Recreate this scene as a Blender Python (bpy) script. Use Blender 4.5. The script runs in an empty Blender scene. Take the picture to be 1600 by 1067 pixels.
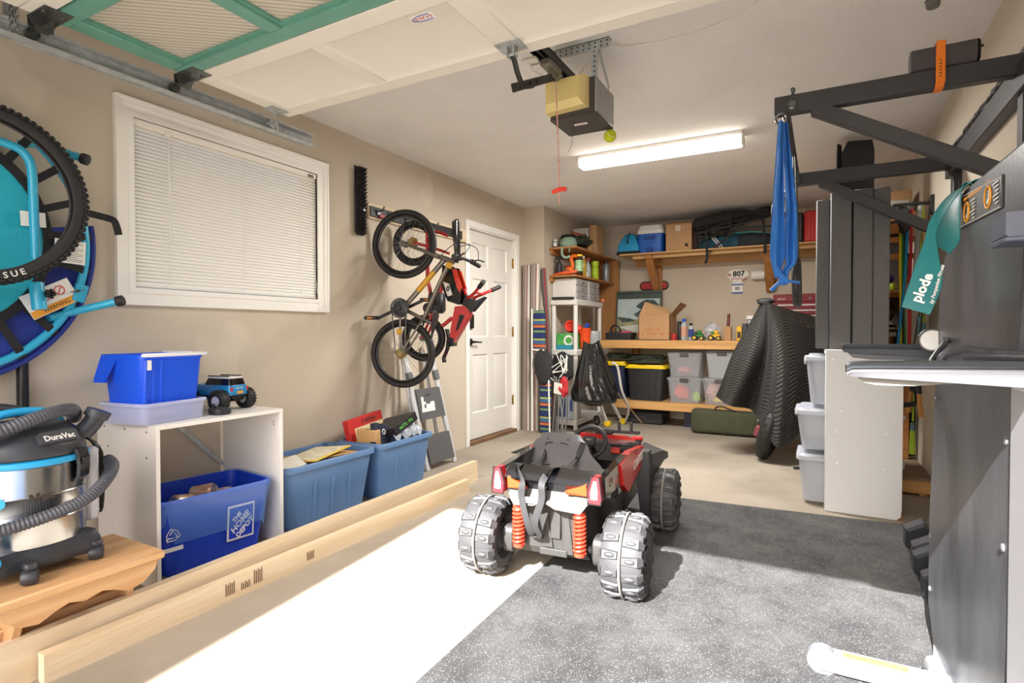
import bpy, bmesh, math, random
from mathutils import Vector, Matrix, Euler
random.seed(7)
S = bpy.context.scene
COL = S.collection
R = math.radians

# ---------------------------------------------------------------- camera
cam_d = bpy.data.cameras.new('camera')
cam = bpy.data.objects.new('camera', cam_d)
COL.objects.link(cam)
cam.location = (0, 0, 1.1)
cam.rotation_euler = (R(89.0), 0, math.atan(480 / 876))
cam_d.sensor_width = 36.0
cam_d.lens = 36.0 * 876 / 1600
cam_d.clip_start = 0.02
S.camera = cam

# ---------------------------------------------------------------- world, sun, exposure
w = bpy.data.worlds.new('sky')
S.world = w
w.use_nodes = True
wn = w.node_tree
wn.nodes.clear()
wo = wn.nodes.new('ShaderNodeOutputWorld')
bg = wn.nodes.new('ShaderNodeBackground')
sk = wn.nodes.new('ShaderNodeTexSky')
sk.sky_type = 'NISHITA'
sk.sun_disc = False
sk.sun_elevation = R(35)
sk.sun_rotation = R(180)
sk.air_density = 0.7
sk.dust_density = 3.5
bg.inputs[1].default_value = .62
wn.links.new(sk.outputs[0], bg.inputs[0])
wn.links.new(bg.outputs[0], wo.inputs[0])

sd = bpy.data.lights.new('sun', 'SUN')
sd.energy = 34.0
sd.angle = R(0.6)
sd.color = (1.0, 0.985, 0.96)
sun = bpy.data.objects.new('sun', sd)
COL.objects.link(sun)
sun.rotation_euler = Vector((0.105, 1.0, -0.70)).to_track_quat('-Z', 'Y').to_euler()
sun.location = (0, -6, 6)

S.view_settings.view_transform = 'Standard'
S.view_settings.look = 'None'
S.view_settings.gamma = 1.0
S.view_settings.exposure = -0.2
try:
    S.view_settings.use_curve_mapping = False
except Exception:
    pass
S.cycles.max_bounces = 10
S.cycles.diffuse_bounces = 6
S.cycles.transparent_max_bounces = 32
S.cycles.use_denoising = True
S.cycles.sample_clamp_indirect = 6.0

# ---------------------------------------------------------------- materials
def lin(c):
    o = []
    for v in c[:3]:
        v = v / 255.0
        o.append(v / 12.92 if v <= 0.04045 else ((v + 0.055) / 1.055) ** 2.4)
    return (o[0], o[1], o[2], 1.0)

MATS = {}
def pm(name, col, rough=0.5, metal=0.0, var=0.0, vs=6.0, bump=0.0, bs=60.0, alpha=1.0, trans=0.0, coat=0.0, spec=0.5, emit=0.0, col2=None, stretch=None, uv=False):
    """principled material; var / col2 give a noise mottling in the thing's own space"""
    if name in MATS:
        return MATS[name]
    m = bpy.data.materials.new(name)
    MATS[name] = m
    m.use_nodes = True
    nt = m.node_tree
    b = nt.nodes['Principled BSDF']
    c = lin(col)
    b.inputs['Base Color'].default_value = c
    b.inputs['Roughness'].default_value = rough
    b.inputs['Metallic'].default_value = metal
    b.inputs['Alpha'].default_value = alpha
    b.inputs['Transmission Weight'].default_value = trans
    b.inputs['Coat Weight'].default_value = coat
    b.inputs['Specular IOR Level'].default_value = spec
    if emit:
        b.inputs['Emission Color'].default_value = c
        b.inputs['Emission Strength'].default_value = emit
    if var or col2 or bump:
        tc = nt.nodes.new('ShaderNodeTexCoord')
        mp = nt.nodes.new('ShaderNodeMapping')
        if stretch:
            mp.inputs['Scale'].default_value = stretch
        nt.links.new(tc.outputs['UV' if uv else 'Object'], mp.inputs['Vector'])
    if var or col2:
        n = nt.nodes.new('ShaderNodeTexNoise')
        n.inputs['Scale'].default_value = vs
        n.inputs['Detail'].default_value = 5
        nt.links.new(mp.outputs[0], n.inputs['Vector'])
        r = nt.nodes.new('ShaderNodeValToRGB')
        r.color_ramp.elements[0].position = 0.34
        r.color_ramp.elements[1].position = 0.68
        c2 = lin(col2) if col2 else tuple(min(1, v * (1 + var)) for v in c[:3]) + (1,)
        c1 = c if col2 else tuple(v * (1 - var) for v in c[:3]) + (1,)
        r.color_ramp.elements[0].color = c1
        r.color_ramp.elements[1].color = c2
        nt.links.new(n.outputs['Fac'], r.inputs[0])
        nt.links.new(r.outputs[0], b.inputs['Base Color'])
    if bump:
        n2 = nt.nodes.new('ShaderNodeTexNoise')
        n2.inputs['Scale'].default_value = bs
        n2.inputs['Detail'].default_value = 3
        nt.links.new(mp.outputs[0], n2.inputs['Vector'])
        bp = nt.nodes.new('ShaderNodeBump')
        bp.inputs['Strength'].default_value = bump
        bp.inputs['Distance'].default_value = 0.01
        nt.links.new(n2.outputs['Fac'], bp.inputs['Height'])
        nt.links.new(bp.outputs[0], b.inputs['Normal'])
    return m

def node(m, t):
    return m.node_tree.nodes.new(t)

def wood(name, c1, c2, axis=1, scale=7.0, rough=0.6, knots=True):
    if name in MATS:
        return MATS[name]
    st = [scale, scale, scale]
    st[axis] = scale * 0.07
    m = pm(name, c1, rough, col2=c2, vs=3.0, stretch=tuple(st), bump=0.15, bs=14)
    nt = m.node_tree
    b = nt.nodes['Principled BSDF']
    if knots:
        src = b.inputs['Base Color'].links[0].from_socket
        tc = node(m, 'ShaderNodeTexCoord'); mp = node(m, 'ShaderNodeMapping')
        ks = [9.0, 9.0, 9.0]; ks[axis] = 2.6
        mp.inputs['Scale'].default_value = ks
        v = node(m, 'ShaderNodeTexVoronoi'); v.inputs['Scale'].default_value = 0.9
        nt.links.new(tc.outputs['Object'], mp.inputs[0]); nt.links.new(mp.outputs[0], v.inputs['Vector'])
        rp = node(m, 'ShaderNodeValToRGB')
        rp.color_ramp.elements[0].position = 0.03; rp.color_ramp.elements[0].color = (1, 1, 1, 1)
        rp.color_ramp.elements[1].position = 0.14; rp.color_ramp.elements[1].color = (0, 0, 0, 1)
        nt.links.new(v.outputs['Distance'], rp.inputs[0])
        mx = node(m, 'ShaderNodeMix'); mx.data_type = 'RGBA'
        d = lin(c1); mx.inputs[7].default_value = (d[0] * 0.45, d[1] * 0.36, d[2] * 0.28, 1)
        nt.links.new(rp.outputs[0], mx.inputs[0]); nt.links.new(src, mx.inputs[6])
        nt.links.new(mx.outputs[2], b.inputs['Base Color'])
    return m

def stripes(name, cols, axis=2, period=0.2, rough=0.8):
    """hard-edged woven stripes along one axis of the thing's own space"""
    if name in MATS:
        return MATS[name]
    m = pm(name, cols[0][1], rough)
    nt = m.node_tree
    tc = node(m, 'ShaderNodeTexCoord'); sp = node(m, 'ShaderNodeSeparateXYZ')
    nt.links.new(tc.outputs['Object'], sp.inputs[0])
    d = node(m, 'ShaderNodeMath'); d.operation = 'DIVIDE'; d.inputs[1].default_value = period
    f = node(m, 'ShaderNodeMath'); f.operation = 'FRACT'
    nt.links.new(sp.outputs[axis], d.inputs[0]); nt.links.new(d.outputs[0], f.inputs[0])
    r = node(m, 'ShaderNodeValToRGB'); r.color_ramp.interpolation = 'CONSTANT'
    e = r.color_ramp.elements
    while len(e) < len(cols):
        e.new(0.5)
    for i, (p, c) in enumerate(cols):
        e[i].position = p
    for i, (p, c) in enumerate(cols):
        e[i].color = lin(c)
    nt.links.new(f.outputs[0], r.inputs[0])
    nt.links.new(r.outputs[0], nt.nodes['Principled BSDF'].inputs['Base Color'])
    return m

# ---------------------------------------------------------------- mesh builder
def rrect(w, d, r, n=4):
    """rounded rectangle ring, counter-clockwise"""
    pts = []
    for cx, cy, a0 in ((w / 2 - r, d / 2 - r, 0), (-w / 2 + r, d / 2 - r, 90), (-w / 2 + r, -d / 2 + r, 180), (w / 2 - r, -d / 2 + r, 270)):
        for i in range(n + 1):
            a = R(a0 + 90 * i / n)
            pts.append((cx + r * math.cos(a), cy + r * math.sin(a)))
    return pts

def catmull(P, n=6, closed=False):
    P = [Vector(p) for p in P]
    out = []
    L = len(P)
    segs = L if closed else L - 1
    for i in range(segs):
        if closed:
            a, b, c, d = P[(i - 1) % L], P[i], P[(i + 1) % L], P[(i + 2) % L]
        else:
            a, b, c, d = P[max(i - 1, 0)], P[i], P[i + 1], P[min(i + 2, L - 1)]
        for k in range(n):
            t = k / n
            out.append(0.5 * ((2 * b) + (c - a) * t + (2 * a - 5 * b + 4 * c - d) * t * t + (3 * b - a - 3 * c + d) * t ** 3))
    if not closed:
        out.append(P[-1])
    return out

class MB:
    def __init__(s, xf=None):
        s.v = []; s.f = []; s.mi = []; s.uv = {}; s.xf = xf or Matrix()
    def add(s, vs, fs, mi=0, xf=None):
        o = len(s.v)
        X = s.xf @ xf if xf is not None else s.xf
        s.v += [X @ Vector(v) for v in vs]
        flip = X.to_3x3().determinant() < 0
        for f in fs:
            f = [o + i for i in f]
            s.f.append(f[::-1] if flip else f); s.mi.append(mi)
        return s
    def bb(s, x0, y0, z0, x1, y1, z1, bev=0.0, mi=0, xf=None):
        x0, x1 = min(x0, x1), max(x0, x1); y0, y1 = min(y0, y1), max(y0, y1); z0, z1 = min(z0, z1), max(z0, z1)
        b = min(bev, (x1 - x0) * .45, (y1 - y0) * .45, (z1 - z0) * .45)
        if b <= 0:
            vs = [(x, y, z) for x in (x0, x1) for y in (y0, y1) for z in (z0, z1)]
            return s.add(vs, [(0, 1, 3, 2), (4, 6, 7, 5), (0, 4, 5, 1), (2, 3, 7, 6), (0, 2, 6, 4), (1, 5, 7, 3)], mi, xf)
        lo, hi = (x0, y0, z0), (x1, y1, z1)
        idx = {}; vs = []
        for sx in (0, 1):
            for sy in (0, 1):
                for sz in (0, 1):
                    sg = (sx, sy, sz)
                    for ax in range(3):
                        p = [(hi[k] if sg[k] else lo[k]) if k == ax else (hi[k] - b if sg[k] else lo[k] + b) for k in range(3)]
                        idx[(sg, ax)] = len(vs); vs.append(p)
        fs = []
        for ax in range(3):
            o = [k for k in range(3) if k != ax]
            for sd_ in (0, 1):
                q = []
                for a, c in ((0, 0), (1, 0), (1, 1), (0, 1)):
                    sg = [0, 0, 0]; sg[ax] = sd_; sg[o[0]] = a; sg[o[1]] = c
                    q.append(idx[(tuple(sg), ax)])
                fs.append(q)
            for a in (0, 1):
                for c in (0, 1):
                    q = []
                    for e, t in ((0, o[0]), (1, o[0]), (1, o[1]), (0, o[1])):
                        sg = [0, 0, 0]; sg[ax] = e; sg[o[0]] = a; sg[o[1]] = c
                        q.append(idx[(tuple(sg), t)])
                    fs.append(q)
        for sx in (0, 1):
            for sy in (0, 1):
                for sz in (0, 1):
                    fs.append([idx[((sx, sy, sz), k)] for k in range(3)])
        ce = Vector(((x0 + x1) / 2, (y0 + y1) / 2, (z0 + z1) / 2))
        out = []
        for f in fs:
            p = [Vector(vs[i]) for i in f]
            nrm = (p[1] - p[0]).cross(p[2] - p[0]); m_ = sum(p, Vector()) / len(p)
            out.append(f if nrm.dot(m_ - ce) > 0 else f[::-1])
        return s.add(vs, out, mi, xf)
    def box(s, c, size, rot=None, bev=0.0, mi=0):
        X = Matrix.Translation(c)
        if rot is not None:
            X = X @ Euler(rot).to_matrix().to_4x4()
        a, b, d = size[0] / 2, size[1] / 2, size[2] / 2
        return s.bb(-a, -b, -d, a, b, d, bev, mi, X)
    def bar(s, p0, p1, w, h, bev=0.0, mi=0, up=(0, 0, 1)):
        """rectangular bar between two points"""
        p0, p1 = Vector(p0), Vector(p1)
        d = p1 - p0; L = d.length; d.normalize()
        u = Vector(up); x = d.cross(u)
        if x.length < 1e-4:
            x = d.cross(Vector((1, 0, 0)))
        x.normalize(); z = x.cross(d)
        X = Matrix(((x.x, d.x, z.x, p0.x), (x.y, d.y, z.y, p0.y), (x.z, d.z, z.z, p0.z), (0, 0, 0, 1)))
        return s.bb(-w / 2, 0, -h / 2, w / 2, L, h / 2, bev, mi, X)
    def tube(s, pts, r, n=8, closed=False, mi=0, caps=True, smooth=0, flat=1.0, up=None):
        P = [Vector(p) for p in pts]
        if smooth:
            P = catmull(P, smooth, closed)
        P = [p for i, p in enumerate(P) if i == 0 or (p - P[i - 1]).length > 1e-6]
        L = len(P)
        rs = r if isinstance(r, (list, tuple)) else None
        vs = []; ref = None
        for i, p in enumerate(P):
            a = P[(i - 1) % L] if (closed or i > 0) else p
            b = P[(i + 1) % L] if (closed or i < L - 1) else p
            t = (b - a)
            if t.length < 1e-9:
                t = Vector((0, 0, 1))
            t.normalize()
            if ref is None:
                g = Vector(up) if up else (Vector((0, 0, 1)) if abs(t.z) < .9 else Vector((1, 0, 0)))
                ref = g
            if up:
                ref = Vector(up)
            x = ref - t * ref.dot(t)
            if x.length < 1e-5:
                x = t.orthogonal()
            x.normalize(); ref = x; y = t.cross(x)
            rr = r if rs is None else (rs[0] + (rs[-1] - rs[0]) * i / max(1, L - 1) if len(rs) != L else rs[i])
            for k in range(n):
                q = 2 * math.pi * k / n
                vs.append(p + x * rr * math.cos(q) * flat + y * rr * math.sin(q))
        fs = []
        for i in range(L if closed else L - 1):
            for k in range(n):
                a = i * n + k; b = i * n + (k + 1) % n; j = ((i + 1) % L) * n
                fs.append((a, b, j + (k + 1) % n, j + k))
        if caps and not closed:
            fs.append(tuple(range(n))[::-1]); fs.append(tuple((L - 1) * n + k for k in range(n)))
        return s.add(vs, fs, mi)
    def cyl(s, p0, p1, r0, r1=None, n=16, mi=0):
        return s.tube([p0, p1], [r0, r0 if r1 is None else r1], n, mi=mi)
    def loft(s, rings, mi=0, cap0=True, cap1=True, xf=None, closed=False):
        n = len(rings[0]); vs = [p for r_ in rings for p in r_]; fs = []
        m = len(rings)
        for i in range(m if closed else m - 1):
            for k in range(n):
                j = ((i + 1) % m) * n
                fs.append((i * n + k, i * n + (k + 1) % n, j + (k + 1) % n, j + k))
        if not closed:
            if cap0: fs.append(tuple(range(n))[::-1])
            if cap1: fs.append(tuple((m - 1) * n + k for k in range(n)))
        return s.add(vs, fs, mi, xf)
    def lathe(s, prof, n=24, c=(0, 0, 0), axis=(0, 0, 1), mi=0, cap=True):
        """profile of (radius, height) turned about an axis through c"""
        q = Vector((0, 0, 1)).rotation_difference(Vector(axis).normalized()).to_matrix().to_4x4()
        X = Matrix.Translation(c) @ q
        rings = [[(max(r_, 1e-5) * math.cos(2 * math.pi * k / n), max(r_, 1e-5) * math.sin(2 * math.pi * k / n), z) for k in range(n)] for r_, z in prof]
        return s.loft(rings, mi, cap, cap, X)
    def sph(s, c, r, n=14, m=9, mi=0, xf=None):
        r = (r, r, r) if not isinstance(r, (tuple, list)) else r
        rings = []
        for i in range(m + 1):
            t = -math.pi / 2 + math.pi * i / m
            cr = max(math.cos(t), 1e-4)
            rings.append([(c[0] + r[0] * cr * math.cos(2 * math.pi * k / n), c[1] + r[1] * cr * math.sin(2 * math.pi * k / n), c[2] + r[2] * math.sin(t)) for k in range(n)])
        return s.loft(rings, mi, True, True, xf)
    def torus(s, c, RR, r, axis=(0, 0, 1), n=36, m=10, mi=0, sx=1.0):
        """ring; sx stretches the tube section along the axis"""
        q = Vector((0, 0, 1)).rotation_difference(Vector(axis).normalized()).to_matrix().to_4x4()
        X = Matrix.Translation(c) @ q
        rings = []
        for i in range(n):
            a = 2 * math.pi * i / n
            rings.append([((RR + r * math.cos(2 * math.pi * k / m)) * math.cos(a), (RR + r * math.cos(2 * math.pi * k / m)) * math.sin(a), r * sx * math.sin(2 * math.pi * k / m)) for k in range(m)])
        return s.loft(rings, mi, xf=X, closed=True)
    def prism(s, poly, a, b, plane='xy', mi=0, xf=None, poly2=None):
        """polygon extruded from a to b along the axis left out of `plane`"""
        def put(p, h):
            return {'xy': (p[0], p[1], h), 'xz': (p[0], h, p[1]), 'yz': (h, p[0], p[1])}[plane]
        ar = sum(poly[i][0] * poly[(i + 1) % len(poly)][1] - poly[(i + 1) % len(poly)][0] * poly[i][1] for i in range(len(poly)))
        n = len(poly); q = poly2 or poly
        vs = [put(p, a) for p in poly] + [put(p, b) for p in q]
        fs = [(i, (i + 1) % n, n + (i + 1) % n, n + i) for i in range(n)] + [tuple(range(n))[::-1], tuple(range(n, 2 * n))]
        flip = (ar < 0) ^ (b < a) ^ (plane == 'xz')
        return s.add(vs, [f[::-1] for f in fs] if flip else fs, mi, xf)
    def grid(s, fn, nu, nv, mi=0, thick=0.0, uvs=(1, 1)):
        """sheet fn(u, v) -> point; thick gives it two faces and closed edges"""
        o = len(s.v); f0 = len(s.f)
        P = [[Vector(fn(i / nu, j / nv)) for j in range(nv + 1)] for i in range(nu + 1)]
        vs = [p for row in P for p in row]; W = nv + 1
        uvl = [(i / nu * uvs[0], j / nv * uvs[1]) for i in range(nu + 1) for j in range(nv + 1)]
        fs = [(i * W + j, (i + 1) * W + j, (i + 1) * W + j + 1, i * W + j + 1) for i in range(nu) for j in range(nv)]
        if thick:
            N = []
            for i in range(nu + 1):
                for j in range(nv + 1):
                    du = P[min(i + 1, nu)][j] - P[max(i - 1, 0)][j]; dv = P[i][min(j + 1, nv)] - P[i][max(j - 1, 0)]
                    q = du.cross(dv); N.append(q.normalized() if q.length > 1e-9 else Vector((0, 0, 1)))
            K = len(vs)
            vs = vs + [p - N[i] * thick for i, p in enumerate(vs)]
            uvl = uvl + uvl
            fs = fs + [tuple(K + q for q in f)[::-1] for f in fs]
            ed = [(i * W) for i in range(nu + 1)] + [nu * W + j for j in range(1, nv + 1)] + [i * W + nv for i in range(nu - 1, -1, -1)] + [j for j in range(nv - 1, 0, -1)]
            for a in range(len(ed)):
                x, y = ed[a], ed[(a + 1) % len(ed)]
                fs.append((y, x, K + x, K + y))
        s.add(vs, fs, mi)
        for i, u in enumerate(uvl):
            s.uv[o + i] = u
        return s

WORLD = {}
def place(o):
    return WORLD.get(o.name, Matrix())

def obj(name, mb, mats, parent=None, local=False, angle=38, kind=None, label=None):
    """link ONE mesh object; mb is in world space unless local (then in the thing's own space)"""
    me = bpy.data.meshes.new(name)
    X = Matrix()
    if parent is not None and not local:
        X = place(parent).inverted()
    me.from_pydata([tuple(X @ v) for v in mb.v], [], mb.f)
    if not isinstance(mats, (list, tuple)):
        mats = [mats]
    for m in mats:
        me.materials.append(m)
    if len(mats) > 1:
        me.polygons.foreach_set('material_index', mb.mi)
    if mb.uv:
        l = me.uv_layers.new(name='UVMap')
        for p in me.polygons:
            for li in p.loop_indices:
                l.data[li].uv = mb.uv.get(me.loops[li].vertex_index, (0, 0))
    me.update()
    me.shade_smooth()
    me.set_sharp_from_angle(angle=R(angle))
    o = bpy.data.objects.new(name, me)
    COL.objects.link(o)
    if parent is not None:
        o.parent = parent
        WORLD[o.name] = place(parent)
    if kind:
        o['kind'] = kind
    if label:
        o['label'] = label
    return o

def thing(name, label, cat, loc=(0, 0, 0), rz=0.0, group=None, rot=None):
    o = bpy.data.objects.new(name, None)
    o.empty_display_size = 0.1
    COL.objects.link(o)
    o.location = loc
    o.rotation_euler = rot if rot else (0, 0, rz)
    WORLD[o.name] = Matrix.Translation(loc) @ Euler(rot if rot else (0, 0, rz)).to_matrix().to_4x4()
    o['label'] = label; o['category'] = cat
    if group:
        o['group'] = group
    return o

def tag(o, label, cat, group=None):
    o['label'] = label; o['category'] = cat
    if group:
        o['group'] = group
    return o

def single(name, mb, mats, label, cat, group=None, **k):
    """a thing that is one mesh; its origin moves to the middle of its base"""
    xs = [v.x for v in mb.v]; ys = [v.y for v in mb.v]; zs = [v.z for v in mb.v]
    c = Vector(((min(xs) + max(xs)) / 2, (min(ys) + max(ys)) / 2, min(zs)))
    mb.v = [v - c for v in mb.v]
    o = obj(name, mb, mats, **k)
    o.location = c
    return tag(o, label, cat, group)

def struct(name, mb, mats, **k):
    return obj(name, mb, mats, kind='structure', **k)

def dup(root, loc, rz=None, label=None, name=None):
    c = root.copy(); COL.objects.link(c); c.location = loc
    if rz is not None:
        c.rotation_euler = (0, 0, rz)
    if label:
        c['label'] = label
    for ch in root.children:
        d = ch.copy(); COL.objects.link(d); d.parent = c
        for g in ch.children:
            e = g.copy(); COL.objects.link(e); e.parent = d
    return c

def text(name, body, mat, parent, X, size, extrude=0.0004, shear=0.0, bold=0.0, align='CENTER', local=False):
    """lettering as a mesh part; X places its plane (local x right, y up, z out)"""
    cu = bpy.data.curves.new(name, 'FONT')
    cu.body = body; cu.size = size; cu.extrude = extrude; cu.shear = shear; cu.offset = bold
    cu.align_x = align; cu.align_y = 'CENTER'; cu.resolution_u = 2
    t = bpy.data.objects.new(name, cu)
    COL.objects.link(t)
    dg = bpy.context.evaluated_depsgraph_get(); dg.update()
    me = bpy.data.meshes.new_from_object(t.evaluated_get(dg))
    bpy.data.objects.remove(t); bpy.data.curves.remove(cu)
    I = Matrix() if local else place(parent).inverted()
    me.transform(I @ X)
    me.materials.clear(); me.materials.append(mat)
    me.name = name
    o = bpy.data.objects.new(name, me)
    COL.objects.link(o); o.parent = parent
    return o

def frame(o, x, y):
    """matrix with origin o, local x along x, local y along y"""
    x = Vector(x).normalized(); y = Vector(y); z = x.cross(y).normalized(); y = z.cross(x)
    o = Vector(o)
    return Matrix(((x.x, y.x, z.x, o.x), (x.y, y.y, z.y, o.y), (x.z, y.z, z.z, o.z), (0, 0, 0, 1)))

def bin_mesh(w, d, h, taper=0.86, r=0.04, wall=0.004, rim=0.012, rimh=0.02, n=4, base=0.0):
    """open tub: tapered rounded walls with a rolled rim, standing on z = base"""
    rings = []
    def ring(k, z, off=0.0):
        return [(x, y, z) for x, y in rrect(w * k + 2 * off, d * k + 2 * off, r, n)]
    z0 = base
    rings.append(ring(taper, z0))
    rings.append(ring(1.0, z0 + h - rimh))
    rings.append(ring(1.0, z0 + h - rimh, rim))
    rings.append(ring(1.0, z0 + h - 0.004, rim))
    rings.append(ring(1.0, z0 + h, rim - 0.003))
    rings.append(ring(1.0, z0 + h, -wall))
    rings.append(ring(taper, z0 + wall, -wall))
    return MB().loft(rings)

def scrawl(name, count, mat, parent, X, size, shear=0.0, bold=0.0, local=False, **k):
    """print too small to read in the photo: a row of letter-like strokes, no real characters"""
    rnd = random.Random(count * 31 + int(size * 1e4))
    mb = MB(X); w = size * .62; x = -w * count / 2; t = size * .13
    for c in range(count):
        if rnd.random() < .9:
            h = size * rnd.uniform(.30, .38); mb.bb(x, -h, 0, x + t, h, .0005)
            q = rnd.choice((-h, 0, h - t)); mb.bb(x + t, q, 0, x + w * .66, q + t, .0005)
            if rnd.random() < .6:
                mb.bb(x + w * .55, -h * rnd.uniform(.2, 1), 0, x + w * .55 + t, h * rnd.uniform(.2, 1), .0005)
        x += w
    return obj(name, mb, mat, parent, local=local)
# ---------------------------------------------------------------- setting
XL, XR, YB, ZC = -2.94, 0.67, 7.2, 2.5
def wall_mat():
    m = pm('painted_drywall', (204, 193, 176), 0.85, col2=(195, 183, 165), vs=1.3, bump=0.06, bs=220)
    nt = m.node_tree; b = nt.nodes['Principled BSDF']
    src = b.inputs['Base Color'].links[0].from_socket
    # filler patches and scuffs left on the paint
    tc = node(m, 'ShaderNodeTexCoord')
    n = node(m, 'ShaderNodeTexNoise'); n.inputs['Scale'].default_value = 1.7; n.inputs['Detail'].default_value = 2
    nt.links.new(tc.outputs['Object'], n.inputs['Vector'])
    r = node(m, 'ShaderNodeValToRGB')
    r.color_ramp.elements[0].position = 0.64; r.color_ramp.elements[0].color = (0, 0, 0, 1)
    r.color_ramp.elements[1].position = 0.67; r.color_ramp.elements[1].color = (.55, .55, .55, 1)
    nt.links.new(n.outputs['Fac'], r.inputs[0])
    mx = node(m, 'ShaderNodeMix'); mx.data_type = 'RGBA'; mx.inputs[7].default_value = lin((216, 205, 187))
    nt.links.new(r.outputs[0], mx.inputs[0]); nt.links.new(src, mx.inputs[6])
    nt.links.new(mx.outputs[2], b.inputs['Base Color'])
    return m
M_wall = wall_mat()
M_ceil = pm('textured_ceiling', (234, 232, 229), 0.9, var=0.03, vs=3, bump=0.55, bs=90)
M_white = pm('white_paint', (242, 240, 235), 0.45, var=0.015, vs=4)
M_door = pm('door_paint', (226, 223, 216), 0.4, var=0.02, vs=3)

def conc():
    m = pm('concrete', (166, 156, 142), 0.75, col2=(142, 132, 118), vs=1.6, bump=0.12, bs=130)
    nt = m.node_tree; b = nt.nodes['Principled BSDF']
    src = b.inputs['Base Color'].links[0].from_socket
    tc = node(m, 'ShaderNodeTexCoord')
    n = node(m, 'ShaderNodeTexNoise'); n.inputs['Scale'].default_value = 5.5; n.inputs['Detail'].default_value = 6
    n.inputs['Roughness'].default_value = .7
    nt.links.new(tc.outputs['Object'], n.inputs['Vector'])
    r = node(m, 'ShaderNodeValToRGB')
    r.color_ramp.elements[0].position = 0.60; r.color_ramp.elements[0].color = (0, 0, 0, 1)
    r.color_ramp.elements[1].position = 0.78; r.color_ramp.elements[1].color = (.75, .75, .75, 1)
    nt.links.new(n.outputs['Fac'], r.inputs[0])
    mx = node(m, 'ShaderNodeMix'); mx.data_type = 'RGBA'; mx.inputs[7].default_value = lin((100, 90, 78))
    nt.links.new(r.outputs[0], mx.inputs[0]); nt.links.new(src, mx.inputs[6])
    nt.links.new(mx.outputs[2], b.inputs['Base Color'])
    return m
M_conc = conc()
YF = -0.12
struct('floor', MB().bb(XL - .2, YF - .2, -.1, XR + .2, YB + .2, 0), M_conc)
struct('driveway', MB().bb(-9, -14, -.12, 8, YF - .2, -.02), pm('driveway_concrete', (150, 146, 138), .85, var=.06, vs=2))
struct('ceiling', MB().bb(XL - .2, YF, ZC, XR + .2, YB + .2, ZC + .1), M_ceil)
# left wall with the hole of the window
wy0, wy1, wz0, wz1 = 1.52, 2.66, 1.315, 2.145
lw = MB()
lw.bb(XL - .15, YF, 0, XL, wy0, ZC); lw.bb(XL - .15, wy1, 0, XL, 4.47, ZC)
lw.bb(XL - .15, wy0, 0, XL, wy1, wz0); lw.bb(XL - .15, wy0, wz1, XL, wy1, ZC)
lw.bb(XL - .15, 4.47, 2.13, XL, 5.47, ZC); lw.bb(XL - .15, 5.47, 0, XL, YB, ZC)
struct('wall_left', lw, M_wall)
struct('wall_back', MB().bb(XL - .15, YB, 0, XR + .15, YB + .15, ZC), M_wall)
struct('wall_right', MB().bb(XR, YF, 0, XR + .15, YB, ZC), M_wall)
struct('wall_chase', MB().bb(XL, 5.65, 0, -2.69, YB, ZC), M_wall)
wf = MB()
wf.bb(XL - .15, YF - .15, -.1, -2.40, YF, ZC); wf.bb(.52, YF - .15, -.1, XR + .15, YF, ZC)
wf.bb(-2.40, YF - .15, 2.19, .52, YF, ZC)
struct('wall_front', wf, M_wall)
struct('wall_shade_caster', MB().prism([(-2.375, -.45), (-1.945, -5.2), (-2.9, -5.2), (-2.9, -.45)], -.1, 2.4, 'xy'), pm('shade_caster_pale', (206, 200, 190), .8, var=.03, vs=3))  # unseen outside wall, added to cut off the sun along the floor's left edge

# window casing: mitred moulding in three steps, jamb and pane
def casing(y0, y1, z0, z1, w, steps, x=XL):
    mb = MB()
    for k, (a, b_, t) in enumerate(steps):
        A = [(y0 - w * b_, z0 - w * b_), (y1 + w * b_, z0 - w * b_), (y1 + w * b_, z1 + w * b_), (y0 - w * b_, z1 + w * b_)]
        B = [(y0 - w * a, z0 - w * a), (y1 + w * a, z0 - w * a), (y1 + w * a, z1 + w * a), (y0 - w * a, z1 + w * a)]
        for i in range(4):
            j = (i + 1) % 4
            mb.prism([A[i], A[j], B[j], B[i]], x, x + t, 'yz')
    return mb
win = struct('window_1', casing(wy0, wy1, wz0, wz1, .085, ((0, .3, .016), (.3, .62, .011), (.62, .86, .02), (.86, 1.0, .026))), M_white)
obj('window_jamb', MB().bb(XL - .15, wy0 - .012, wz0 - .012, XL + .004, wy0, wz1 + .012).bb(XL - .15, wy1, wz0 - .012, XL + .004, wy1 + .012, wz1 + .012)
    .bb(XL - .15, wy0, wz0 - .012, XL + .004, wy1, wz0).bb(XL - .15, wy0, wz1, XL + .004, wy1, wz1 + .012), M_white, win)
obj('window_pane', MB().bb(XL - .14, wy0, wz0, XL - .134, wy1, wz1), pm('window_glass', (235, 240, 240), .03, trans=1.0), win)

bl = thing('window_blind', 'closed white horizontal slat blind hanging in the window with the wide white casing', 'blind', (XL - .03, (wy0 + wy1) / 2, wz1))
M_slat = pm('blind_slat', (242, 238, 230), .5)
obj('headrail', MB().bb(XL - .034, wy0 + .001, wz1 - .035, XL + .002, wy1 - .001, wz1 - .001, .003), M_slat, bl)
ns = 42
for i in range(ns):
    z = wz1 - .045 - i * (wz1 - wz0 - .075) / (ns - 1)
    obj('slat', MB(Matrix.Translation((XL - .012, 0, z)) @ Euler((0, R(60), 0)).to_matrix().to_4x4()).grid(
        lambda u, v: ((u - .5) * .025, wy0 + .002 + v * (wy1 - wy0 - .004), .0045 * (1 - (2 * u - 1) ** 2)), 4, 1, thick=.0006), M_slat, bl)
obj('bottom_rail', MB().bb(XL - .024, wy0 + .002, wz0 + .004, XL - .002, wy1 - .002, wz0 + .018, .003), M_slat, bl)
M_cord = pm('white_cord', (230, 226, 216), .7)
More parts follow.
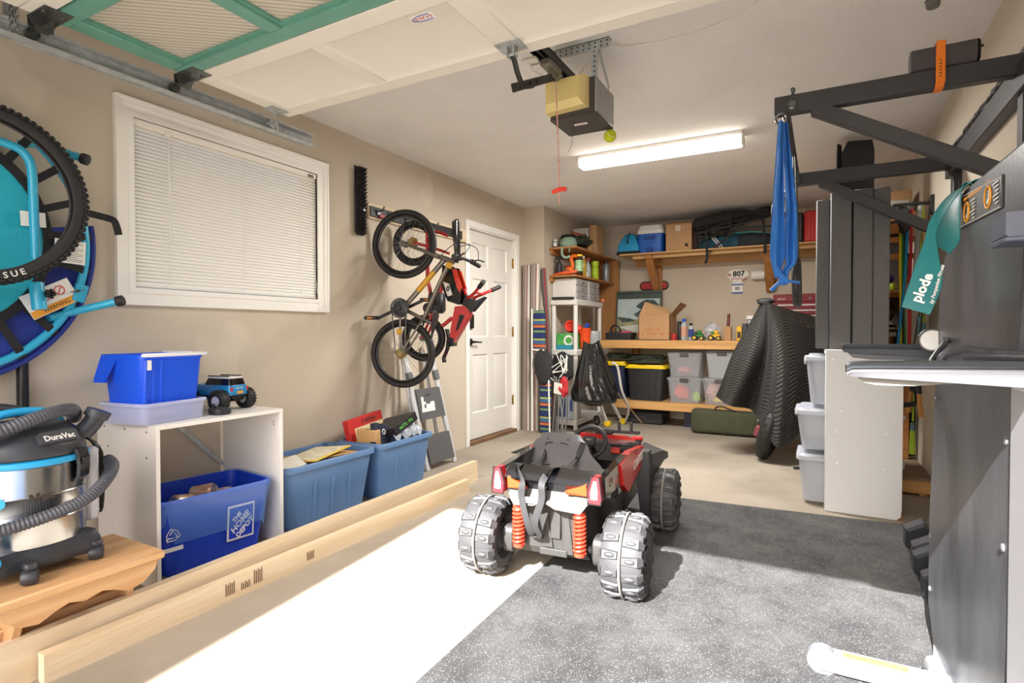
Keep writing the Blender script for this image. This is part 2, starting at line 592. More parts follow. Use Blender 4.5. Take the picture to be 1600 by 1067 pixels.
for yy in (wy0 + .17, (wy0 + wy1) / 2 + .03, wy1 - .13):
    obj('ladder_cord', MB().tube([(XL + .002, yy, wz1 - .03), (XL + .002, yy, wz0 + .02)], .0012, 5), M_cord, bl)
obj('pull_cord', MB().tube([(XL + .004, wy1 - .06, wz1 - .03), (XL + .006, wy1 - .058, 1.7), (XL + .032, wy1 - .02, 1.32), (XL + .032, wy1 - .02, 1.08)], .0012, 5), M_cord, bl)
obj('tilt_wand', MB().cyl((XL + .008, wy0 + .17, wz1 - .04), (XL + .008, wy0 + .175, wz1 - .6), .003, n=6), pm('clear_wand', (240, 240, 236), .2), bl)
obj('wand_hook', MB().bb(XL + .002, wy0 + .15, wz1 - .05, XL + .012, wy0 + .18, wz1 - .025, .003), M_slat, bl)
obj('cord_lock', MB().bb(XL + .002, wy1 - .075, wz1 - .033, XL + .01, wy1 - .03, wz1 - .015, .003), pm('cord_lock_grey', (90, 86, 80), .4), bl)

# door in the left wall
dy0, dy1, dz0, dz1 = 4.515, 5.43, .045, 2.09
dr = struct('door_1', MB(), M_door) if False else None
def six_panel():
    mb = MB()
    x0, x1, xp = XL - .075, XL - .035, XL - .045
    st, mu = .115, .10
    cols = [(dy0 + st, (dy0 + dy1) / 2 - mu / 2), ((dy0 + dy1) / 2 + mu / 2, dy1 - st)]
    rows = [(dz0 + .25, dz0 + .83), (dz0 + 1.0, dz0 + 1.58), (dz0 + 1.69, dz1 - .115)]
    ys = [dy0, cols[0][0], cols[0][1], cols[1][0], cols[1][1], dy1]
    zs = [dz0, rows[0][0], rows[0][1], rows[1][0], rows[1][1], rows[2][0], rows[2][1], dz1]
    for i in range(5):
        for j in range(7):
            hole = i in (1, 3) and j in (1, 3, 5)
            if not hole:
                mb.bb(x0, ys[i], zs[j], x1, ys[i + 1], zs[j + 1])
            else:
                a, b_, c, d = ys[i], ys[i + 1], zs[j], zs[j + 1]
                mb.bb(x0, a, c, xp - .004, b_, d)
                o = [(x1, a, c), (x1, b_, c), (x1, b_, d), (x1, a, d)]
                e = .028
                q = [(xp - .004, a + e * .5, c + e * .5), (xp - .004, b_ - e * .5, c + e * .5), (xp - .004, b_ - e * .5, d - e * .5), (xp - .004, a + e * .5, d - e * .5)]
                r_ = [(x1 - .002, a + e * 1.7, c + e * 1.7), (x1 - .002, b_ - e * 1.7, c + e * 1.7), (x1 - .002, b_ - e * 1.7, d - e * 1.7), (x1 - .002, a + e * 1.7, d - e * 1.7)]
                mb.loft([o, q, r_], cap0=False)
    return mb
dr = struct('door_1', six_panel(), M_door)
M_blk = pm('black_hardware', (28, 27, 26), .4, metal=.3)
lv = MB().lathe([(.034, 0), (.034, .008), (.028, .014), (.012, .016), (.011, .045)], 20, (XL - .035, dy0 + .07, 1.0), (1, 0, 0))
lv.tube([(XL + .012, dy0 + .07, 1.0), (XL + .018, dy0 + .09, 1.0), (XL + .02, dy0 + .19, .995)], [.011, .007], 10)
obj('door_handle', lv, M_blk, dr)
obj('keypad_lock', MB().bb(XL - .035, dy0 + .04, 1.13, XL - .008, dy0 + .105, 1.27, .008), M_blk, dr)
for z in (.35, 1.1, 1.85):
    obj('hinge', MB().bb(XL - .036, dy1 - .004, z - .05, XL - .025, dy1 + .016, z + .05, .002).cyl((XL - .022, dy1 + .006, z - .055), (XL - .022, dy1 + .006, z + .055), .007, n=10), pm('brass_hinge', (150, 120, 62), .35, metal=.9), dr)
jm = MB()
jm.bb(XL - .15, 4.47, 0, XL + .001, dy0 - .004, 2.13); jm.bb(XL - .15, dy1 + .004, 0, XL + .001, 5.47, 2.13); jm.bb(XL - .15, dy0 - .004, dz1 + .004, XL + .001, dy1 + .004, 2.13)
cs = casing(4.5, 5.445, 0, 2.105, .062, ((0, .5, .012), (.5, 1.0, .018)))
struct('trim_1', MB().bb(XL, 4.44, 0, XL + .016, 4.5, 2.165, .003).bb(XL, 5.445, 0, XL + .016, 5.507, 2.165, .003).bb(XL, 4.5, 2.105, XL + .016, 5.445, 2.165, .003), M_white)
struct('trim_2', jm, M_white)
struct('trim_3', MB().bb(XL - .12, 4.5, 0, XL + .02, 5.45, .035, .004), pm('threshold_wood', (120, 88, 60), .6, var=.2, vs=9))

# speckled rubber gym flooring
def rubber():
    m = pm('speckled_rubber', (44, 44, 46), .8, bump=.25, bs=300, spec=.3)
    nt = m.node_tree; b = nt.nodes['Principled BSDF']
    tc = node(m, 'ShaderNodeTexCoord')
    v = node(m, 'ShaderNodeTexVoronoi'); v.inputs['Scale'].default_value = 260
    v.feature = 'F1'
    nt.links.new(tc.outputs['Object'], v.inputs['Vector'])
    sp = node(m, 'ShaderNodeSeparateColor'); nt.links.new(v.outputs['Color'], sp.inputs[0])
    g = node(m, 'ShaderNodeMath'); g.operation = 'GREATER_THAN'; g.inputs[1].default_value = .80
    nt.links.new(sp.outputs[0], g.inputs[0])
    lt = node(m, 'ShaderNodeMath'); lt.operation = 'LESS_THAN'; lt.inputs[1].default_value = .42
    nt.links.new(v.outputs['Distance'], lt.inputs[0])
    mu = node(m, 'ShaderNodeMath'); mu.operation = 'MULTIPLY'
    nt.links.new(g.outputs[0], mu.inputs[0]); nt.links.new(lt.outputs[0], mu.inputs[1])
    n = node(m, 'ShaderNodeTexNoise'); n.inputs['Scale'].default_value = 3.2; n.inputs['Detail'].default_value = 8; n.inputs['Roughness'].default_value = .7
    nt.links.new(tc.outputs['Object'], n.inputs['Vector'])
    r = node(m, 'ShaderNodeValToRGB')
    r.color_ramp.elements[0].position = .38; r.color_ramp.elements[0].color = lin((54, 54, 56))
    r.color_ramp.elements[1].position = .66; r.color_ramp.elements[1].color = lin((84, 84, 84))
    nt.links.new(n.outputs['Fac'], r.inputs[0])
    mx = node(m, 'ShaderNodeMix'); mx.data_type = 'RGBA'; mx.inputs[7].default_value = lin((128, 127, 126))
    nt.links.new(mu.outputs[0], mx.inputs[0]); nt.links.new(r.outputs[0], mx.inputs[6])
    nt.links.new(mx.outputs[2], b.inputs['Base Color'])
    return m
M_rub = rubber()
single('rubber_mat', MB().prism([(-1.05, YF), (.66, YF), (.66, 3.85), (-1.16, 3.72)], 0.0, .009, 'xy'), M_rub,
       'large black speckled rubber gym mat spread under the treadmill and the buggy', 'mat')
# small corrugated doormat
dm = MB().bb(-2.44, 4.44, 0, -1.6, 5.16, .008)
for i in range(26):
    dm.bb(-2.42 + i * .0315, 4.46, .008, -2.42 + i * .0315 + .016, 5.14, .013)
single('door_mat', dm, pm('doormat_rubber', (52, 51, 50), .85, var=.15, vs=8), 'dark ribbed doormat on the concrete in front of the white door', 'mat')

# ---------------------------------------------------------------- ceiling lamp
lf = thing('strip_light', 'lit white fluorescent strip light fixed to the ceiling', 'ceiling light', (-1.09, 4.26, ZC))
obj('lamp_housing', MB().bb(-1.70, 4.19, 2.475, -.48, 4.33, ZC, .004).bb(-1.705, 4.195, 2.41, -1.692, 4.325, 2.48, .003).bb(-.488, 4.195, 2.41, -.475, 4.325, 2.48, .003), M_white, lf)
obj('lamp_diffuser', MB().bb(-1.692, 4.197, 2.412, -.488, 4.323, 2.475, .012), pm('lit_diffuser', (255, 246, 232), .4, emit=9.0), lf)
al = bpy.data.lights.new('lamp_light', 'AREA'); al.shape = 'RECTANGLE'; al.size = 1.15; al.size_y = .12; al.energy = 120; al.color = (1, .965, .91)
ao = bpy.data.objects.new('lamp_light', al); COL.objects.link(ao); ao.location = (0, 0, -.1); ao.parent = lf
# ---------------------------------------------------------------- garage door lying open overhead
M_cream = pm('cream_door_paint', (240, 234, 222), .5, var=.015, vs=5)
M_green = pm('green_door_paint', (104, 160, 142), .5, var=.06, vs=12)
M_galv = pm('galvanised_steel', (178, 182, 182), .42, metal=.15, var=.16, vs=26)
M_steel = pm('dull_steel', (120, 121, 120), .35, metal=.9)
M_dsteel = pm('dark_steel', (58, 56, 54), .42, metal=.6)
GX0, GX1, GZ = -2.505, .30, 2.25
gd = thing('garage_door', 'open sectional garage door lying flat overhead, cream with one green glazed section', 'garage door', (-1.1, 1.0, GZ))
def section(y0, y1, panes, m, nm, e0=.09, e1=.075):
    mb = MB()
    mb.bb(GX0, y0, GZ, GX1, y0 + e0, GZ + .042, .003); mb.bb(GX0, y1 - e1, GZ, GX1, y1, GZ + .042, .003)
    xs = [GX0] + [v for p in panes for v in p] + [GX1]
    for i in range(0, len(xs), 2):
        mb.bb(xs[i], y0 + e0, GZ, xs[i + 1], y1 - e1, GZ + .042, .003)
    return mb
pn = [(-2.42, -1.82), (-1.755, -1.15), (-1.05, -.45), (-.385, .215)]
def solid(y0, y1):
    s_ = obj('door_section', section(y0, y1, pn, M_cream, ''), M_cream, gd)
    ip = MB()
    for a, b_ in pn:
        o = [(a, y0 + .09, GZ + .002), (b_, y0 + .09, GZ + .002), (b_, y1 - .075, GZ + .002), (a, y1 - .075, GZ + .002)]
        q = [(a + .022, y0 + .112, GZ + .014), (b_ - .022, y0 + .112, GZ + .014), (b_ - .022, y1 - .097, GZ + .014), (a + .022, y1 - .097, GZ + .014)]
        ip.loft([o[::-1], q[::-1]], cap0=False)
    obj('inset_panel', ip, M_cream, s_)
    return s_
top = solid(1.535, 2.08)
solid(.46, .995)
solid(-.08, .455)
def striped_sheet():
    if 'striped_sheet' in MATS:
        return MATS['striped_sheet']
    m = pm('striped_sheet', (206, 197, 183), .3)
    tc = node(m, 'ShaderNodeTexCoord'); mp = node(m, 'ShaderNodeMapping'); mp.inputs['Rotation'].default_value = (0, 0, R(52))
    wv = node(m, 'ShaderNodeTexWave'); wv.inputs['Scale'].default_value = 13; wv.inputs['Distortion'].default_value = .4; wv.inputs['Detail'].default_value = 1
    r = node(m, 'ShaderNodeValToRGB'); r.color_ramp.elements[0].color = lin((178, 167, 150)); r.color_ramp.elements[1].color = lin((214, 206, 192))  # diagonal stripes in two cream tones, put into the sheet colour
    L = m.node_tree.links.new
    L(tc.outputs['Object'], mp.inputs[0]); L(mp.outputs[0], wv.inputs['Vector']); L(wv.outputs['Fac'], r.inputs[0]); L(r.outputs[0], m.node_tree.nodes['Principled BSDF'].inputs['Base Color'])
    return m
gp = [(-2.42, -1.87), (-1.80, -1.25), (-1.14, -.59), (-.52, .03)]
gs = obj('glazed_section', section(1.0, 1.53, gp, M_green, '', .075, .065), M_green, gd, label='green frame holding clear panes')
for a, b_ in gp:
    obj('pane_bead', MB().bb(a, 1.075, GZ + .012, b_, 1.085, GZ + .024).bb(a, 1.455, GZ + .012, b_, 1.465, GZ + .024).bb(a, 1.085, GZ + .012, a + .01, 1.455, GZ + .024).bb(b_ - .01, 1.085, GZ + .012, b_, 1.455, GZ + .024), M_green, gs)
    obj('pane', MB().bb(a + .002, 1.077, GZ + .025, b_ - .002, 1.463, GZ + .029), striped_sheet(), gs)
# maker's sticker on the top section
st = obj('sticker', MB().bb(-1.345, 1.66, GZ + .0115, -1.245, 1.70, GZ + .0139), pm('sticker_white', (245, 242, 240), .5), top)
Xs = frame((-1.295, 1.68, GZ + .0112), (1, 0, 0), (0, -1, 0))
scrawl('sticker_lettering', 6, pm('sticker_red', (200, 60, 50), .5), top, Xs, .024, bold=.001)
sw = MB()
for sg in (-1, 1):
    sw.tube([(-1.345, 1.68 + sg * .004, GZ + .011), (-1.31, 1.68 + sg * .017, GZ + .011), (-1.26, 1.68 + sg * .016, GZ + .011)], .0016, 5, smooth=4)
obj('sticker_swoosh', sw, pm('sticker_blue', (52, 86, 170), .5), top)
def roller(y):
    mb = MB()
    mb.bb(GX0 - .03, y - .045, GZ - .004, GX0 + .11, y + .045, GZ - .001)
    mb.bb(GX0 - .035, y - .04, GZ - .035, GX0 - .032, y + .04, GZ + .0)
    mb.prism([(y - .045, GZ - .002), (y + .045, GZ - .002), (y + .018, GZ - .05), (y - .018, GZ - .05)], GX0 - .02, GX0 - .017, 'yz')
    mb.cyl((GX0 - .11, y, GZ - .03), (GX0 + .06, y, GZ - .03), .006, n=8)
    mb.cyl((GX0 - .115, y, GZ - .03), (GX0 - .09, y, GZ - .03), .022, n=14)
    for s_ in (-.028, .028):
        mb.cyl((GX0 + .06, y + s_, GZ - .009), (GX0 + .06, y + s_, GZ - .003), .007, n=6)
    return mb
for y in (1.0, 1.53):
    obj('hinge_roller', roller(y), M_steel, gd)
tb = MB()
tb.bar((GX0 + .02, 1.98, GZ - .004), (GX0 - .06, 2.06, GZ - .05), .055, .003, up=(1, 1, 0)); tb.bb(GX0 - .02, 1.93, GZ - .004, GX0 + .06, 2.03, GZ - .001)
tb.cyl((GX0 - .115, 2.05, GZ - .03), (GX0 - .02, 2.05, GZ - .03), .006, n=8).cyl((GX0 - .115, 2.05, GZ - .03), (GX0 - .09, 2.05, GZ - .03), .022, n=14)
obj('top_bracket', tb, M_galv, gd)

# ---------------------------------------------------------------- side track
tk = thing('door_track', 'galvanised steel door track running below the ceiling above the window', 'track', (-2.6, 1.1, 2.2))
prof = [(-.036, .028), (-.036, .02), (-.022, .028), (.006, .03), (.012, .02), (.012, -.02), (.006, -.03), (-.022, -.028), (-.036, -.02), (-.036, -.028)]
oz, ox = 2.216, -2.607
tr = MB()
inner = [(-.030, .024), (-.020, .0255), (.004, .027), (.0095, .018), (.0095, -.018), (.004, -.027), (-.020, -.0255), (-.030, -.024)]
ring = [(-.036 + .0, .030), (.006, .031), (.0125, .021), (.0125, -.021), (.006, -.031), (-.036, -.030), (-.036, -.024), (.003, -.0275), (.0095, -.018), (.0095, .018), (.003, .0275), (-.036, .024)]
ring = [(-x, z) for x, z in ring]
tr.loft([[(ox + x - .02, y, oz + z) for x, z in ring] for y in (-.1, 2.345)])
obj('track_channel', tr, M_galv, tk)
an = MB().bb(ox - .036, -.1, oz - .034, ox - .033, 2.33, oz + .034).bb(ox - .036, -.1, oz + .031, ox - .0, 2.30, oz + .034)
obj('track_angle', an, M_galv, tk)
hg = MB()
hg.bb(ox - .05, .93, oz, ox - .046, .97, 2.5).bb(ox - .06, .95, 2.49, ox + .03, 1.0, ZC)
obj('track_hanger', hg, M_galv, tk)
# chain hanging beside the track
ch = MB()
for k in range(18):
    z = 2.455 - k * .016
    X = Matrix.Translation((-2.545, .915, z)) @ Euler((0, 0, R(90 * (k % 2)))).to_matrix().to_4x4()
    o_ = [(.0055 * math.cos(a), 0, .011 * math.sin(a)) for a in [2 * math.pi * i / 10 for i in range(10)]]
    ch.tube([X @ Vector(p) for p in o_], .0019, 5, closed=True)
    X2 = Matrix.Translation((-2.545 + .018, .925, z + .005)) @ Euler((0, 0, R(90 * ((k + 1) % 2)))).to_matrix().to_4x4()
    ch.tube([X2 @ Vector(p) for p in o_], .0019, 5, closed=True)
ch.tube([(-2.545, .915, 2.46), (-2.536, .918, 2.47), (-2.527, .925, 2.463)], .004, 6)
ch.cyl((-2.536, .918, 2.465), (-2.536, .918, 2.5), .004, n=6)
single('hanging_chain', ch, M_steel, 'short double steel chain dangling from the door track', 'chain')

# ---------------------------------------------------------------- opener
op = thing('garage_door_opener', 'grey garage door opener box with yellowed lens hanging from the ceiling', 'garage door opener', (-1.06, 2.68, 2.15))
bx0, bx1, by0, by1, bz0, bz1 = -1.185, -.94, 2.56, 2.81, 2.15, 2.325
obj('motor_case', MB().bb(bx0, by0, bz0 + .003, bx1 - .012, by1, bz1, .004).bb(bx0 + .005, by0 + .03, bz1, bx1 - .03, by1 - .03, bz1 + .015, .004), pm('dark_case', (66, 62, 60), .5), op)
obj('side_panel', MB().bb(bx1 - .012, by0 - .002, bz0 + .004, bx1, by1, bz1 - .006, .003).bb(bx1, by0 + .05, bz0 + .09, bx1 + .001, by1 - .05, bz1 - .05), pm('grey_case', (150, 147, 144), .5), op)
obj('bottom_panel', MB().bb(bx0 - .001, by0 - .002, bz0 - .002, bx1, by1, bz0 + .003, .001), pm('dark_case', (66, 62, 60), .5), op)
# cream lens with sloped lower edge
lx0, lx1 = bx0 - .008, bx1 - .04
ln = MB()
ring0 = [(lx0, by0, bz0 + .02), (lx1, by0, bz0 + .03), (lx1, by0, bz1 + .005), (lx0, by0, bz1 + .005)]
r1 = [(lx0 + .002, by0 - .045, bz0 + .022), (lx1 - .01, by0 - .045, bz0 + .032), (lx1 - .01, by0 - .045, bz1 + .0), (lx0 + .002, by0 - .045, bz1)]
r2 = [(lx0 + .016, by0 - .07, bz0 + .055), (lx1 - .03, by0 - .07, bz0 + .062), (lx1 - .03, by0 - .07, bz1 - .012), (lx0 + .016, by0 - .07, bz1 - .012)]
ln.loft([ring0, r1, r2])
obj('light_lens', ln, pm('yellowed_lens', (226, 205, 138), .35, trans=.0, coat=.2), op)
obj('case_sticker', MB().bb(-1.10, 2.655, bz0 - .0035, -1.03, 2.675, bz0 - .002), pm('sticker_white', (245, 242, 240), .5), op)
scrawl('case_lettering', 6, pm('sticker_red', (200, 60, 50), .5), op, frame((-1.065, 2.665, bz0 - .0037), (1, 0, 0), (0, -1, 0)), .013)
obj('drive_rail', MB().bb(-1.125, -.05, 2.325, -1.12, 2.6, 2.362).bb(-1.068, -.05, 2.325, -1.063, 2.6, 2.362).bb(-1.125, -.05, 2.358, -1.063, 2.6, 2.364).bb(-1.10, .0, 2.33, -1.088, 2.6, 2.345), M_dsteel, op)
tly = MB().bb(-1.12, 2.30, 2.298, -1.066, 2.44, 2.335, .008).bb(-1.108, 2.36, 2.27, -1.078, 2.43, 2.30, .004).cyl((-1.13, 2.41, 2.285), (-1.055, 2.41, 2.285), .006, n=8)
obj('trolley', tly, pm('trolley_grey', (128, 122, 106), .5, metal=.3), op)
arm = MB().tube([(-1.094, 2.0, 2.215), (-1.094, 2.02, 2.195), (-1.094, 2.05, 2.155), (-1.094, 2.10, 2.125), (-1.094, 2.18, 2.155)], .012, 8, smooth=5, flat=.45)
arm.bar((-1.087, 1.985, 2.075), (-1.087, 2.40, 2.285), .005, .034)
for k in range(4):
    t = .03 + k * .045
    arm.cyl((-1.083, 1.985 + t * .89, 2.075 + t * .45), (-1.0815, 1.985 + t * .89, 2.075 + t * .45), .006, n=8)
for t in (.18, .25):
    arm.cyl((-1.10, 1.985 + t * .89, 2.075 + t * .45), (-1.076, 1.985 + t * .89, 2.075 + t * .45), .009, n=6)
obj('door_arm', arm, M_dsteel, op)
brk = MB().bb(-1.155, 1.955, GZ - .004, -1.045, 2.04, GZ - .001).bb(-1.112, 1.98, GZ - .045, -1.109, 2.015, GZ - .002).bb(-1.081, 1.98, GZ - .045, -1.078, 2.015, GZ - .002).cyl((-1.118, 1.998, GZ - .034), (-1.07, 1.998, GZ - .034), .006, n=8)
for q in ((-1.14, 1.97), (-1.06, 1.97), (-1.14, 2.025), (-1.06, 2.025)):
    brk.cyl((q[0], q[1], GZ - .009), (q[0], q[1], GZ - .003), .007, n=6)
obj('door_bracket', brk, M_galv, op)
obj('release_latch', MB().tube([(-1.10, 2.29, 2.25), (-1.13, 2.25, 2.26), (-1.135, 2.22, 2.285)], .005, 6).bb(-1.16, 2.20, 2.285, -1.09, 2.24, 2.30, .003), pm('latch_white', (220, 214, 204), .5), op)
an = MB().bb(-1.30, 2.572, 2.452, -.885, 2.575, ZC - .001).bb(-1.30, 2.572, ZC - .004, -.885, 2.61, ZC - .001)
holes = MB()
for k in range(14):
    for z in (2.465, 2.485):
        holes.cyl((-1.285 + k * .03, 2.5712, z), (-1.285 + k * .03, 2.5722, z), .0045, n=8)
ba = obj('ceiling_angle', an, M_galv, op)
M_hole = pm('dark_hole', (40, 40, 40), .8)
obj('punched_holes', holes, M_hole, ba)
obj('hanging_strap', MB().bb(-1.18, 2.578, bz1 - .05, -1.15, 2.581, 2.47), M_galv, op)
sp_ = MB().bb(-.975, 2.578, bz1 - .05, -.945, 2.581, 2.47)
obj('strap_stay', MB().bar((-.945, 2.75, bz1 + .01), (-.945, 2.60, 2.46), .003, .026, up=(0, 1, 1)), M_galv, op)
sh = MB()
for k in range(6):
    sh.cyl((-.96, 2.5772, 2.33 + k * .024), (-.96, 2.5782, 2.33 + k * .024), .0045, n=8)
hs = obj('hanging_strap', sp_, M_galv, op)
obj('punched_holes', sh, M_hole, hs)
obj('release_cord', MB().tube([(-1.092, 2.42, 2.28), (-1.091, 2.44, 2.05), (-1.09, 2.458, 1.775), (-1.092, 2.458, 1.74), (-1.088, 2.456, 1.70)], .0032, 6), pm('red_white_cord', (196, 92, 78), .8, col2=(228, 196, 184), vs=120), op)
hd = MB().tube([(-1.126, 2.458, 1.766), (-1.11, 2.458, 1.772), (-1.09, 2.458, 1.777), (-1.07, 2.458, 1.776), (-1.054, 2.458, 1.773)], [.010, .011, .011, .011, .010], 8)
obj('release_handle', hd, pm('red_plastic', (226, 62, 40), .4), op)
obj('antenna_wire', MB().tube([(-1.075, 2.60, 2.15), (-1.078, 2.60, 2.09), (-1.085, 2.60, 2.05), (-1.09, 2.60, 2.02), (-1.108, 2.60, 1.99)], .0012, 5), M_dsteel, op)
# white wires running from the opener over the ceiling
single('ceiling_wire', MB().tube([(-1.06, 2.60, 2.36), (-1.02, 2.62, 2.41), (-.965, 2.585, 2.445), (-.93, 2.578, 2.462), (-.9, 2.60, 2.47), (-.82, 2.70, 2.492), (-.6, 2.735, 2.495), (-.36, 2.69, 2.495), (-.24, 2.60, 2.495), (-.17, 2.45, 2.495)], .0052, 6, smooth=5), M_cord,
       'thin white cable tacked across the ceiling from the opener', 'cable')
tb_ = thing('tennis_ball', 'yellow green tennis ball hanging below the corner of the opener box', 'ball', (-.962, 2.815, 2.117))
M_tb = pm('tennis_felt', (204, 214, 40), .95, var=.18, vs=60, bump=.5, bs=300)
obj('felt', MB().sph((-.962, 2.815, 2.117), .033, 18, 12), M_tb, tb_)
obj('string', MB().cyl((-.962, 2.812, 2.148), (-.962, 2.812, 2.33), .0012, n=5), M_cord, tb_)
obj('seam', MB().tube([Vector((-.962, 2.815, 2.117)) + .0333 * Vector((math.cos(t) * math.cos(.5 * math.sin(2 * t)), math.sin(t) * math.cos(.5 * math.sin(2 * t)), math.sin(.5 * math.sin(2 * t)))) for t in [i * math.pi / 16 for i in range(32)]], .0011, 5, closed=True), pm('ball_seam', (232, 234, 200), .8), tb_)
nub = MB().lathe([(.0, -.03), (.022, -.03), (.026, -.02), (.026, -.004), (.03, 0)], 16, (.41, 2.955, ZC))
single('ceiling_bumper', nub, pm('grey_rubber', (110, 106, 100), .6), 'small grey round knob screwed into the ceiling beyond the near arm of the rig', 'knob')

# ---------------------------------------------------------------- wall mounted pull-up rig on the right
M_rack = pm('charcoal_powdercoat', (64, 64, 67), .45, metal=.2, var=.05, vs=20)
rk = thing('pull_up_rig', 'charcoal steel pull-up rig with two braced arms bolted to the wall above the treadmill', 'pull-up bar', (.3, 3.3, 1.75))
Y1, Y2, zr = 2.70, 3.90, 2.06
for y, z, x0 in ((Y1, 2.07, -.178), (Y2, 2.035, -.15)):
    obj('arm', MB().bb(x0, y - .025, z - .038, XR - .03, y + .025, z + .038, .004), M_rack, rk)
    obj('arm_brace', MB().bar((x0 + .15, y, z - .03), (XR - .05, y, z - .4), .048, .055, .003), M_rack, rk)
    obj('wall_post', MB().bb(XR - .034, y - .035, z - .47, XR - .004, y + .035, z + .06, .004).bb(XR - .012, y - .06, z - .45, XR - .003, y + .06, z + .05), M_rack, rk)
obj('pull_up_bar', MB().cyl((-.135, Y1, 2.055), (-.125, Y2, 2.02), .017, n=14), M_rack, rk)
obj('wall_beam', MB().bb(XR - .05, 2.35, 1.965, XR - .003, 4.0, 2.075, .004), M_rack, rk)
eb = MB().lathe([(.02, 0), (.02, .008), (.013, .012), (.013, .02)], 14, (-.108, Y1 - .025, 2.062), (0, -1, 0)).cyl((-.108, Y1, 2.10), (-.108, Y1, 2.135), .007, n=10).sph((-.108, Y1, 2.135), .011, 10, 6)
obj('eye_bolt', eb, M_steel, rk)
cb = MB()
for k in range(5):
    pts = [(XR - .035 + .01 * math.sin(i * 1.3 + k), 2.75 + i * .09, 2.092 + .013 * abs(math.sin(i * .9 + k * 1.7))) for i in range(13)]
    cb.tube(pts, .006, 6, smooth=3)
single('coiled_cable', cb, pm('grey_cable', (86, 84, 82), .5, var=.5, vs=30), 'tangled grey cable lying along the top of the dark wall beam of the rig', 'cable')
# ring and strap
# blue cloth sling knotted at the bottom
M_blue = pm('blue_silk', (40, 108, 190), .7, var=.12, vs=9, bump=.15, bs=60)
sl = thing('hanging_sling', 'bright blue fabric sling knotted at its end, hanging from a steel ring', 'sling', (-.15, 2.66, 1.31))
def slf(cx, w0, w1, dy, ph):
    def f(u, v):
        z = 1.99 - v * .66
        ww = w0 + (w1 - w0) * min(1, v * 1.25)
        if v > .86:
            ww *= 1 - (v - .86) * 5.4
        x = cx(v) + (u - .5) * ww
        return (x, 2.66 + dy + .014 * math.sin(u * 9 + ph + v * 2) * (1.1 - v * .5), z)
    return f
obj('cloth', MB().grid(slf(lambda v: -.150 - .008 * min(1, v * 2), .022, .058, -.012, 0), 14, 22, thick=.004)
    .grid(slf(lambda v: -.136 + .028 * min(1, v * 1.8) - (.02 if v > .95 else 0), .022, .044, .012, 2), 12, 22, thick=.004), M_blue, sl)
kn = MB().sph((-.135, 2.65, 1.445), (.022, .02, .018), 12, 8)
kn.tube([(-.16, 2.645, 1.50), (-.15, 2.635, 1.475), (-.13, 2.63, 1.452), (-.115, 2.635, 1.44)], [.014, .013, .011, .009], 8, smooth=4)
kn.tube([(-.135, 2.645, 1.45), (-.16, 2.64, 1.43), (-.182, 2.64, 1.405)], [.010, .016, .020], 8, smooth=4, flat=.5)
kn.tube([(-.13, 2.645, 1.448), (-.10, 2.64, 1.44), (-.073, 2.64, 1.435)], [.010, .015, .012], 8, smooth=4, flat=.5)
kn.v = [v + Vector((0, 0, -.13)) for v in kn.v]
obj('knot', kn, M_blue, sl)
obj('ring', MB().torus((-.150, 2.66, 2.008), .021, .005, (.2, 1, 0), 24, 8), M_steel, sl)
# black gymnastic ring seen edge-on further along the bar
gr = thing('gymnastic_ring', 'black exercise ring on a long cord hanging edge-on from the pull-up bar', 'ring', (-.105, 3.3, 1.25))
obj('grip', MB().torus((-.105, 3.3, 1.36), .115, .021, (1, .0, .03), 40, 12), pm('black_grip', (44, 44, 46), .45), gr)
obj('cord', MB().tube([(-.112, 3.30, 1.485), (-.122, 3.31, 1.8), (-.128, 3.31, 2.055)], .004, 6).tube([(-.098, 3.30, 1.485), (-.108, 3.29, 1.8), (-.12, 3.30, 2.055)], .004, 6), M_blk, gr)
single('hanging_ring', MB().torus((-.20, 3.55, 1.80), .055, .014, (.7, .7, 0), 30, 10).tube([(-.19, 3.545, 1.86), (-.128, 3.56, 2.05)], .004, 6), pm('black_grip', (44, 44, 46), .45),
       'small black loop partly hidden behind the top of the blue sling', 'ring')
# rolled speaker with orange strap
spk = thing('portable_speaker', 'dark mesh portable speaker strapped on top of the near rig arm', 'speaker', (.41, Y1, 2.108))
obj('speaker_body', MB().loft([[(x, Y1 + a, 2.151 + b) for a, b in rrect(.078 * k, .084 * k, .026 * k, 5)] for x, k in ((.302, .86), (.306, 1), (.505, 1), (.509, .86))]), pm('speaker_mesh', (82, 76, 78), .8, bump=.4, bs=500), spk)
obj('end_cap', MB().loft([[(x, Y1 + a, 2.151 + b) for a, b in rrect(.079 * k, .086 * k, .026 * k, 5)] for x, k in ((.5085, .9), (.5095, 1), (.516, .9))]).cyl((.514, Y1, 2.17), (.53, Y1, 2.17), .005, n=8), M_blk, spk)
ow = single('orange_strap', MB().loft([[(x, Y1 + a, 2.115 + b) for a, b in rrect(.09, .162, .03, 5)] for x in (.380, .408)], cap0=False, cap1=False).loft([[(x, Y1 + a, 2.115 + b) for a, b in rrect(.097, .169, .03, 5)] for x in (.408, .380)], cap0=False, cap1=False)
     .bb(.379, Y1 - .052, 2.04, .409, Y1 - .047, 2.20, .004), pm('orange_rubber', (242, 128, 30), .5), 'orange rubber strap holding the speaker onto the rig arm', 'strap')
so = MB()
for k in range(6):
    so.cyl((.394, Y1 - .0525, 2.065 + k * .012), (.394, Y1 - .0515, 2.065 + k * .012), .003, n=8)
q = obj('strap_holes', so, M_hole); q.parent = ow; q.matrix_parent_inverse = Matrix.Translation(-ow.location)

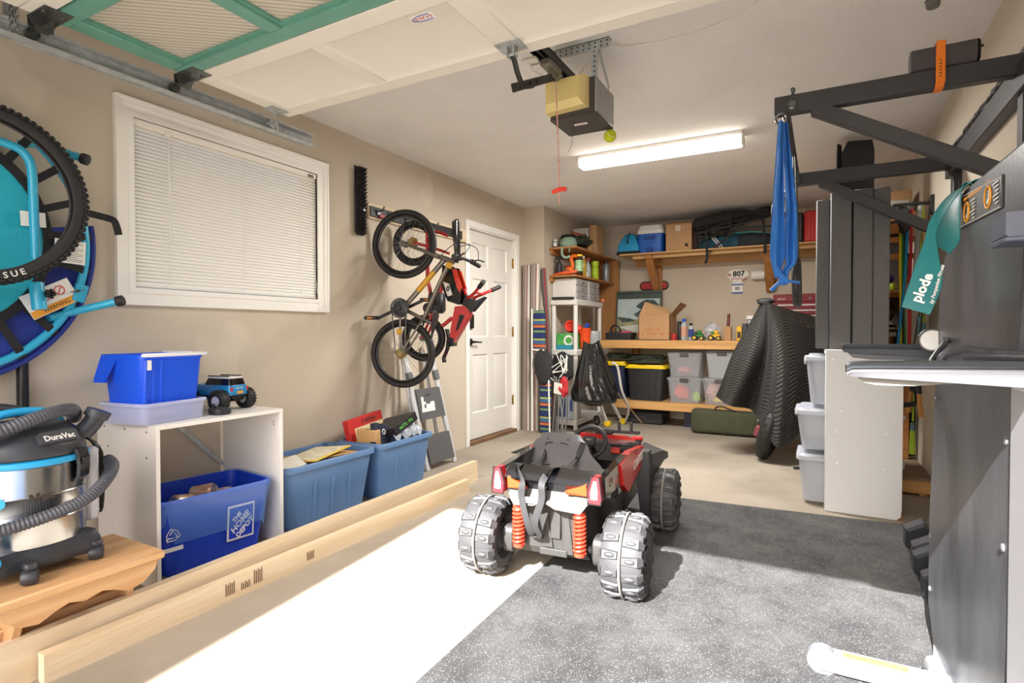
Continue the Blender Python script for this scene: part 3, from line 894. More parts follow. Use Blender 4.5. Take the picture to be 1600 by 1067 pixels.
# ---------------------------------------------------------------- folded treadmill, deck standing upright
M_deck = pm('deck_underside', (56, 57, 61), .36, col2=(92, 94, 101), vs=5, bump=.08, bs=90, stretch=(1, 1, .35))
M_tw = pm('white_frame', (166, 166, 170), .5)
M_td = pm('dark_trim', (66, 70, 78), .42)
M_silver = pm('silver_plastic', (106, 106, 110), .42, metal=.2, bump=.06, bs=400)
td = thing('treadmill', 'folded grey treadmill with its deck upright and handrails pointing into the room', 'treadmill', (.5, 1.95, 0))
dk = MB()
DL = lambda y: .352 + (y - 1.98) * -.03
pts = [(1.60, .05), (2.30, .05), (2.395, .16), (2.395, .45), (2.31, 1.02), (2.27, 1.30), (2.09, 1.40), (2.04, 1.495), (1.47, 1.495), (1.575, .9), (1.585, .4)]
def dkx(p, o):
    return (DL(p[0]) + o, p[0], p[1])
n_ = len(pts)
dk.loft([[dkx(p, .10) for p in pts], [dkx(p, .004) for p in pts], [dkx((1.98 + (p[0] - 1.98) * .985, .77 + (p[1] - .77) * .99), 0) for p in pts]])
obj('deck', dk, M_deck, td, angle=20)
for y, z in ((1.60, .86), (1.61, .62), (1.61, .28), (2.36, .22), (2.365, .40), (2.31, .88)):
    obj('deck_bolt', MB().lathe([(.010, 0), (.009, .004), (.004, .006), (0, .006)], 12, (DL(y), y, z), (-1, 0, 0)), M_silver, td)
# belt guard post, white
obj('side_rail', MB().bb(.361, 1.44, .02, .46, 1.568, .985, .006), M_tw, td, label='white side rail')
obj('upright', MB().bb(.47, 1.36, .0, .56, 1.52, 1.25, .015).bb(.47, 2.40, .0, .56, 2.48, 1.25, .015), M_td, td)
def rail(y0, y1, sec):
    """slim tapering arm: (x, underside, top) sections"""
    return MB().loft([[(x, y0 + .004, zb), (x, y1, zb), (x, y1, zt - .004), (x, y1 - .006, zt), (x, y0 + .006, zt), (x, y0, zt - .008)] for x, zb, zt in sec])
def rail_top(y0, y1, sec):
    return MB().loft([[(x, y0 - .001, zt), (x, y1 + .001, zt), (x, y1 - .004, zt + .011), (x, y0 + .008, zt + .011)] for x, zb, zt in sec])
nsec = [(.053, 1.010, 1.016), (.062, 1.004, 1.022), (.10, 1.002, 1.024), (.22, .998, 1.027), (.34, .993, 1.030), (.6, .985, 1.036)]
hr = obj('handrail', rail(1.40, 1.50, nsec), M_silver, td, label='silver near handrail')
obj('rail_pad', rail_top(1.40, 1.50, nsec), M_td, hr)
obj('rail_underside', MB().loft([[(x, 1.42, z), (x, 1.48, z), (x, 1.48, 1.004), (x, 1.42, 1.004)] for x, z in ((.074, 1.001), (.085, .991), (.11, .986), (.17, .987), (.24, .995))]), pm('pale_plastic', (118, 116, 110), .45), hr)
fsec = [(.074, 1.034, 1.040), (.082, 1.024, 1.044), (.2, 1.018, 1.044), (.6, 1.006, 1.042)]
hr2 = obj('handrail', rail(2.40, 2.50, fsec), M_td, td, label='dark far handrail')
obj('rail_pad', rail_top(2.40, 2.50, fsec), M_td, hr2)
obj('rail_underside', MB().loft([[(x, 2.42, z), (x, 2.48, z), (x, 2.48, 1.028), (x, 2.42, 1.028)] for x, z in ((.095, 1.02), (.11, 1.004), (.17, .998), (.34, 1.0), (.42, 1.015))]), M_td, hr2)
# console corner
obj('console_tray', MB().loft([[(x, y, z) for x, y, z in ((x, 1.40, 1.285 - e), (x, 1.50, 1.285), (x, 1.50, 1.328), (x, 1.40, 1.328 + e * .3))] for x, e in ((.312, 0), (.318, .004), (.6, .012))]).bb(.308, 1.395, 1.272, .6, 1.505, 1.282, .003), pm('blue_grey_plastic', (84, 90, 108), .35), td)
# round dial on the far rail
dl = obj('dial_ring', MB().lathe([(.0, 0), (.040, 0), (.042, .01), (.038, .02), (.0, .02)], 28, (.331, 2.31, 1.071), (-.16, -1, .06)), M_dsteel, td)
obj('dial_face', MB().lathe([(.0, .0205), (.033, .0205), (.031, .0225), (.0, .0225)], 28, (.331, 2.31, 1.071), (-.16, -1, .06)), pm('dial_face', (226, 226, 224), .4), dl)
# cables looped over the rails
obj('cable', MB().tube([(.345, 2.2, 1.075), (.333, 2.1, 1.068), (.315, 2.08, 1.045), (.294, 2.05, 1.015), (.285, 2.0, 1.0)], .009, 8, smooth=5), pm('braided_cable', (58, 60, 66), .4, var=.35, vs=70), td)
cbl = MB().tube([(.245, 1.6, 1.03), (.248, 1.6, 1.042), (.262, 1.6, 1.054), (.291, 1.58, 1.060), (.331, 1.55, 1.056), (.42, 1.5, 1.05)], .009, 8, smooth=5)
cbl.tube([(.275, 1.53, 1.046), (.33, 1.5, 1.048), (.5, 1.46, 1.046)], .008, 8, smooth=5)
obj('cable', cbl, pm('braided_cable', (58, 60, 66), .4, var=.35, vs=70), td)
# warning label
lbm = obj('warning_label', MB().loft([[(DL(y) - .004, y, z) for y, z in ((2.04, 1.393), (1.645, 1.38), (1.645, 1.455), (2.035, 1.485))], [(DL(y) - .001, y, z) for y, z in ((2.04, 1.393), (1.645, 1.38), (1.645, 1.455), (2.035, 1.485))]]), pm('label_black', (48, 47, 46), .5), td)
M_or = pm('label_orange', (232, 160, 52), .5); M_lw = pm('label_white', (236, 234, 230), .5)
def LX(y, z):
    return frame((DL(y) - .0046, y, z), (0.05, -1, 0), (0, 0, 1))
scrawl('label_heading', 25, M_or, lbm, LX(1.845, 1.462), .0145, bold=.0004)
lt = MB(); lf_ = MB()
for yc in (1.935, 1.745):
    obj('label_ring', MB().tube([(DL(yc) - .005, yc + .026 * math.cos(a), 1.425 + .026 * math.sin(a)) for a in [2 * math.pi * i / 24 for i in range(24)]], .0028, 6, closed=True), M_or, lbm)
    lf_.prism([(yc - .012, 1.41), (yc + .014, 1.41), (yc + .010, 1.418), (yc - .002, 1.423), (yc - .006, 1.443), (yc - .012, 1.441)], DL(yc) - .0048, DL(yc) - .0042, 'yz')
    for k in range(6):
        for sg in (.062, .0):
            y0 = yc + (.036 if sg else -.036 - .05)
            z = 1.443 - k * .0095
            lt.bb(DL(yc) - .0046, y0, z, DL(yc) - .0041, y0 + .048 - .012 * (k % 3), z + .003)
obj('label_pictogram', lf_, M_lw, lbm); obj('label_text_lines', lt, M_lw, lbm)
lfm = MB()
A = [dkx(p, -.0042) for p in ((2.035, 1.397), (1.65, 1.384), (1.65, 1.451), (2.03, 1.481))]
lfm.tube(A, .0012, 4, closed=True)
obj('label_border', lfm, M_lw, lbm)
# base: white legs with a caster, black damper
bs = MB().bb(-.0, 2.015, .022, .50, 2.085, .075, .008).prism([(.26, 2.0), (.46, 1.55), (.60, 1.55), (.60, 2.40), (.36, 2.40), (.31, 2.10)], .02, .06, 'xy')
obj('base_leg', bs, M_tw, td, label='white base leg on the floor')
obj('leg_label', MB().bb(.075, 2.03, .0752, .245, 2.07, .0762), pm('pale_yellow_label', (170, 150, 92), .5), td)
scrawl('leg_lettering', 25, pm('label_ochre', (120, 84, 20), .5), td, frame((.16, 2.05, .0764), (1, 0, 0), (0, 1, 0)), .0125)
obj('caster', MB().lathe([(.0, -.022), (.040, -.022), (.045, -.016), (.045, .016), (.040, .022), (.0, .022)], 28, (.018, 2.05, .045), (0, 1, 0)), pm('grey_wheel', (110, 112, 118), .5), td)
obj('foot_plate', MB().bar((.30, 2.10, .10), (.355, 2.02, .0), .10, .03, .006, up=(1, 0, 0)), pm('foot_grey', (150, 152, 154), .5), td)
dmp = MB().cyl((.325, 1.66, .02), (.325, 1.64, .10), .016, n=12).cyl((.325, 1.64, .09), (.325, 1.635, .17), .022, n=14)
obj('damper', dmp, pm('black_gloss', (36, 37, 40), .25), td)
obj('damper_bracket', MB().bb(.30, 1.60, .15, .35, 1.66, .19, .008).bb(.345, 1.58, .12, .352, 1.64, .22, .003), M_tw, td)

# ---------------------------------------------------------------- teal resistance band draped over the deck
tl = thing('resistance_band', 'teal flat resistance band with white lettering draped over the treadmill top', 'exercise band', (.26, 2.2, 1.05))
M_teal = pm('teal_latex', (30, 120, 124), .5, var=.10, vs=6)
# two edge curves of each stretch of ribbon
def ribbon(L, Rr, n=8, th=.0025):
    a = catmull(L, n); b = catmull(Rr, n)
    m_ = len(a) - 1
    return MB().grid(lambda u, v: a[min(m_, int(round(u * m_)))].lerp(b[min(m_, int(round(u * m_)))], v), m_, 5, thick=th)
obj('band', ribbon([(.211, 1.985, 1.172), (.241, 1.99, 1.283), (.264, 1.99, 1.36), (.278, 2.0, 1.419), (.313, 2.01, 1.478), (.350, 2.02, 1.506), (.39, 2.03, 1.503), (.43, 2.04, 1.40)],
                  [(.275, 1.965, 1.148), (.300, 1.95, 1.234), (.291, 1.955, 1.321), (.290, 1.975, 1.385), (.318, 1.965, 1.452), (.352, 1.95, 1.502), (.392, 1.94, 1.503), (.43, 1.94, 1.40)]), M_teal, tl)
obj('band_loop', ribbon([(.283, 2.03, 1.362), (.300, 2.035, 1.41), (.322, 2.035, 1.462), (.347, 2.03, 1.503), (.385, 2.03, 1.507), (.425, 2.03, 1.42)],
                       [(.318, 1.965, 1.318), (.338, 1.955, 1.352), (.338, 1.955, 1.404), (.339, 1.955, 1.455), (.352, 1.955, 1.509), (.425, 1.955, 1.43)]), M_teal, tl)
tx = frame((.257, 1.966, 1.225), (.36, -.05, .93), (-.9, .25, .36))
text('band_lettering', 'plode', pm('band_white', (240, 244, 242), .5), tl, tx, .037, bold=.0012)
text('band_lettering', 'by Pompanion Fitness', M_lw, tl, frame((.288, 1.950, 1.232), (.22, -.02, .97), (-.95, .25, .2)), .0125, shear=.3, bold=.0003)
# ---------------------------------------------------------------- hex dumbbells on the floor behind the deck
def hexhead(c, r, L, a=0):
    mb = MB()
    P6 = [(r * math.cos(R(60 * k + 30)), r * math.sin(R(60 * k + 30))) for k in range(6)]
    X = Matrix.Translation(c) @ Euler((0, 0, a)).to_matrix().to_4x4()
    mb.loft([[(x * .82, -L / 2, z * .82) for x, z in P6], [(x, -L / 2 + .012, z) for x, z in P6], [(x, L / 2 - .012, z) for x, z in P6], [(x * .82, L / 2, z * .82) for x, z in P6]], xf=X)
    return mb
M_hex = pm('hex_rubber', (40, 43, 50), .45, var=.1, vs=20)
def dumbbell(x, y, z, r, lab):
    t = thing('hex_dumbbell', lab, 'dumbbell', (x, y, z), group='hex dumbbells behind the treadmill')
    L = r * 1.25
    for s_ in (-1, 1):
        obj('weight', hexhead((x, y + s_ * (.075 + L / 2), z + r * .87), r, L), M_hex, t)
    obj('grip', MB().cyl((x, y - .08, z + r * .87), (x, y + .08, z + r * .87), .016, n=12), M_steel, t)
dumbbell(.455, 3.26, .009, .085, 'large dark hex dumbbell on the mat, biggest of the three')
dumbbell(.44, 2.92, .009, .075, 'dark hex dumbbell on the mat between the other two by the treadmill')
dumbbell(.455, 2.60, .009, .066, 'dark hex dumbbell on the mat, tucked closest behind the treadmill deck')
# ================================================================ LEFT WALL
# ---------------------------------------------------------------- folded trampoline hung on the wall
M_cyan = pm('cyan_powdercoat', (52, 176, 214), .3, coat=.3)
M_web = pm('black_webbing', (30, 30, 32), .8)
M_navy = pm('royal_cover', (30, 52, 140), .6, var=.12, vs=6)
M_mat = pm('turquoise_mat', (30, 168, 190), .7, var=.05, vs=60)
M_rubb = pm('black_rubber', (34, 33, 34), .6, var=.12, vs=20)
M_paper = pm('paper_label', (236, 234, 228), .6)
tp = thing('trampoline', 'round mini trampoline with cyan frame and navy cover hung above the vacuum', 'trampoline', (-2.86, .86, .93))
TC = Vector((-2.86, .805, 1.475)); TR = .475
def tpt(r, a, o=0.0):
    return (TC.x + o, TC.y + r * math.cos(a), TC.z + r * 1.12 * math.sin(a))
def disc(r0, r1, o, n=48, th=.008):
    mb = MB()
    return mb.loft([[tpt(r, 2 * math.pi * k / n, oo) for k in range(n)] for r, oo in ((r0, o), (r1, o), (r1, o + th), (r0, o + th))], closed=True)
cv = []
for k in range(37):
    a = R(-205 + 215 * k / 36)
    cv.append([tpt(r, a, o) for r, o in ((.345, -.035), (.515, -.035), (.515, -.02), (.345, -.02))])
obj('safety_cover', MB().loft(cv), M_navy, tp)
obj('cover_edge', MB().tube([tpt(.512, R(-205 + 215 * k / 50), -.02) for k in range(51)], .012, 8), M_navy, tp)
obj('jumping_mat', MB().loft([[tpt(r, 2 * math.pi * k / 48, o) for k in range(48)] for r, o in ((.33, -.012), (.33, 0), (.16, .004), (.001, .006))]), M_mat, tp)
obj('mat_binding', disc(.318, .352, -.004, th=.009), M_web, tp)
obj('rim', MB().tube([tpt(TR, 2 * math.pi * k / 72, 0) for k in range(72)], .0165, 10, closed=True), M_cyan, tp)
for k in range(22):
    a = 2 * math.pi * (k + .3) / 22
    d = Vector(tpt(1, a)) - TC
    obj('tension_strap', MB().bar(TC + d * .335 + Vector((.006, 0, 0)), TC + d * .458 + Vector((.019, 0, 0)), .030, .003, up=(1, 0, 0)).bar(TC + d * .452 + Vector((.018, 0, 0)), TC + d * .494 + Vector((.006, 0, 0)), .030, .004, up=(1, 0, 0)), M_web, tp)
# folded legs: bent tubes over the mat, and stub feet
lg = MB().tube([(-2.835, .55, 1.83), (-2.80, .88, 1.84), (-2.79, 1.00, 1.832), (-2.785, 1.045, 1.80), (-2.782, 1.06, 1.74), (-2.78, 1.063, 1.60), (-2.775, 1.066, 1.36)], .017, 10, smooth=5)
leg1 = obj('folding_leg', lg, M_cyan, tp)
obj('red_band', MB().cyl((-2.805, .90, 1.842), (-2.797, .955, 1.842), .0185, n=12), pm('red_tape', (226, 70, 48), .5), leg1)
obj('leg_socket', MB().cyl((-2.80, 1.075, 1.30), (-2.79, 1.082, 1.19), .026, n=14), M_cyan, tp)
kb = MB().cyl((-2.775, 1.10, 1.255), (-2.755, 1.105, 1.255), .010, n=10)
for k in range(5):
    a = 2 * math.pi * k / 5
    kb.sph((-2.757, 1.105 + .013 * math.cos(a), 1.255 + .013 * math.sin(a)), .009, 8, 6)
obj('clamp_knob', kb, M_blk, tp)
for (a, e) in ((R(50), (-2.74, 1.225, 1.832)), (R(-34), (-2.70, 1.335, 1.235))):
    p = Vector(tpt(TR, a))
    f = obj('stub_foot', MB().tube([p - Vector((0, .06, .02)), p, p + (Vector(e) - p) * .4, e], .0165, 10, smooth=4), M_cyan, tp)
    d = (Vector(e) - p).normalized()
    obj('foot_cap', MB().lathe([(.0, -.012), (.021, -.012), (.0235, -.006), (.0235, .014), (.018, .018), (.0, .018)], 18, e, tuple(d)), M_rubb, f)
tw_ = MB()
p = Vector(tpt(TR, R(-22)))
tw_.bar(p + Vector((.02, -.01, -.045)), p + Vector((.02, .01, .03)), .05, .02, .004, up=(1, 0, 0))
obj('rim_clip', tw_, M_cyan, tp)
obj('wing_nut', MB().cyl(p + Vector((.03, -.02, 0)), p + Vector((.055, -.02, 0)), .006, n=8).bar(p + Vector((.05, -.045, -.006)), p + Vector((.05, .005, .006)), .010, .004), M_steel, tp)
obj('loose_strap', MB().tube([tpt(.49, R(16), .01), (-2.84, 1.365, 1.615), (-2.83, 1.385, 1.60), (-2.83, 1.40, 1.545)], .018, 6, smooth=4, flat=.3, up=(1, 0, .3)), M_web, tp)
# printed labels
lb1 = obj('care_label', MB(frame((-2.842, 1.205, 1.445), (0, 1, -.05), (0, .05, 1))).bb(-.05, -.05, 0, .065, .05, .002), M_paper, tp)
ll = MB(frame((-2.842, 1.205, 1.445), (0, 1, -.05), (0, .05, 1)))
for k in range(11):
    ll.bb(-.045, .04 - k * .008, .002, .055 - .02 * (k % 3 == 2), .0425 - k * .008, .0024)
obj('label_print', ll, pm('grey_ink', (120, 118, 116), .7), lb1)
FX = frame((-2.836, 1.135, 1.235), (0, .75, .42), (0, -.42, .75))
wl = obj('warning_label', MB(FX).bb(-.09, -.05, 0, .10, .055, .002), M_paper, tp)
obj('label_band', MB(FX).bb(-.088, -.048, .002, .098, -.018, .0026), M_or, wl)
text('label_heading', 'WARNING', pm('label_ink', (60, 50, 44), .6), wl, FX @ Matrix.Translation((.01, -.033, .003)), .022)
pr_ = MB(FX)
for x in (-.01, .05):
    pr_.torus((x, .02, .003), .018, .002, n=20, m=6); pr_.bar((x - .012, .008, .003), (x + .012, .032, .003), .003, .002)
obj('prohibition_sign', pr_, pm('sign_red', (206, 60, 50), .6), wl)
obj('small_label', MB(frame((-2.838, 1.04, 1.56), (0, 1, .05), (0, -.05, 1))).bb(0, -.03, 0, .085, .03, .002), M_paper, tp)

# ---------------------------------------------------------------- big knobby tyre hung over it
ty = thing('bicycle_tyre', 'black knobby mountain bike tyre hanging in front of the trampoline', 'tyre', (-2.74, .86, 1.26))
KC = Vector((-2.725, .865, 1.615)); KR = .315
Xt = Matrix.Translation(KC) @ Euler((0, R(90), R(-8))).to_matrix().to_4x4()
rg = []
for i in range(64):
    a = 2 * math.pi * i / 64
    sec = [(-.026, -.026), (-.032, -.012), (-.03, .008), (-.02, .022), (0, .029), (.02, .022), (.03, .008), (.032, -.012), (.026, -.026), (.022, -.02), (.024, .0), (0, .02), (-.024, .0), (-.022, -.02)]
    rg.append([Xt @ Vector(((KR + r) * math.cos(a), (KR + r) * math.sin(a), z)) for z, r in sec])
obj('casing', MB().loft(rg, closed=True), M_rubb, ty)
tdm = MB()
for i in range(90):
    a = 2 * math.pi * i / 90
    for z, rr, s_ in ((-.027, .016, 0), (.027, .016, 0), (-.011, .027, .5), (.011, .027, .5)):
        b = a + s_ * 2 * math.pi / 90
        Xk = Xt @ Euler((0, 0, b)).to_matrix().to_4x4()
        tdm.bb(KR + rr - .004, -.0075, z - .0065, KR + rr + .006, .0075, z + .0065, .0015, 0, Xk)
obj('tread', tdm, M_rubb, ty)
M_pr = pm('tyre_print', (226, 224, 220), .6)
for i, chr_ in enumerate('TEAM ISSUE'):
    a = R(24 - (9 - i) * 4.9)
    if chr_ != ' ':
        text('sidewall_print', chr_, M_pr, ty, Xt @ frame(((KR - .002) * math.cos(a), (KR - .002) * math.sin(a), .0325), (-math.sin(a), math.cos(a), 0), (-math.cos(a), -math.sin(a), 0)), .032, bold=.0004)
hk = MB().cyl((XL, .80, 1.965), (-2.70, .80, 1.965), .007, n=8).tube([(-2.70, .80, 1.965), (-2.69, .80, 1.975), (-2.685, .80, 1.99)], .007, 8)
hk.bb(XL, .78, 1.93, XL + .006, .82, 2.0)
single('wall_hook', hk, M_steel, 'steel hook on the wall holding the knobby tyre', 'hook')
# black pipe standing behind the vacuum
single('vacuum_wand', MB().cyl((-2.90, 1.06, .02), (-2.905, 1.065, 1.02), .021, n=14).cyl((-2.9, 1.06, .40), (-2.9, 1.06, .46), .027, n=14), pm('black_gloss', (36, 37, 40), .25),
       'upright black plastic tube against the wall behind the vacuum', 'tube')

# ---------------------------------------------------------------- wooden step stool and shop vacuum
M_pine = wood('pine', (208, 168, 122), (190, 142, 94), axis=1, scale=9)
M_pine_x = wood('pine_cross', (214, 164, 104), (194, 140, 82), axis=0, scale=9)
M_pine_z = wood('pine_upright', (206, 166, 120), (188, 142, 96), axis=2, scale=9)
ss = thing('step_stool', 'low pine step stool under the vacuum with a scalloped apron', 'stool', (-2.26, .93, 0))
sx0, sx1, sy0, sy1, sz = -2.44, -2.085, .68, 1.175, .305
obj('top_board', MB().bb(sx0, sy0, sz - .03, sx1, sy1, sz, .006), M_pine, ss)
ap = [(sy0 + .03, sz - .03), (sy1 - .03, sz - .03), (sy1 - .03, sz - .055)]
for k in range(13):
    t = k / 12
    ap.append((sy1 - .045 - t * (sy1 - sy0 - .09), sz - .055 - .055 * (1 - abs(math.sin(t * math.pi * 2)) ) * (.5 + .5 * abs(2 * t - 1)) * .0 - .04 * (abs(2 * t - 1) ** .8) - .03 * (1 - abs(math.cos(t * math.pi * 2)) ) * .0 - (.035 if .4 < t < .6 else .0)))
ap.append((sy0 + .03, sz - .055))
apz = [(sy0 + .02, sz - .03), (sy1 - .02, sz - .03), (sy1 - .03, sz - .06), (sy1 - .07, sz - .095), (sy1 - .12, sz - .105), (sy1 - .16, sz - .085), (sy1 - .20, sz - .072), (sy1 - .25, sz - .085), (sy1 - .295, sz - .072), (sy1 - .335, sz - .085), (sy1 - .375, sz - .105), (sy1 - .425, sz - .095), (sy0 + .03, sz - .06)]
for x in (sx1 - .035, sx0 + .012):
    obj('apron', MB().prism(apz, x, x + .022, 'yz'), M_pine, ss)
for y, dy in ((sy0 + .115, -.04), (sy1 - .09, .05)):
    lgp = MB()
    q0 = [(sx0 + .05, y - .011), (sx1 - .08, y - .011), (sx1 - .08, y + .011), (sx0 + .05, y + .011)]
    lgp.loft([[(a + (-.03 if a < -2.3 else -.055), b_ + dy, 0) for a, b_ in q0], [(a, b_, sz - .03) for a, b_ in q0]])
    obj('leg_board', lgp, M_pine_z, ss)
obj('stretcher', MB().bb(-2.28, sy0 + .03, .10, -2.245, sy1 - .05, .16, .004), M_pine, ss)

vc = thing('shop_vacuum', 'stainless steel shop vacuum with black lid and blue trim standing on the pine stool', 'vacuum cleaner', (-2.345, .875, .305))
M_inox = pm('polished_steel', (176, 178, 181), .2, metal=1.0)
M_vb = pm('vacuum_black', (52, 54, 60), .42)
M_vbl = pm('vacuum_blue', (40, 160, 214), .4)
VC = Vector((-2.37, .87, .305))
obj('canister', MB().lathe([(.155, .10), (.178, .115), (.181, .205), (.184, .21), (.181, .215), (.181, .30), (.184, .305), (.181, .31), (.181, .405), (.175, .42)], 40, VC), M_inox, vc)
base = MB()
rg = []
for z, k in ((.035, .96), (.05, 1.0), (.09, .98), (.115, .92)):
    ring = []
    for i in range(48):
        a = 2 * math.pi * i / 48
        r = .185 + .055 * max(0, math.cos(2 * (a - R(0)) * 2 - R(180) )) ** 2
        ring.append((VC.x + r * k * math.cos(a), VC.y + r * k * math.sin(a), VC.z + z))
    rg.append(ring)
base.loft(rg)
obj('dolly_base', base, M_vb, vc)
for a in (-18, 42, 132, 222):
    c = VC + Vector((.225 * math.cos(R(a)), .225 * math.sin(R(a)), 0))
    b_ = obj('caster', MB().lathe([(0, -.022), (.024, -.022), (.028, -.014), (.028, .014), (.024, .022), (0, .022)], 18, c + Vector((.0, .0, .028)), (.5, .8, 0)), M_vb, vc)
    obj('caster_fork', MB().cyl(c + Vector((0, 0, .03)), c + Vector((0, 0, .075)), .013, n=10).bb(c.x - .018, c.y - .018, c.z + .055, c.x + .018, c.y + .018, c.z + .08, .006), M_vb, b_)
obj('blue_rim', MB().lathe([(.172, .415), (.187, .418), (.190, .427), (.188, .438), (.175, .442)], 40, VC), M_vbl, vc)
obj('lid', MB().lathe([(.178, .445), (.182, .455), (.176, .49), (.16, .525), (.13, .555), (.08, .572), (.0, .576)], 40, VC), M_vb, vc)
obj('carry_handle', MB().tube([VC + Vector((-.02, -.12, .55)), VC + Vector((-.02, -.06, .60)), VC + Vector((-.02, .06, .60)), VC + Vector((-.02, .12, .55))], .017, 10, smooth=5), M_vbl, vc)
Xlid = frame(VC + Vector((.155, .035, .515)), (-.25, .97, .0), (-.5, -.12, .86))
nm = obj('name_plate', MB(Xlid).loft([[(x, y, .0) for x, y in rrect(.135, .05, .012)], [(x * .97, y * .92, .016) for x, y in rrect(.135, .05, .012)]]), M_vb, vc)
text('brand_lettering', 'DuraVac', M_lw, nm, Xlid @ Matrix.Translation((0, -.004, .0162)), .03, bold=.0008)
for a in (36, -62):
    d = Vector((math.cos(R(a)), math.sin(R(a)), 0)); t_ = Vector((-d.y, d.x, 0))
    lt_ = MB().loft([[VC + d * r + t_ * x + Vector((0, 0, z)) for x in (-.028, .028)] + [VC + d * (r - .012) + t_ * x + Vector((0, 0, z)) for x in (.028, -.028)] for r, z in ((.187, .335), (.2, .35), (.204, .39), (.2, .435), (.192, .46))])
    lt_.loft([[VC + d * (r + .004) + t_ * x + Vector((0, 0, z)) for x in (-.02, .02)] + [VC + d * r + t_ * x + Vector((0, 0, z)) for x in (.02, -.02)] for r, z in ((.203, .40), (.205, .425))])
    obj('lid_latch', lt_, pm('black_gloss', (36, 37, 40), .25), vc)
prt = MB().tube([VC + Vector((.06, .155, .50)), VC + Vector((.07, .185, .54)), VC + Vector((.076, .20, .575))], [.036, .034, .034], 16, smooth=3)
prt.cyl(VC + Vector((.074, .196, .565)), VC + Vector((.08, .208, .592)), .043, n=18)
obj('blower_port', prt, M_vb, vc)
pk = MB().bb(VC.x + .02, VC.y + .165, VC.z + .13, VC.x + .075, VC.y + .21, VC.z + .44, .012)
obj('grey_caddy', pk, pm('caddy_grey', (196, 198, 206), .5), vc)
cw = MB()
for k in range(3):
    cw.tube([VC + Vector((.01 - .012 * k, .20, .47)), VC + Vector((.02, .225 + .008 * k, .40)), VC + Vector((.02, .228 + .006 * k, .20 - .02 * k)), VC + Vector((.0, .215, .16))], .0055, 6, smooth=5)
obj('power_cord', cw, M_blk, vc)
def hose(pts, r, smooth=14):
    c = catmull(pts, smooth)
    # resample evenly then ripple the radius
    L = [0]
    for i in range(1, len(c)):
        L.append(L[-1] + (c[i] - c[i - 1]).length)
    n = int(L[-1] / .0058); out = []; j = 0
    for k in range(n + 1):
        s_ = L[-1] * k / n
        while j < len(L) - 2 and L[j + 1] < s_:
            j += 1
        t = (s_ - L[j]) / max(1e-6, L[j + 1] - L[j])
        out.append(c[j].lerp(c[j + 1], t))
    return MB().tube(out, [r * (1.0 if k % 2 else .86) for k in range(len(out))], 12)
obj('hose', hose([VC + Vector(p) for p in ((-.05, -.30, .40), (.06, -.25, .50), (.15, -.12, .565), (.13, .02, .605), (.06, .12, .605), (-.03, .17, .56))], .026), pm('ribbed_hose', (74, 76, 84), .5), vc)
obj('hose', hose([VC + Vector(p) for p in ((.06, -.30, .20), (.17, -.20, .21), (.225, -.05, .235), (.215, .10, .27), (.15, .20, .32), (.07, .255, .35), (.02, .262, .365))], .024), pm('ribbed_hose', (74, 76, 84), .5), vc)
obj('pipe_bend', MB().tube([(-2.66, .70, .85), (-2.66, .86, .90), (-2.68, 1.0, .86), (-2.75, 1.06, .80)], .026, 12, smooth=5), M_vb, vc)
vc.scale = (.93, .93, .86)
# brand mark on the steel
Xb = frame(VC + Vector((.182, -.03, .255)), (.1, 1, 0), (0, 0, 1))
obj('blue_roundel', MB(frame(VC + Vector((.150, -.13, .30)), (.62, .78, 0), (0, 0, 1))).lathe([(0, 0), (.021, 0), (.021, .003), (0, .003)], 24), M_vbl, vc)
text('brand_lettering', 'Vac', pm('label_ink', (60, 50, 44), .6), vc, frame(VC + Vector((.187, -.02, .305)), (.1, 1, .1), (0, -.1, 1)), .045, bold=.002)
obj('drain_cap', MB().lathe([(0, 0), (.03, 0), (.03, .008), (.022, .012), (0, .012)], 20, VC + Vector((.175, -.16, .10)), (1, -.75, 0)), M_vbl, vc)

# ---------------------------------------------------------------- white open cabinet and what is on and in it
M_mel = pm('white_melamine', (236, 233, 228), .4, var=.012, vs=6)
cx0, cx1, cy0, cy1, ct = -2.925, -2.45, 1.345, 1.985, .70
cbx = thing('open_cabinet', 'white melamine open-front cabinet below the window', 'cabinet', ((cx0 + cx1) / 2, (cy0 + cy1) / 2, 0))
obj('side_panel', MB().bb(cx0, cy0, 0, cx1, cy0 + .018, ct - .018, .001), M_mel, cbx)
obj('side_panel', MB().bb(cx0, cy1 - .018, 0, cx1, cy1, ct - .018, .001), M_mel, cbx)
obj('top_panel', MB().bb(cx0, cy0, ct - .018, cx1, cy1, ct, .001), M_mel, cbx)
obj('back_brace', MB().bar((cx0 + .006, cy0 + .3, ct - .02), (cx0 + .006, cy1 - .02, .36), .022, .003, up=(1, 0, 0)), M_galv, cbx)
sc = MB()
for x, z in ((-2.86, ct - .03), (-2.69, ct - .03), (-2.52, ct - .03), (-2.52, ct - .14), (-2.83, ct - .12)):
    sc.lathe([(0, 0), (.005, 0), (.005, .0012), (0, .0012)], 10, (x, cy0, z), (0, -1, 0))
for x, z in ((-2.50, ct - .07), (-2.50, ct - .085)):
    sc.lathe([(0, 0), (.004, 0), (.004, .0012), (0, .0012)], 10, (x, cy1 - .018, z), (0, -1, 0))
obj('screw_heads', sc, pm('screw_grey', (120, 118, 116), .5), cbx)

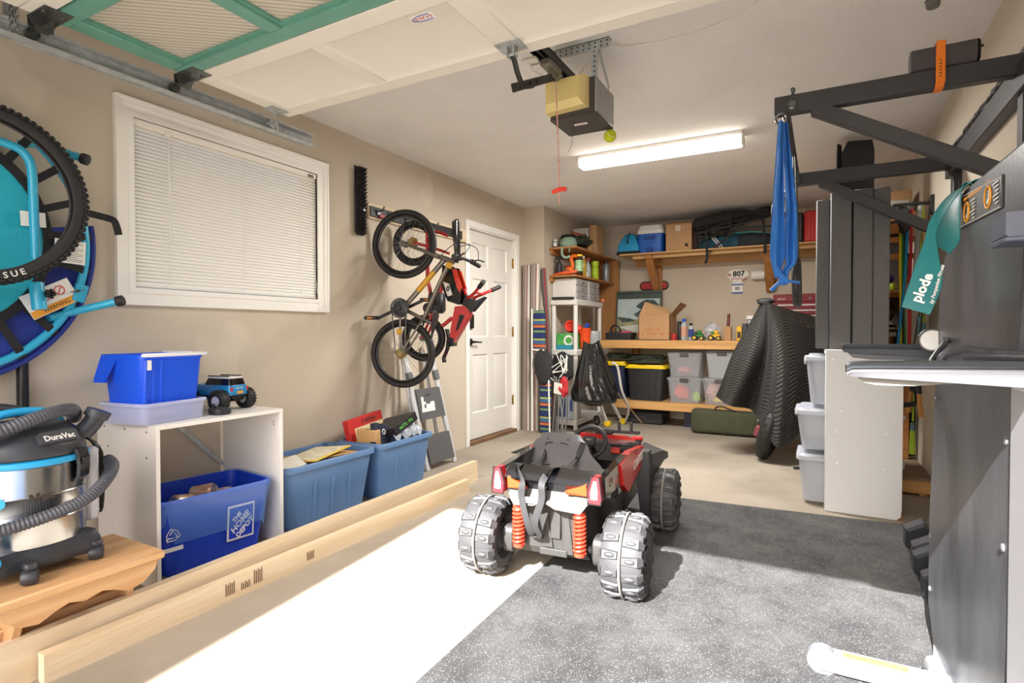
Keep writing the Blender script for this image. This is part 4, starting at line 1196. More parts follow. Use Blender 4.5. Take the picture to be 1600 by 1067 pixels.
M_clear = pm('clear_plastic', (222, 226, 236), .18, alpha=.42, spec=.5)
M_milk = pm('milky_plastic', (208, 214, 236), .22, alpha=.5)
ry = R(4)
def tub(name, lab, cat, loc, rz, w, d, h, m, taper=.92, r=.03, rim=.008, rimh=.014, group=None, part='body', **k):
    t = thing(name, lab, cat, loc, rz, group)
    obj(part, bin_mesh(w, d, h, taper, r, .0035, rim, rimh), m, t, local=True)
    return t
tr_ = tub('plastic_tray', 'shallow milky plastic tub on the white cabinet under the blue bin', 'tub', (-2.65, 1.452, ct + .001), R(8), .285, .31, .092, M_milk, .96, .03)
M_bb = pm('blue_bin_plastic', (20, 84, 226), .35, var=.03, vs=3)
bb_ = thing('blue_bin', 'bright blue plastic bin with a white rim standing in the clear tub on the cabinet', 'bin', (-2.65, 1.45, ct + .006), R(8))
obj('body', bin_mesh(.265, .30, .295, .86, .035, .003, .004, .02), M_bb, bb_, local=True)
obj('rim_band', MB().bb(.124, -.152, .285, .144, .158, .301, .005).bb(-.142, .145, .285, .142, .162, .301, .004), pm('bin_rim_white', (236, 238, 244), .4), bb_, local=True)
fl = MB().loft([[(-.125, -.148, .295), (-.02, -.148, .295), (-.02, -.143, .29), (-.125, -.143, .29)], [(-.125, -.178, .20), (-.05, -.178, .20), (-.05, -.173, .195), (-.125, -.173, .195)], [(-.125, -.184, .175), (-.06, -.184, .175), (-.06, -.165, .175), (-.125, -.165, .175)]])
obj('folded_flap', fl, M_bb, bb_, local=True)
rb = MB()
for y in (-.13, -.095, -.06):
    rb.loft([[(.111, y - .008, .0), (.111, y + .008, .0), (.118, y + .004, .0), (.118, y - .004, .0)], [(.129, y - .008, .27), (.129, y + .008, .27), (.136, y + .004, .27), (.136, y - .004, .27)]])
obj('ribs', rb, M_bb, bb_, local=True)
obj('price_tag', MB().bb(.131, -.130, .23, .137, -.112, .272), M_paper, bb_, local=True)

# ---------------------------------------------------------------- blue toy truck
def wheel_mesh(r, w, hub=.55):
    return MB().lathe([(r * hub, -w / 2), (r * .9, -w / 2), (r, -w * .36), (r, w * .36), (r * .9, w / 2), (r * hub, w / 2)], 24, (0, 0, 0), (1, 0, 0), cap=False)
rt = thing('toy_truck', 'blue remote control monster truck with white roof on the cabinet top', 'toy truck', (-2.735, 1.815, ct + .001), R(101))
M_tb_ = pm('truck_blue', (34, 138, 196), .3, coat=.4)
wr = .052
for sx_ in (-1, 1):
    for yy in (-.095, .095):
        Xw = Matrix.Translation((sx_ * .088, yy, wr))
        mb = MB(Xw).lathe([(.026, -.026), (.044, -.026), (wr, -.018), (wr, .018), (.044, .026), (.026, .026), (.026, -.026)], 24, (0, 0, 0), (1, 0, 0), cap=False)
        for k in range(20):
            for s_ in (-1, 1):
                mb.bb(s_ * .012 - .009, -.004, wr - .002, s_ * .012 + .009, .004, wr + .003, .001, 0, Euler((2 * math.pi * (k + .25 * s_) / 20, 0, 0)).to_matrix().to_4x4())
        t_ = obj('tyre', mb, M_rubb, rt, local=True)
        obj('rim', MB(Xw).lathe([(.0, sx_ * .014), (.012, sx_ * .02), (.016, sx_ * .012), (.024, sx_ * .016), (.027, sx_ * .025), (.027, -sx_ * .02), (.0, -sx_ * .02)], 18, (0, 0, 0), (1, 0, 0)), pm('rim_white', (220, 222, 236), .4), t_, local=True)
obj('chassis', MB().bb(-.03, -.13, .045, .03, .13, .075, .006).bb(-.07, -.10, .045, .07, -.09, .06, .002).bb(-.07, .09, .045, .07, .10, .06, .002).bb(-.05, -.14, .06, .05, -.125, .08, .004), M_blk, rt, local=True)
bdy = MB().loft([[(x, y, .075) for x, y in rrect(.118, .275, .016)], [(x, y, .105) for x, y in rrect(.124, .285, .02)], [(x, y, .128) for x, y in rrect(.116, .27, .02)]])
obj('body_shell', bdy, M_tb_, rt, local=True)
obj('glasshouse', MB().loft([[(x, y - .045, .127) for x, y in rrect(.112, .175, .018)], [(x, y - .05, .162) for x, y in rrect(.096, .15, .018)]]), pm('tinted_black', (20, 20, 24), .15), rt, local=True)
rf_ = obj('roof', MB().loft([[(x, y - .05, .161) for x, y in rrect(.099, .154, .018)], [(x, y - .05, .170) for x, y in rrect(.09, .14, .018)]]), pm('roof_white', (226, 224, 222), .35), rt, local=True)
obj('roof_rack', MB().bb(-.045, -.11, .171, -.035, .02, .175).bb(.035, -.11, .171, .045, .02, .175), M_blk, rt, local=True)
for sx_ in (-1, 1):
    obj('tail_light', MB().bb(sx_ * .05 - .006, -.142, .098, sx_ * .05 + .006, -.134, .118, .002), pm('lens_red', (206, 40, 48), .3), rt, local=True)
obj('number_plate', MB().bb(-.018, -.146, .085, .018, -.138, .097), pm('label_orange', (232, 160, 52), .5), rt, local=True)
scrawl('tailgate_lettering', 6, M_lw, rt, frame((0, -.143, .112), (1, 0, 0), (0, 0, 1)), .012, local=True)
rc = MB().loft([[(x, y, z) for x, y in rrect(.10 * k, .085 * k, .03 * k)] for z, k in ((0, .9), (.012, 1), (.028, .92), (.034, .7))])
rc.v = [v + Vector((-2.55, 1.70, ct)) for v in rc.v]
rc.cyl((-2.55, 1.685, ct + .03), (-2.55, 1.665, ct + .05), .008, n=8)
single('remote_control', rc, pm('dark_plastic', (40, 40, 44), .5), 'flat dark remote control lying beside the toy truck wheel', 'remote control')

# ---------------------------------------------------------------- blue recycling bin with liner, in the cabinet
hb = thing('recycling_bin', 'bright blue recycling bin with a clear liner inside the white cabinet', 'bin', (-2.65, 1.668, 0.001), R(-7))
obj('body', bin_mesh(.35, .52, .35, .84, .05, .004, .010, .022), pm('recycle_blue', (20, 62, 190), .4), hb, local=True)
lnr = MB()
def lin_f(u, v):
    rr = rrect(.382, .552, .055, 6); n = len(rr); i = int(round(u * n)) % n
    k = 1.0 + .02 * math.sin(u * 70) * v + .012 * math.sin(u * 31 + 2)
    s_ = k * (1 - .10 * v) + .012
    return (rr[i][0] * s_, rr[i][1] * s_, 0.356 - v * .15 * (1 + .35 * math.sin(u * 19 + 1) + .2 * math.sin(u * 47)))
lnr.grid(lin_f, 28, 6)
obj('bin_liner', lnr, pm('liner_film', (120, 170, 236), .08, alpha=.32, spec=.9), hb, local=True, angle=80)
Xh = frame((.168, .105, .17), (0, .8, 0), (.083, 0, 1)) @ Matrix.Diagonal((.78, .95, 1, 1))
lg_ = obj('logo_panel', MB(Xh).bb(-.085, -.085, -.002, .085, .095, .0015), M_lw, hb, local=True)
lg2 = MB(Xh)
lg2.bb(-.075, -.075, .0015, .075, .085, .0025)
obj('logo_field', lg2, pm('recycle_blue', (20, 62, 190), .4), lg_, local=True)
Xd = Xh @ Euler((0, 0, R(40))).to_matrix().to_4x4()
for tx_, yy, sz_ in (('THE', .042, .032), ('HOME', .004, .048), ('DEPOT', -.040, .040)):
    text('logo_lettering', tx_, M_lw, lg_, Xd @ Matrix.Translation((.0, yy, .0027)), sz_, bold=.0016, local=True)
ar = MB(frame((.170, -.205, .195), (0, 1, 0), (.083, 0, 1)))
for k in range(3):
    A = Euler((0, 0, R(120 * k))).to_matrix().to_4x4()
    for s_ in ((-.03, -.03, .012, -.03), (.012, -.03, .03, -.012)):
        pass
    a_, b2, c_ = A @ Vector((-.024, -.024, 0)), A @ Vector((.008, -.024, 0)), A @ Vector((.030, -.010, 0))
    ar.bar(a_, b2, .004, .001); ar.bar(a_ + (A @ Vector((.006, .012, 0))), b2 + (A @ Vector((-.004, .012, 0))), .004, .001)
    ar.bar(b2, c_, .004, .001); ar.bar(b2 + (A @ Vector((.004, .014, 0))), c_, .004, .001)
obj('recycling_symbol', ar, M_lw, hb, local=True)
obj('print_block', MB(frame((.165, -.205, .13), (0, 1, 0), (.083, 0, 1))).bb(-.035, -.008, -.002, .045, .01, .0015), M_lw, hb, local=True)
cans = []
for i, (x, y, z, a) in enumerate(((-2.66, 1.58, .29, 20), (-2.60, 1.64, .30, 70), (-2.67, 1.69, .31, 110), (-2.60, 1.76, .29, 40), (-2.72, 1.63, .26, 150))):
    t = thing('drink_can', ('bronze can lying in the blue recycling bin, ' + ('nearest the left end', 'at the front of the heap', 'in the middle of the heap', 'at the right of the heap', 'at the back of the heap')[i]), 'can', (x, y, z), group='cans in the recycling bin', rot=(R(78), 0, R(a)))
    obj('can_body', MB().lathe([(.026, -.06), (.033, -.054), (.033, .05), (.027, .06)], 18), pm('can_bronze', (186, 132, 100), .3, metal=.6, col2=(220, 206, 190), vs=20), t, local=True)
    obj('can_lid', MB().lathe([(.026, .0605), (.026, .062), (.022, .0605), (0, .0605)], 18), pm('can_lid', (200, 196, 190), .3, metal=.8), t, local=True)

# ---------------------------------------------------------------- two slate blue totes
M_tote = pm('slate_blue_plastic', (96, 132, 178), .4, var=.03, vs=4)
def tote(loc, rz, w, d, h, lab):
    t = thing('storage_tote', lab, 'tote', loc, rz, 'slate blue totes along the boards')
    obj('body', bin_mesh(w, d, h, .84, .05, .004, .016, .03), M_tote, t, local=True)
    rb = MB()
    for s_ in (-1, 1):
        for y in (-.2, 0, .2):
            rb.loft([[(s_ * w * .42, d * y - .012, .02), (s_ * w * .42, d * y + .012, .02), (s_ * (w * .42 + .006), d * y + .008, .02), (s_ * (w * .42 + .006), d * y - .008, .02)],
                     [(s_ * w * .485, d * y - .012, h - .10), (s_ * w * .485, d * y + .012, h - .10), (s_ * (w * .485 + .007), d * y + .008, h - .10), (s_ * (w * .485 + .007), d * y - .008, h - .10)]])
    obj('ribs', rb, M_tote, t, local=True)
    for s_ in (-1, 1):
        obj('handle', MB().bb(-.06, s_ * (d / 2 + .002), h - .075, .06, s_ * (d / 2 + .03), h - .03, .012), M_tote, t, local=True)
    return t
tote((-2.67, 2.362, .001), R(0), .39, .66, .365, 'slate blue storage tote holding yellow papers, beside the white cabinet')
tote((-2.655, 3.02, .001), R(1), .37, .55, .37, 'slate blue storage tote full of board game boxes, beside the step ladder')
M_pa = pm('paper_white', (238, 236, 226), .7)
def card(name, lab, cat, c, size, rot, m, group=None, print_=None):
    X = Matrix.Translation(c) @ Euler(rot).to_matrix().to_4x4()
    mb = MB().bb(-size[0] / 2, -size[1] / 2, -size[2] / 2, size[0] / 2, size[1] / 2, size[2] / 2, min(.003, min(size) * .3))
    o = obj(name, mb, m)
    o.location = c; o.rotation_euler = rot
    WORLD[o.name] = X
    return tag(o, lab, cat, group)
env = card('yellow_envelope', 'yellow bordered magazine on top of the papers in the near tote', 'magazine', (-2.66, 2.39, .362), (.26, .36, .008), (R(3), R(-6), R(12)), pm('magazine_yellow', (236, 206, 84), .5))
obj('cover_page', MB().bb(-.11, -.16, .0042, .11, .16, .0052), pm('cover_pale', (226, 220, 196), .5, var=.2, vs=18), env, local=True)
card('paper_sheet', 'white folded sheet at the left end of the near tote', 'paper', (-2.60, 2.13, .358), (.17, .16, .003), (R(14), R(8), R(-20)), M_pa)
card('kraft_envelope', 'brown kraft envelope under the yellow magazine', 'envelope', (-2.68, 2.42, .345), (.27, .40, .010), (R(-2), R(-4), R(-4)), pm('kraft', (196, 156, 104), .7))
card('paper_stack', 'thick stack of loose white papers filling the near blue tote', 'paper', (-2.67, 2.36, .22), (.27, .46, .18), (0, 0, R(2)), M_pa)
rbx = card('game_box', 'red and cream cardboard game box standing in the far blue tote', 'box', (-2.76, 2.92, .40), (.05, .36, .24), (R(5), R(-10), R(4)), pm('box_red', (196, 44, 40), .5))
obj('box_panel', MB().bb(.0252, -.13, -.06, .0262, .172, .055), pm('box_cream', (226, 206, 160), .5), rbx, local=True)
scrawl('box_lettering', 6, pm('label_ink', (60, 50, 44), .6), rbx, frame((.0266, .02, .085), (0, 1, 0), (0, 0, 1)), .05, local=True)
scrawl('box_lettering', 8, pm('label_ink', (60, 50, 44), .6), rbx, frame((.0266, .02, .02), (0, 1, 0), (0, 0, 1)), .03, local=True)
bb2 = card('black_game_box', 'black game box with rainbow lettering leaning in the far blue tote', 'box', (-2.65, 3.06, .43), (.26, .30, .06), (R(14), R(-14), R(6)), pm('box_black', (32, 32, 38), .4))
scrawl('box_lettering', 9, pm('lettering_green', (98, 190, 84), .5), bb2, frame((.1306, .0, .0), (0, 1, 0), (0, 0, 1)), .034, local=True, bold=.001)
bb3 = card('navy_game_box', 'dark navy box with a round white mark standing upright in the far tote', 'box', (-2.58, 2.87, .38), (.05, .17, .19), (R(-18), R(-12), R(8)), pm('box_navy', (40, 46, 66), .4))
obj('box_mark', MB(frame((.0255, .0, .045), (0, 1, 0), (0, 0, 1))).torus((0, 0, 0), .016, .003, n=20, m=6), M_lw, bb3, local=True)
card('kraft_box', 'plain brown card box at the left of the far tote', 'box', (-2.62, 2.80, .375), (.16, .05, .15), (R(4), R(0), R(6)), pm('kraft', (196, 156, 104), .7))
wrp = MB().grid(lambda u, v: (-2.66 + .16 * u + .015 * math.sin(v * 17), 2.93 + .30 * v, .375 + .06 * math.sin(u * 3.1) + .022 * math.sin(u * 23 + v * 11) * math.sin(v * 29)), 26, 36, thick=.002)
single('bubble_wrap', wrp, pm('bubble_film', (214, 220, 230), .12, alpha=.45, spec=.9), 'crumpled clear bubble wrap bulging from the far blue tote', 'bubble wrap', angle=60)
single('game_box_fill', MB().bb(-2.77, 2.83, .012, -2.54, 3.2, .25, .01), pm('box_navy', (40, 46, 66), .4), 'dark box lying deep inside the far blue tote', 'box')

# ---------------------------------------------------------------- two boards on edge
M_2x = wood('lumber', (228, 210, 180), (214, 190, 154), axis=1, scale=6)
b1 = MB()
b1.loft([[(x0, y, 0), (x1, y, 0), (x1 - .006, y, h), (x0 - .006, y, h)] for y, x0, x1, h in ((.1, -2.185, -2.147, .143), (3.51, -2.25, -2.212, .143))])
single('lumber_board', b1, M_2x, 'taller pale pine board standing on edge along the totes', 'board')
b2 = MB().loft([[(x0, y, 0), (x1, y, 0), (x1, y, h), (x0, y, h)] for y, x0, x1, h in ((.815, -2.146, -2.108, .092), (3.21, -2.128, -2.09, .09))])
l2 = single('lumber_board', b2, M_2x, 'shorter and lower pale pine board lying in front of the taller one', 'board')
stp = MB()
for k, (y, w_) in enumerate(((1.42, .05), (1.49, .03), (1.55, .06), (1.83, .04))):
    for j in range(5):
        stp.bb(-2.1075 + (y - .815) * .0075, y + j * .009, .025, -2.1065 + (y - .815) * .0075, y + j * .009 + .004, .025 + w_ - .006 * (j % 2))
sm = obj('grade_stamp', stp, pm('stamp_ink', (110, 84, 60), .7)); sm.parent = l2; sm.matrix_parent_inverse = Matrix.Translation(-l2.location)
# ================================================================ RIDE-ON TOY BUGGY
cr = thing('ride_on_buggy', 'red and black ride-on toy off-road buggy parked at the edge of the gym mat', 'toy car', (-1.01, 2.235, .004), R(5.5))
M_tyr = pm('dusty_tyre', (70, 70, 72), .6, col2=(54, 54, 57), vs=7)
M_cb = pm('gloss_black', (26, 27, 31), .16, coat=.6)
M_mb = pm('matt_black', (42, 42, 45), .5)
M_gp = pm('grey_plastic', (54, 53, 52), .5, var=.1, vs=9)
M_red = pm('toy_red', (198, 36, 34), .3, coat=.3)
M_org = pm('toy_orange', (200, 74, 34), .35)
M_cor = pm('coil_coral', (206, 62, 40), .4)
M_rimb = pm('rim_dark', (36, 36, 39), .3)
def buggy_wheel(x, y, sd_, r=.168, w=.165):
    Xw = Matrix.Translation((x, y, r))
    mb = MB(Xw).lathe([(.075, -w * .36), (.10, -w / 2), (r * .86, -w * .5), (r * .93, -w * .40), (r * .955, -w * .15), (r * .955, w * .15), (r * .93, w * .40), (r * .86, w * .5), (.10, w / 2), (.075, w * .36)], 36, (0, 0, 0), (1, 0, 0), cap=False)
    n = 15
    for k in range(n):
        for s_ in (-1, 1):
            a = 2 * math.pi * (k + (.25 if s_ > 0 else .0)) / n
            E = Euler((a, 0, 0)).to_matrix().to_4x4()
            mb.loft([[(s_ * .008, -.016, r * .95), (s_ * .008, .016, r * .95), (s_ * w * .44, .021, r * .90), (s_ * w * .44, -.021, r * .90)],
                     [(s_ * .010, -.012, r * 1.005), (s_ * .010, .012, r * 1.005), (s_ * w * .43, .017, r * .975), (s_ * w * .43, -.017, r * .975)]], xf=E)
            mb.loft([[(s_ * w * .43, -.020, r * .93), (s_ * w * .43, .020, r * .93), (s_ * w * .51, .016, r * .80), (s_ * w * .51, -.016, r * .80)],
                     [(s_ * w * .45, -.016, r * .975), (s_ * w * .45, .016, r * .975), (s_ * w * .545, .012, r * .83), (s_ * w * .545, -.012, r * .83)]], xf=E)
            mb.sph((s_ * w * .24, 0, r * 1.0), (.022, .010, .006), 8, 6, xf=E)
    t = obj('tyre', mb, M_tyr, cr, local=True)
    obj('mould_seam', MB(Xw).torus((0, 0, 0), r * 1.0, .0055, (1, 0, 0), 48, 8), pm('seam_pale', (124, 121, 116), .6), t, local=True)
    o = sd_
    rm = MB(Xw).lathe([(0, o * w * .20), (.108, o * w * .20), (.112, o * w * .5), (.100, o * w * .50), (.095, o * w * .42), (.085, o * w * .24), (0, o * w * .24)], 28, (0, 0, 0), (1, 0, 0))
    for k in range(5):
        E = Euler((2 * math.pi * k / 5, 0, 0)).to_matrix().to_4x4()
        for e in (-.014, .014):
            rm.loft([[(o * w * .38, e * .7 - .006, .022), (o * w * .38, e * .7 + .006, .022), (o * w * .22, e * .7 + .006, .022), (o * w * .22, e * .7 - .006, .022)],
                     [(o * w * .44, e * 1.6 - .007, .10), (o * w * .44, e * 1.6 + .007, .10), (o * w * .22, e * 1.6 + .007, .10), (o * w * .22, e * 1.6 - .007, .10)]], xf=E)
    rm.lathe([(0, o * w * .2), (.028, o * w * .2), (.028, o * w * .40), (.02, o * w * .44), (0, o * w * .44)], 18, (0, 0, 0), (1, 0, 0))
    obj('rim', rm, M_rimb, t, local=True)
    inn = MB(Xw).lathe([(0, -o * w * .36), (.098, -o * w * .36), (.098, -o * w * .30), (0, -o * w * .30)], 28, (0, 0, 0), (1, 0, 0))
    obj('inner_disc', inn, M_mb, t, local=True)
    obj('brake_disc', MB(Xw).lathe([(.03, -o * w * .40), (.056, -o * w * .40), (.056, -o * w * .36), (.03, -o * w * .36)], 22, (0, 0, 0), (1, 0, 0)), M_silver, t, local=True)
for sd_ in (-1, 1):
    buggy_wheel(sd_ * .318, 0, sd_)
    buggy_wheel(sd_ * .352, .87, sd_, .165, .13)
obj('rear_axle', MB().cyl((-.25, 0, .165), (.25, 0, .165), .018, n=12), M_silver, cr, local=True)
for sd_ in (-1, 1):
    gb = MB().loft([[(sd_ * x, .0 + a, .17 + b) for a, b in rrect(.10 * k, .12 * k, .03 * k)] for x, k in ((.17, .5), (.185, 1), (.225, 1), (.24, .6))])
    obj('motor_gearbox', gb, M_gp, cr, local=True)
# lower hull with skirted back
hu = MB().loft([[(-.165, -.02, .125), (.165, -.02, .125), (.165, .62, .10), (-.165, .62, .10)],
                [(-.155, -.045, .16), (.155, -.045, .16), (.165, .62, .14), (-.165, .62, .14)],
                [(-.135, -.05, .30), (.135, -.05, .30), (.17, .62, .24), (-.17, .62, .24)],
                [(-.15, -.08, .39), (.15, -.08, .39), (.19, .62, .36), (-.19, .62, .36)]])
hu.bb(-.05, -.062, .135, .075, -.04, .165, .004)
obj('hull', hu, M_gp, cr, local=True, angle=25)
hd_ = MB()
hd_.prism([(-.05, .36), (-.025, .36), (.01, .17), (-.03, .17)], -.056, -.048, 'xz').prism([(.05, .36), (.075, .36), (.10, .15), (.065, .15)], -.056, -.048, 'xz')
hd_.bb(.0, -.06, .21, .045, -.047, .33, .003)
obj('hull_ribs', hd_, M_gp, cr, local=True)
bm = MB().loft([[(-.185, -.10, .405), (-.145, -.125, .355), (-.05, -.135, .365), (-.01, -.13, .385), (.045, -.135, .36), (.15, -.125, .35), (.19, -.10, .405), (.19, -.09, .43), (-.185, -.09, .43)],
               [(-.19, .04, .40), (-.15, .04, .355), (-.05, .04, .365), (-.01, .04, .385), (.045, .04, .36), (.15, .04, .35), (.20, .04, .40), (.20, .04, .43), (-.19, .04, .43)]])
obj('rear_bumper', bm, pm('bumper_silver', (88, 86, 84), .9, spec=.08, var=.08, vs=9), cr, local=True, angle=25)
# glossy tail panel
tlp = MB().loft([[(-.235, -.085, .415), (.235, -.085, .415), (.235, -.105, .44), (.20, -.115, .47), (.12, -.125, .465), (-.12, -.125, .465), (-.20, -.115, .47), (-.235, -.105, .44)],
                [(-.24, .02, .42), (.24, .02, .42), (.245, .02, .47), (.24, .02, .505), (.12, .02, .497), (-.12, .02, .497), (-.24, .02, .505), (-.245, .02, .47)]])
obj('tail_panel', tlp, M_cb, cr, local=True, angle=25)
for sd_ in (-1, 1):
    obj('orange_flash', MB().loft([[(sd_ * .175, -.122, .475), (sd_ * .175, -.116, .425), (sd_ * .09, -.118, .425), (sd_ * .085, -.128, .44)], [(sd_ * .175, -.105, .475), (sd_ * .175, -.10, .425), (sd_ * .09, -.10, .425), (sd_ * .085, -.11, .44)]]), M_org, cr, local=True)
    t = obj('tail_light', MB().prism([(sd_ * .19, .405), (sd_ * .235, .405), (sd_ * .238, .43), (sd_ * .228, .51), (sd_ * .205, .512), (sd_ * .187, .45)], -.135, -.08, 'xz'), pm('lens_red', (206, 40, 48), .3), cr, local=True)
    obj('lens_insert', MB().prism([(sd_ * .199, .422), (sd_ * .226, .422), (sd_ * .227, .45), (sd_ * .221, .495), (sd_ * .209, .495), (sd_ * .197, .45)], -.140, -.13, 'xz'), pm('lens_pale', (232, 214, 214), .25), t, local=True)
    obj('light_frame', MB().tube([(sd_ * .187, -.137, .402), (sd_ * .239, -.137, .402), (sd_ * .242, -.137, .43), (sd_ * .231, -.137, .514), (sd_ * .203, -.137, .516), (sd_ * .183, -.137, .45)], .004, 6, closed=True), M_cb, t, local=True)
    # bed side wall and red side panel
    obj('side_wall', MB().loft([[(sd_ * .215, -.09, .42), (sd_ * .248, -.09, .42), (sd_ * .245, -.09, .50), (sd_ * .215, -.09, .50)], [(sd_ * .215, .30, .42), (sd_ * .252, .30, .40), (sd_ * .25, .30, .515), (sd_ * .215, .30, .515)], [(sd_ * .2, .45, .38), (sd_ * .25, .45, .36), (sd_ * .25, .42, .50), (sd_ * .2, .42, .50)]]), M_cb, cr, local=True, angle=25)
    rp = obj('red_side_panel', MB().loft([[(sd_ * (.245 + e), .16, .50), (sd_ * (.25 + e), .20, .40), (sd_ * (.25 + e), .30, .345), (sd_ * (.245 + e), .74, .40), (sd_ * (.24 + e), .76, .475), (sd_ * (.24 + e), .40, .515)] for e in (-.02, .012)]), M_red, cr, local=True)
    if sd_ > 0:
        text('side_lettering', 'CANYON', M_lw, rp, frame((.2605, .56, .44), (0, 1, .05), (0, -.05, 1)), .062, bold=.0015, shear=.2, local=True)
        scrawl('side_lettering', 2, pm('toy_orange', (200, 74, 34), .35), rp, frame((.2605, .05, .455), (0, 1, 0), (0, 0, 1)), .05, shear=.3, local=True)
    obj('front_fender', MB().loft([[(sd_ * .22, .72, .46), (sd_ * .30, .72, .44), (sd_ * .30, .76, .30), (sd_ * .22, .76, .30)], [(sd_ * .22, .95, .46), (sd_ * .33, .95, .42), (sd_ * .33, .97, .36), (sd_ * .22, .97, .34)], [(sd_ * .20, 1.13, .40), (sd_ * .33, 1.13, .375), (sd_ * .33, 1.14, .34), (sd_ * .20, 1.14, .30)]]), M_mb, cr, local=True)
    obj('fender_post', MB().loft([[(sd_ * .25, .70, .07), (sd_ * .29, .72, .07), (sd_ * .29, .79, .07), (sd_ * .25, .79, .07)], [(sd_ * .24, .62, .30), (sd_ * .30, .64, .30), (sd_ * .30, .74, .30), (sd_ * .24, .74, .30)], [(sd_ * .22, .66, .46), (sd_ * .29, .68, .46), (sd_ * .29, .76, .46), (sd_ * .22, .76, .46)]]), M_mb, cr, local=True)
    obj('foot_step', MB().bb(sd_ * .17, .20, .10, sd_ * .285, .74, .125, .008).bb(sd_ * .20, .20, .125, sd_ * .215, .30, .38, .006), M_mb, cr, local=True)
    obj('step_grip', MB().bar((sd_ * .20, .36, .13), (sd_ * .27, .40, .13), .014, .006).bar((sd_ * .20, .46, .13), (sd_ * .27, .50, .13), .014, .006).bar((sd_ * .20, .56, .13), (sd_ * .27, .60, .13), .014, .006), M_org, cr, local=True)
    # shock absorbers
    sx_ = sd_ * .137
    s0 = obj('shock_absorber', MB().cyl((sx_, -.085, .165), (sx_, -.085, .345), .010, n=10).cyl((sx_, -.085, .165), (sx_, -.085, .18), .024, n=14).cyl((sx_, -.085, .328), (sx_, -.085, .35), .024, n=14), M_cor, cr, local=True)
    obj('coil', MB().tube([(sx_ + .023 * math.cos(2 * math.pi * i / 14), -.085 + .023 * math.sin(2 * math.pi * i / 14), .178 + .155 * i / (14 * 9)) for i in range(14 * 9 + 1)], .0062, 6), M_cor, s0, local=True)
# seat
def seat_f(u, v):
    wv = .155 + .04 * math.sin(min(1, v * 1.6) * math.pi) - .05 * max(0, v - .75) * 4 * (abs(2 * u - 1) ** 3) * .6
    wv *= (1.1 - .42 * max(0, v - .35))
    x = -.05 + (2 * u - 1) * wv
    y = .22 + .13 * v * v + .02 * v + .05 * (2 * u - 1) ** 2 * -1 * (1 - .5 * v) * -1
    z = .36 + .225 * v - .014 * (2 * u - 1) ** 4 * (v > .9)
    return (x - .05 * v, y - .06 * (2 * u - 1) ** 2 * 0, z)
sb = obj('seat_back', MB().grid(seat_f, 14, 12, thick=.022), pm('seat_grey', (98, 98, 102), .45), cr, local=True)
obj('seat_cushion', MB().loft([[(x - .05, y + .38, z) for x, y in rrect(.34 * k, .28 * k, .05 * k)] for z, k in ((.30, 1), (.36, 1), (.375, .93))]), M_mb, cr, local=True)
sg = MB()
for sg_ in (-1, 1):
    sg.tube([(-.10 + sg_ * .02, .318, .545), (-.10 + sg_ * .055, .322, .54), (-.10 + sg_ * .06, .305, .505), (-.10 + sg_ * .03, .29, .485)], .003, 5)
    sg.tube([(-.08 + sg_ * .03, .25, .45), (-.08 + sg_ * .10, .26, .44), (-.08 + sg_ * .12, .24, .40)], .003, 5)
    sg.sph((-.10 + sg_ * .09 * .6, .335, .56), .004, 6, 5)
obj('seat_moulding', sg, M_mb, sb, local=True)
obj('cargo_floor', MB().bb(-.22, .0, .405, .22, .25, .42).bb(-.22, .2, .32, .22, .75, .335), M_mb, cr, local=True)
# belts hanging over the tail
for x0, x1, xe in ((-.165, -.10, -.075), (.0, -.01, -.04)):
    bp_ = [(x0 + .03, .345, .55), (x0 + .02, .27, .49), (x0 + .01, .12, .475), (x0, -.03, .506), (x1, -.137, .468), (x1 + .0, -.143, .40), (xe, -.145, .30), (xe + .01, -.12, .24), ((-.06), -.09, .225)]
    obj('seat_belt', MB().tube(bp_, .017, 6, smooth=5, flat=.12, up=(.02, 1, .35)), pm('belt_black', (46, 46, 48), .7), cr, local=True)
obj('belt_loop', MB().torus((-.06, -.075, .215), .026, .005, (.1, .3, 1), 24, 8), M_mb, cr, local=True)
obj('rear_plate', MB().bb(-.115, -.139, .375, -.005, -.132, .40, .001), pm('plate_pale', (196, 200, 216), .4), cr, local=True)
# dashboard, wheel, hood
obj('dashboard', MB().loft([[(-.20, .66, .34), (.20, .66, .34), (.20, .66, .40), (-.20, .66, .40)], [(-.22, .72, .34), (.22, .72, .34), (.22, .76, .475), (-.22, .76, .475)], [(-.22, .84, .36), (.22, .84, .36), (.22, .86, .485), (-.22, .86, .485)]]).bb(.08, .70, .47, .19, .73, .482, .003), M_cb, cr, local=True, angle=25)
obj('dash_switch', MB().box((.105, .715, .445), (.05, .02, .035), (R(-30), 0, 0), .004), pm('switch_red', (176, 50, 34), .4), cr, local=True)
ax = Vector((0, -.82, .57)).normalized()
SWC = Vector((-.01, .60, .505))
sw_ = obj('steering_wheel', MB().torus(SWC, .088, .0125, tuple(ax), 36, 10), M_mb, cr, local=True)
FXs = frame(SWC + ax * .004, (1, 0, 0), (0, .57, .82))
obj('hub_pad', MB(FXs).loft([[(x, y, 0) for x, y in rrect(.075, .06, .015)], [(x * .85, y * .85, .014) for x, y in rrect(.075, .06, .015)]]).bar((-.085, .0, -.002), (-.03, .0, .0), .022, .010).bar((.03, .0, .0), (.085, .0, -.002), .022, .010).bar((0, -.025, 0), (0, -.085, -.002), .026, .010), M_mb, sw_, local=True)
scrawl('hub_mark', 3, M_lw, sw_, FXs @ Matrix.Translation((0, .006, .0145)), .014, local=True)
obj('steering_column', MB().cyl(SWC, SWC - ax * .14, .016, n=10), M_mb, cr, local=True)
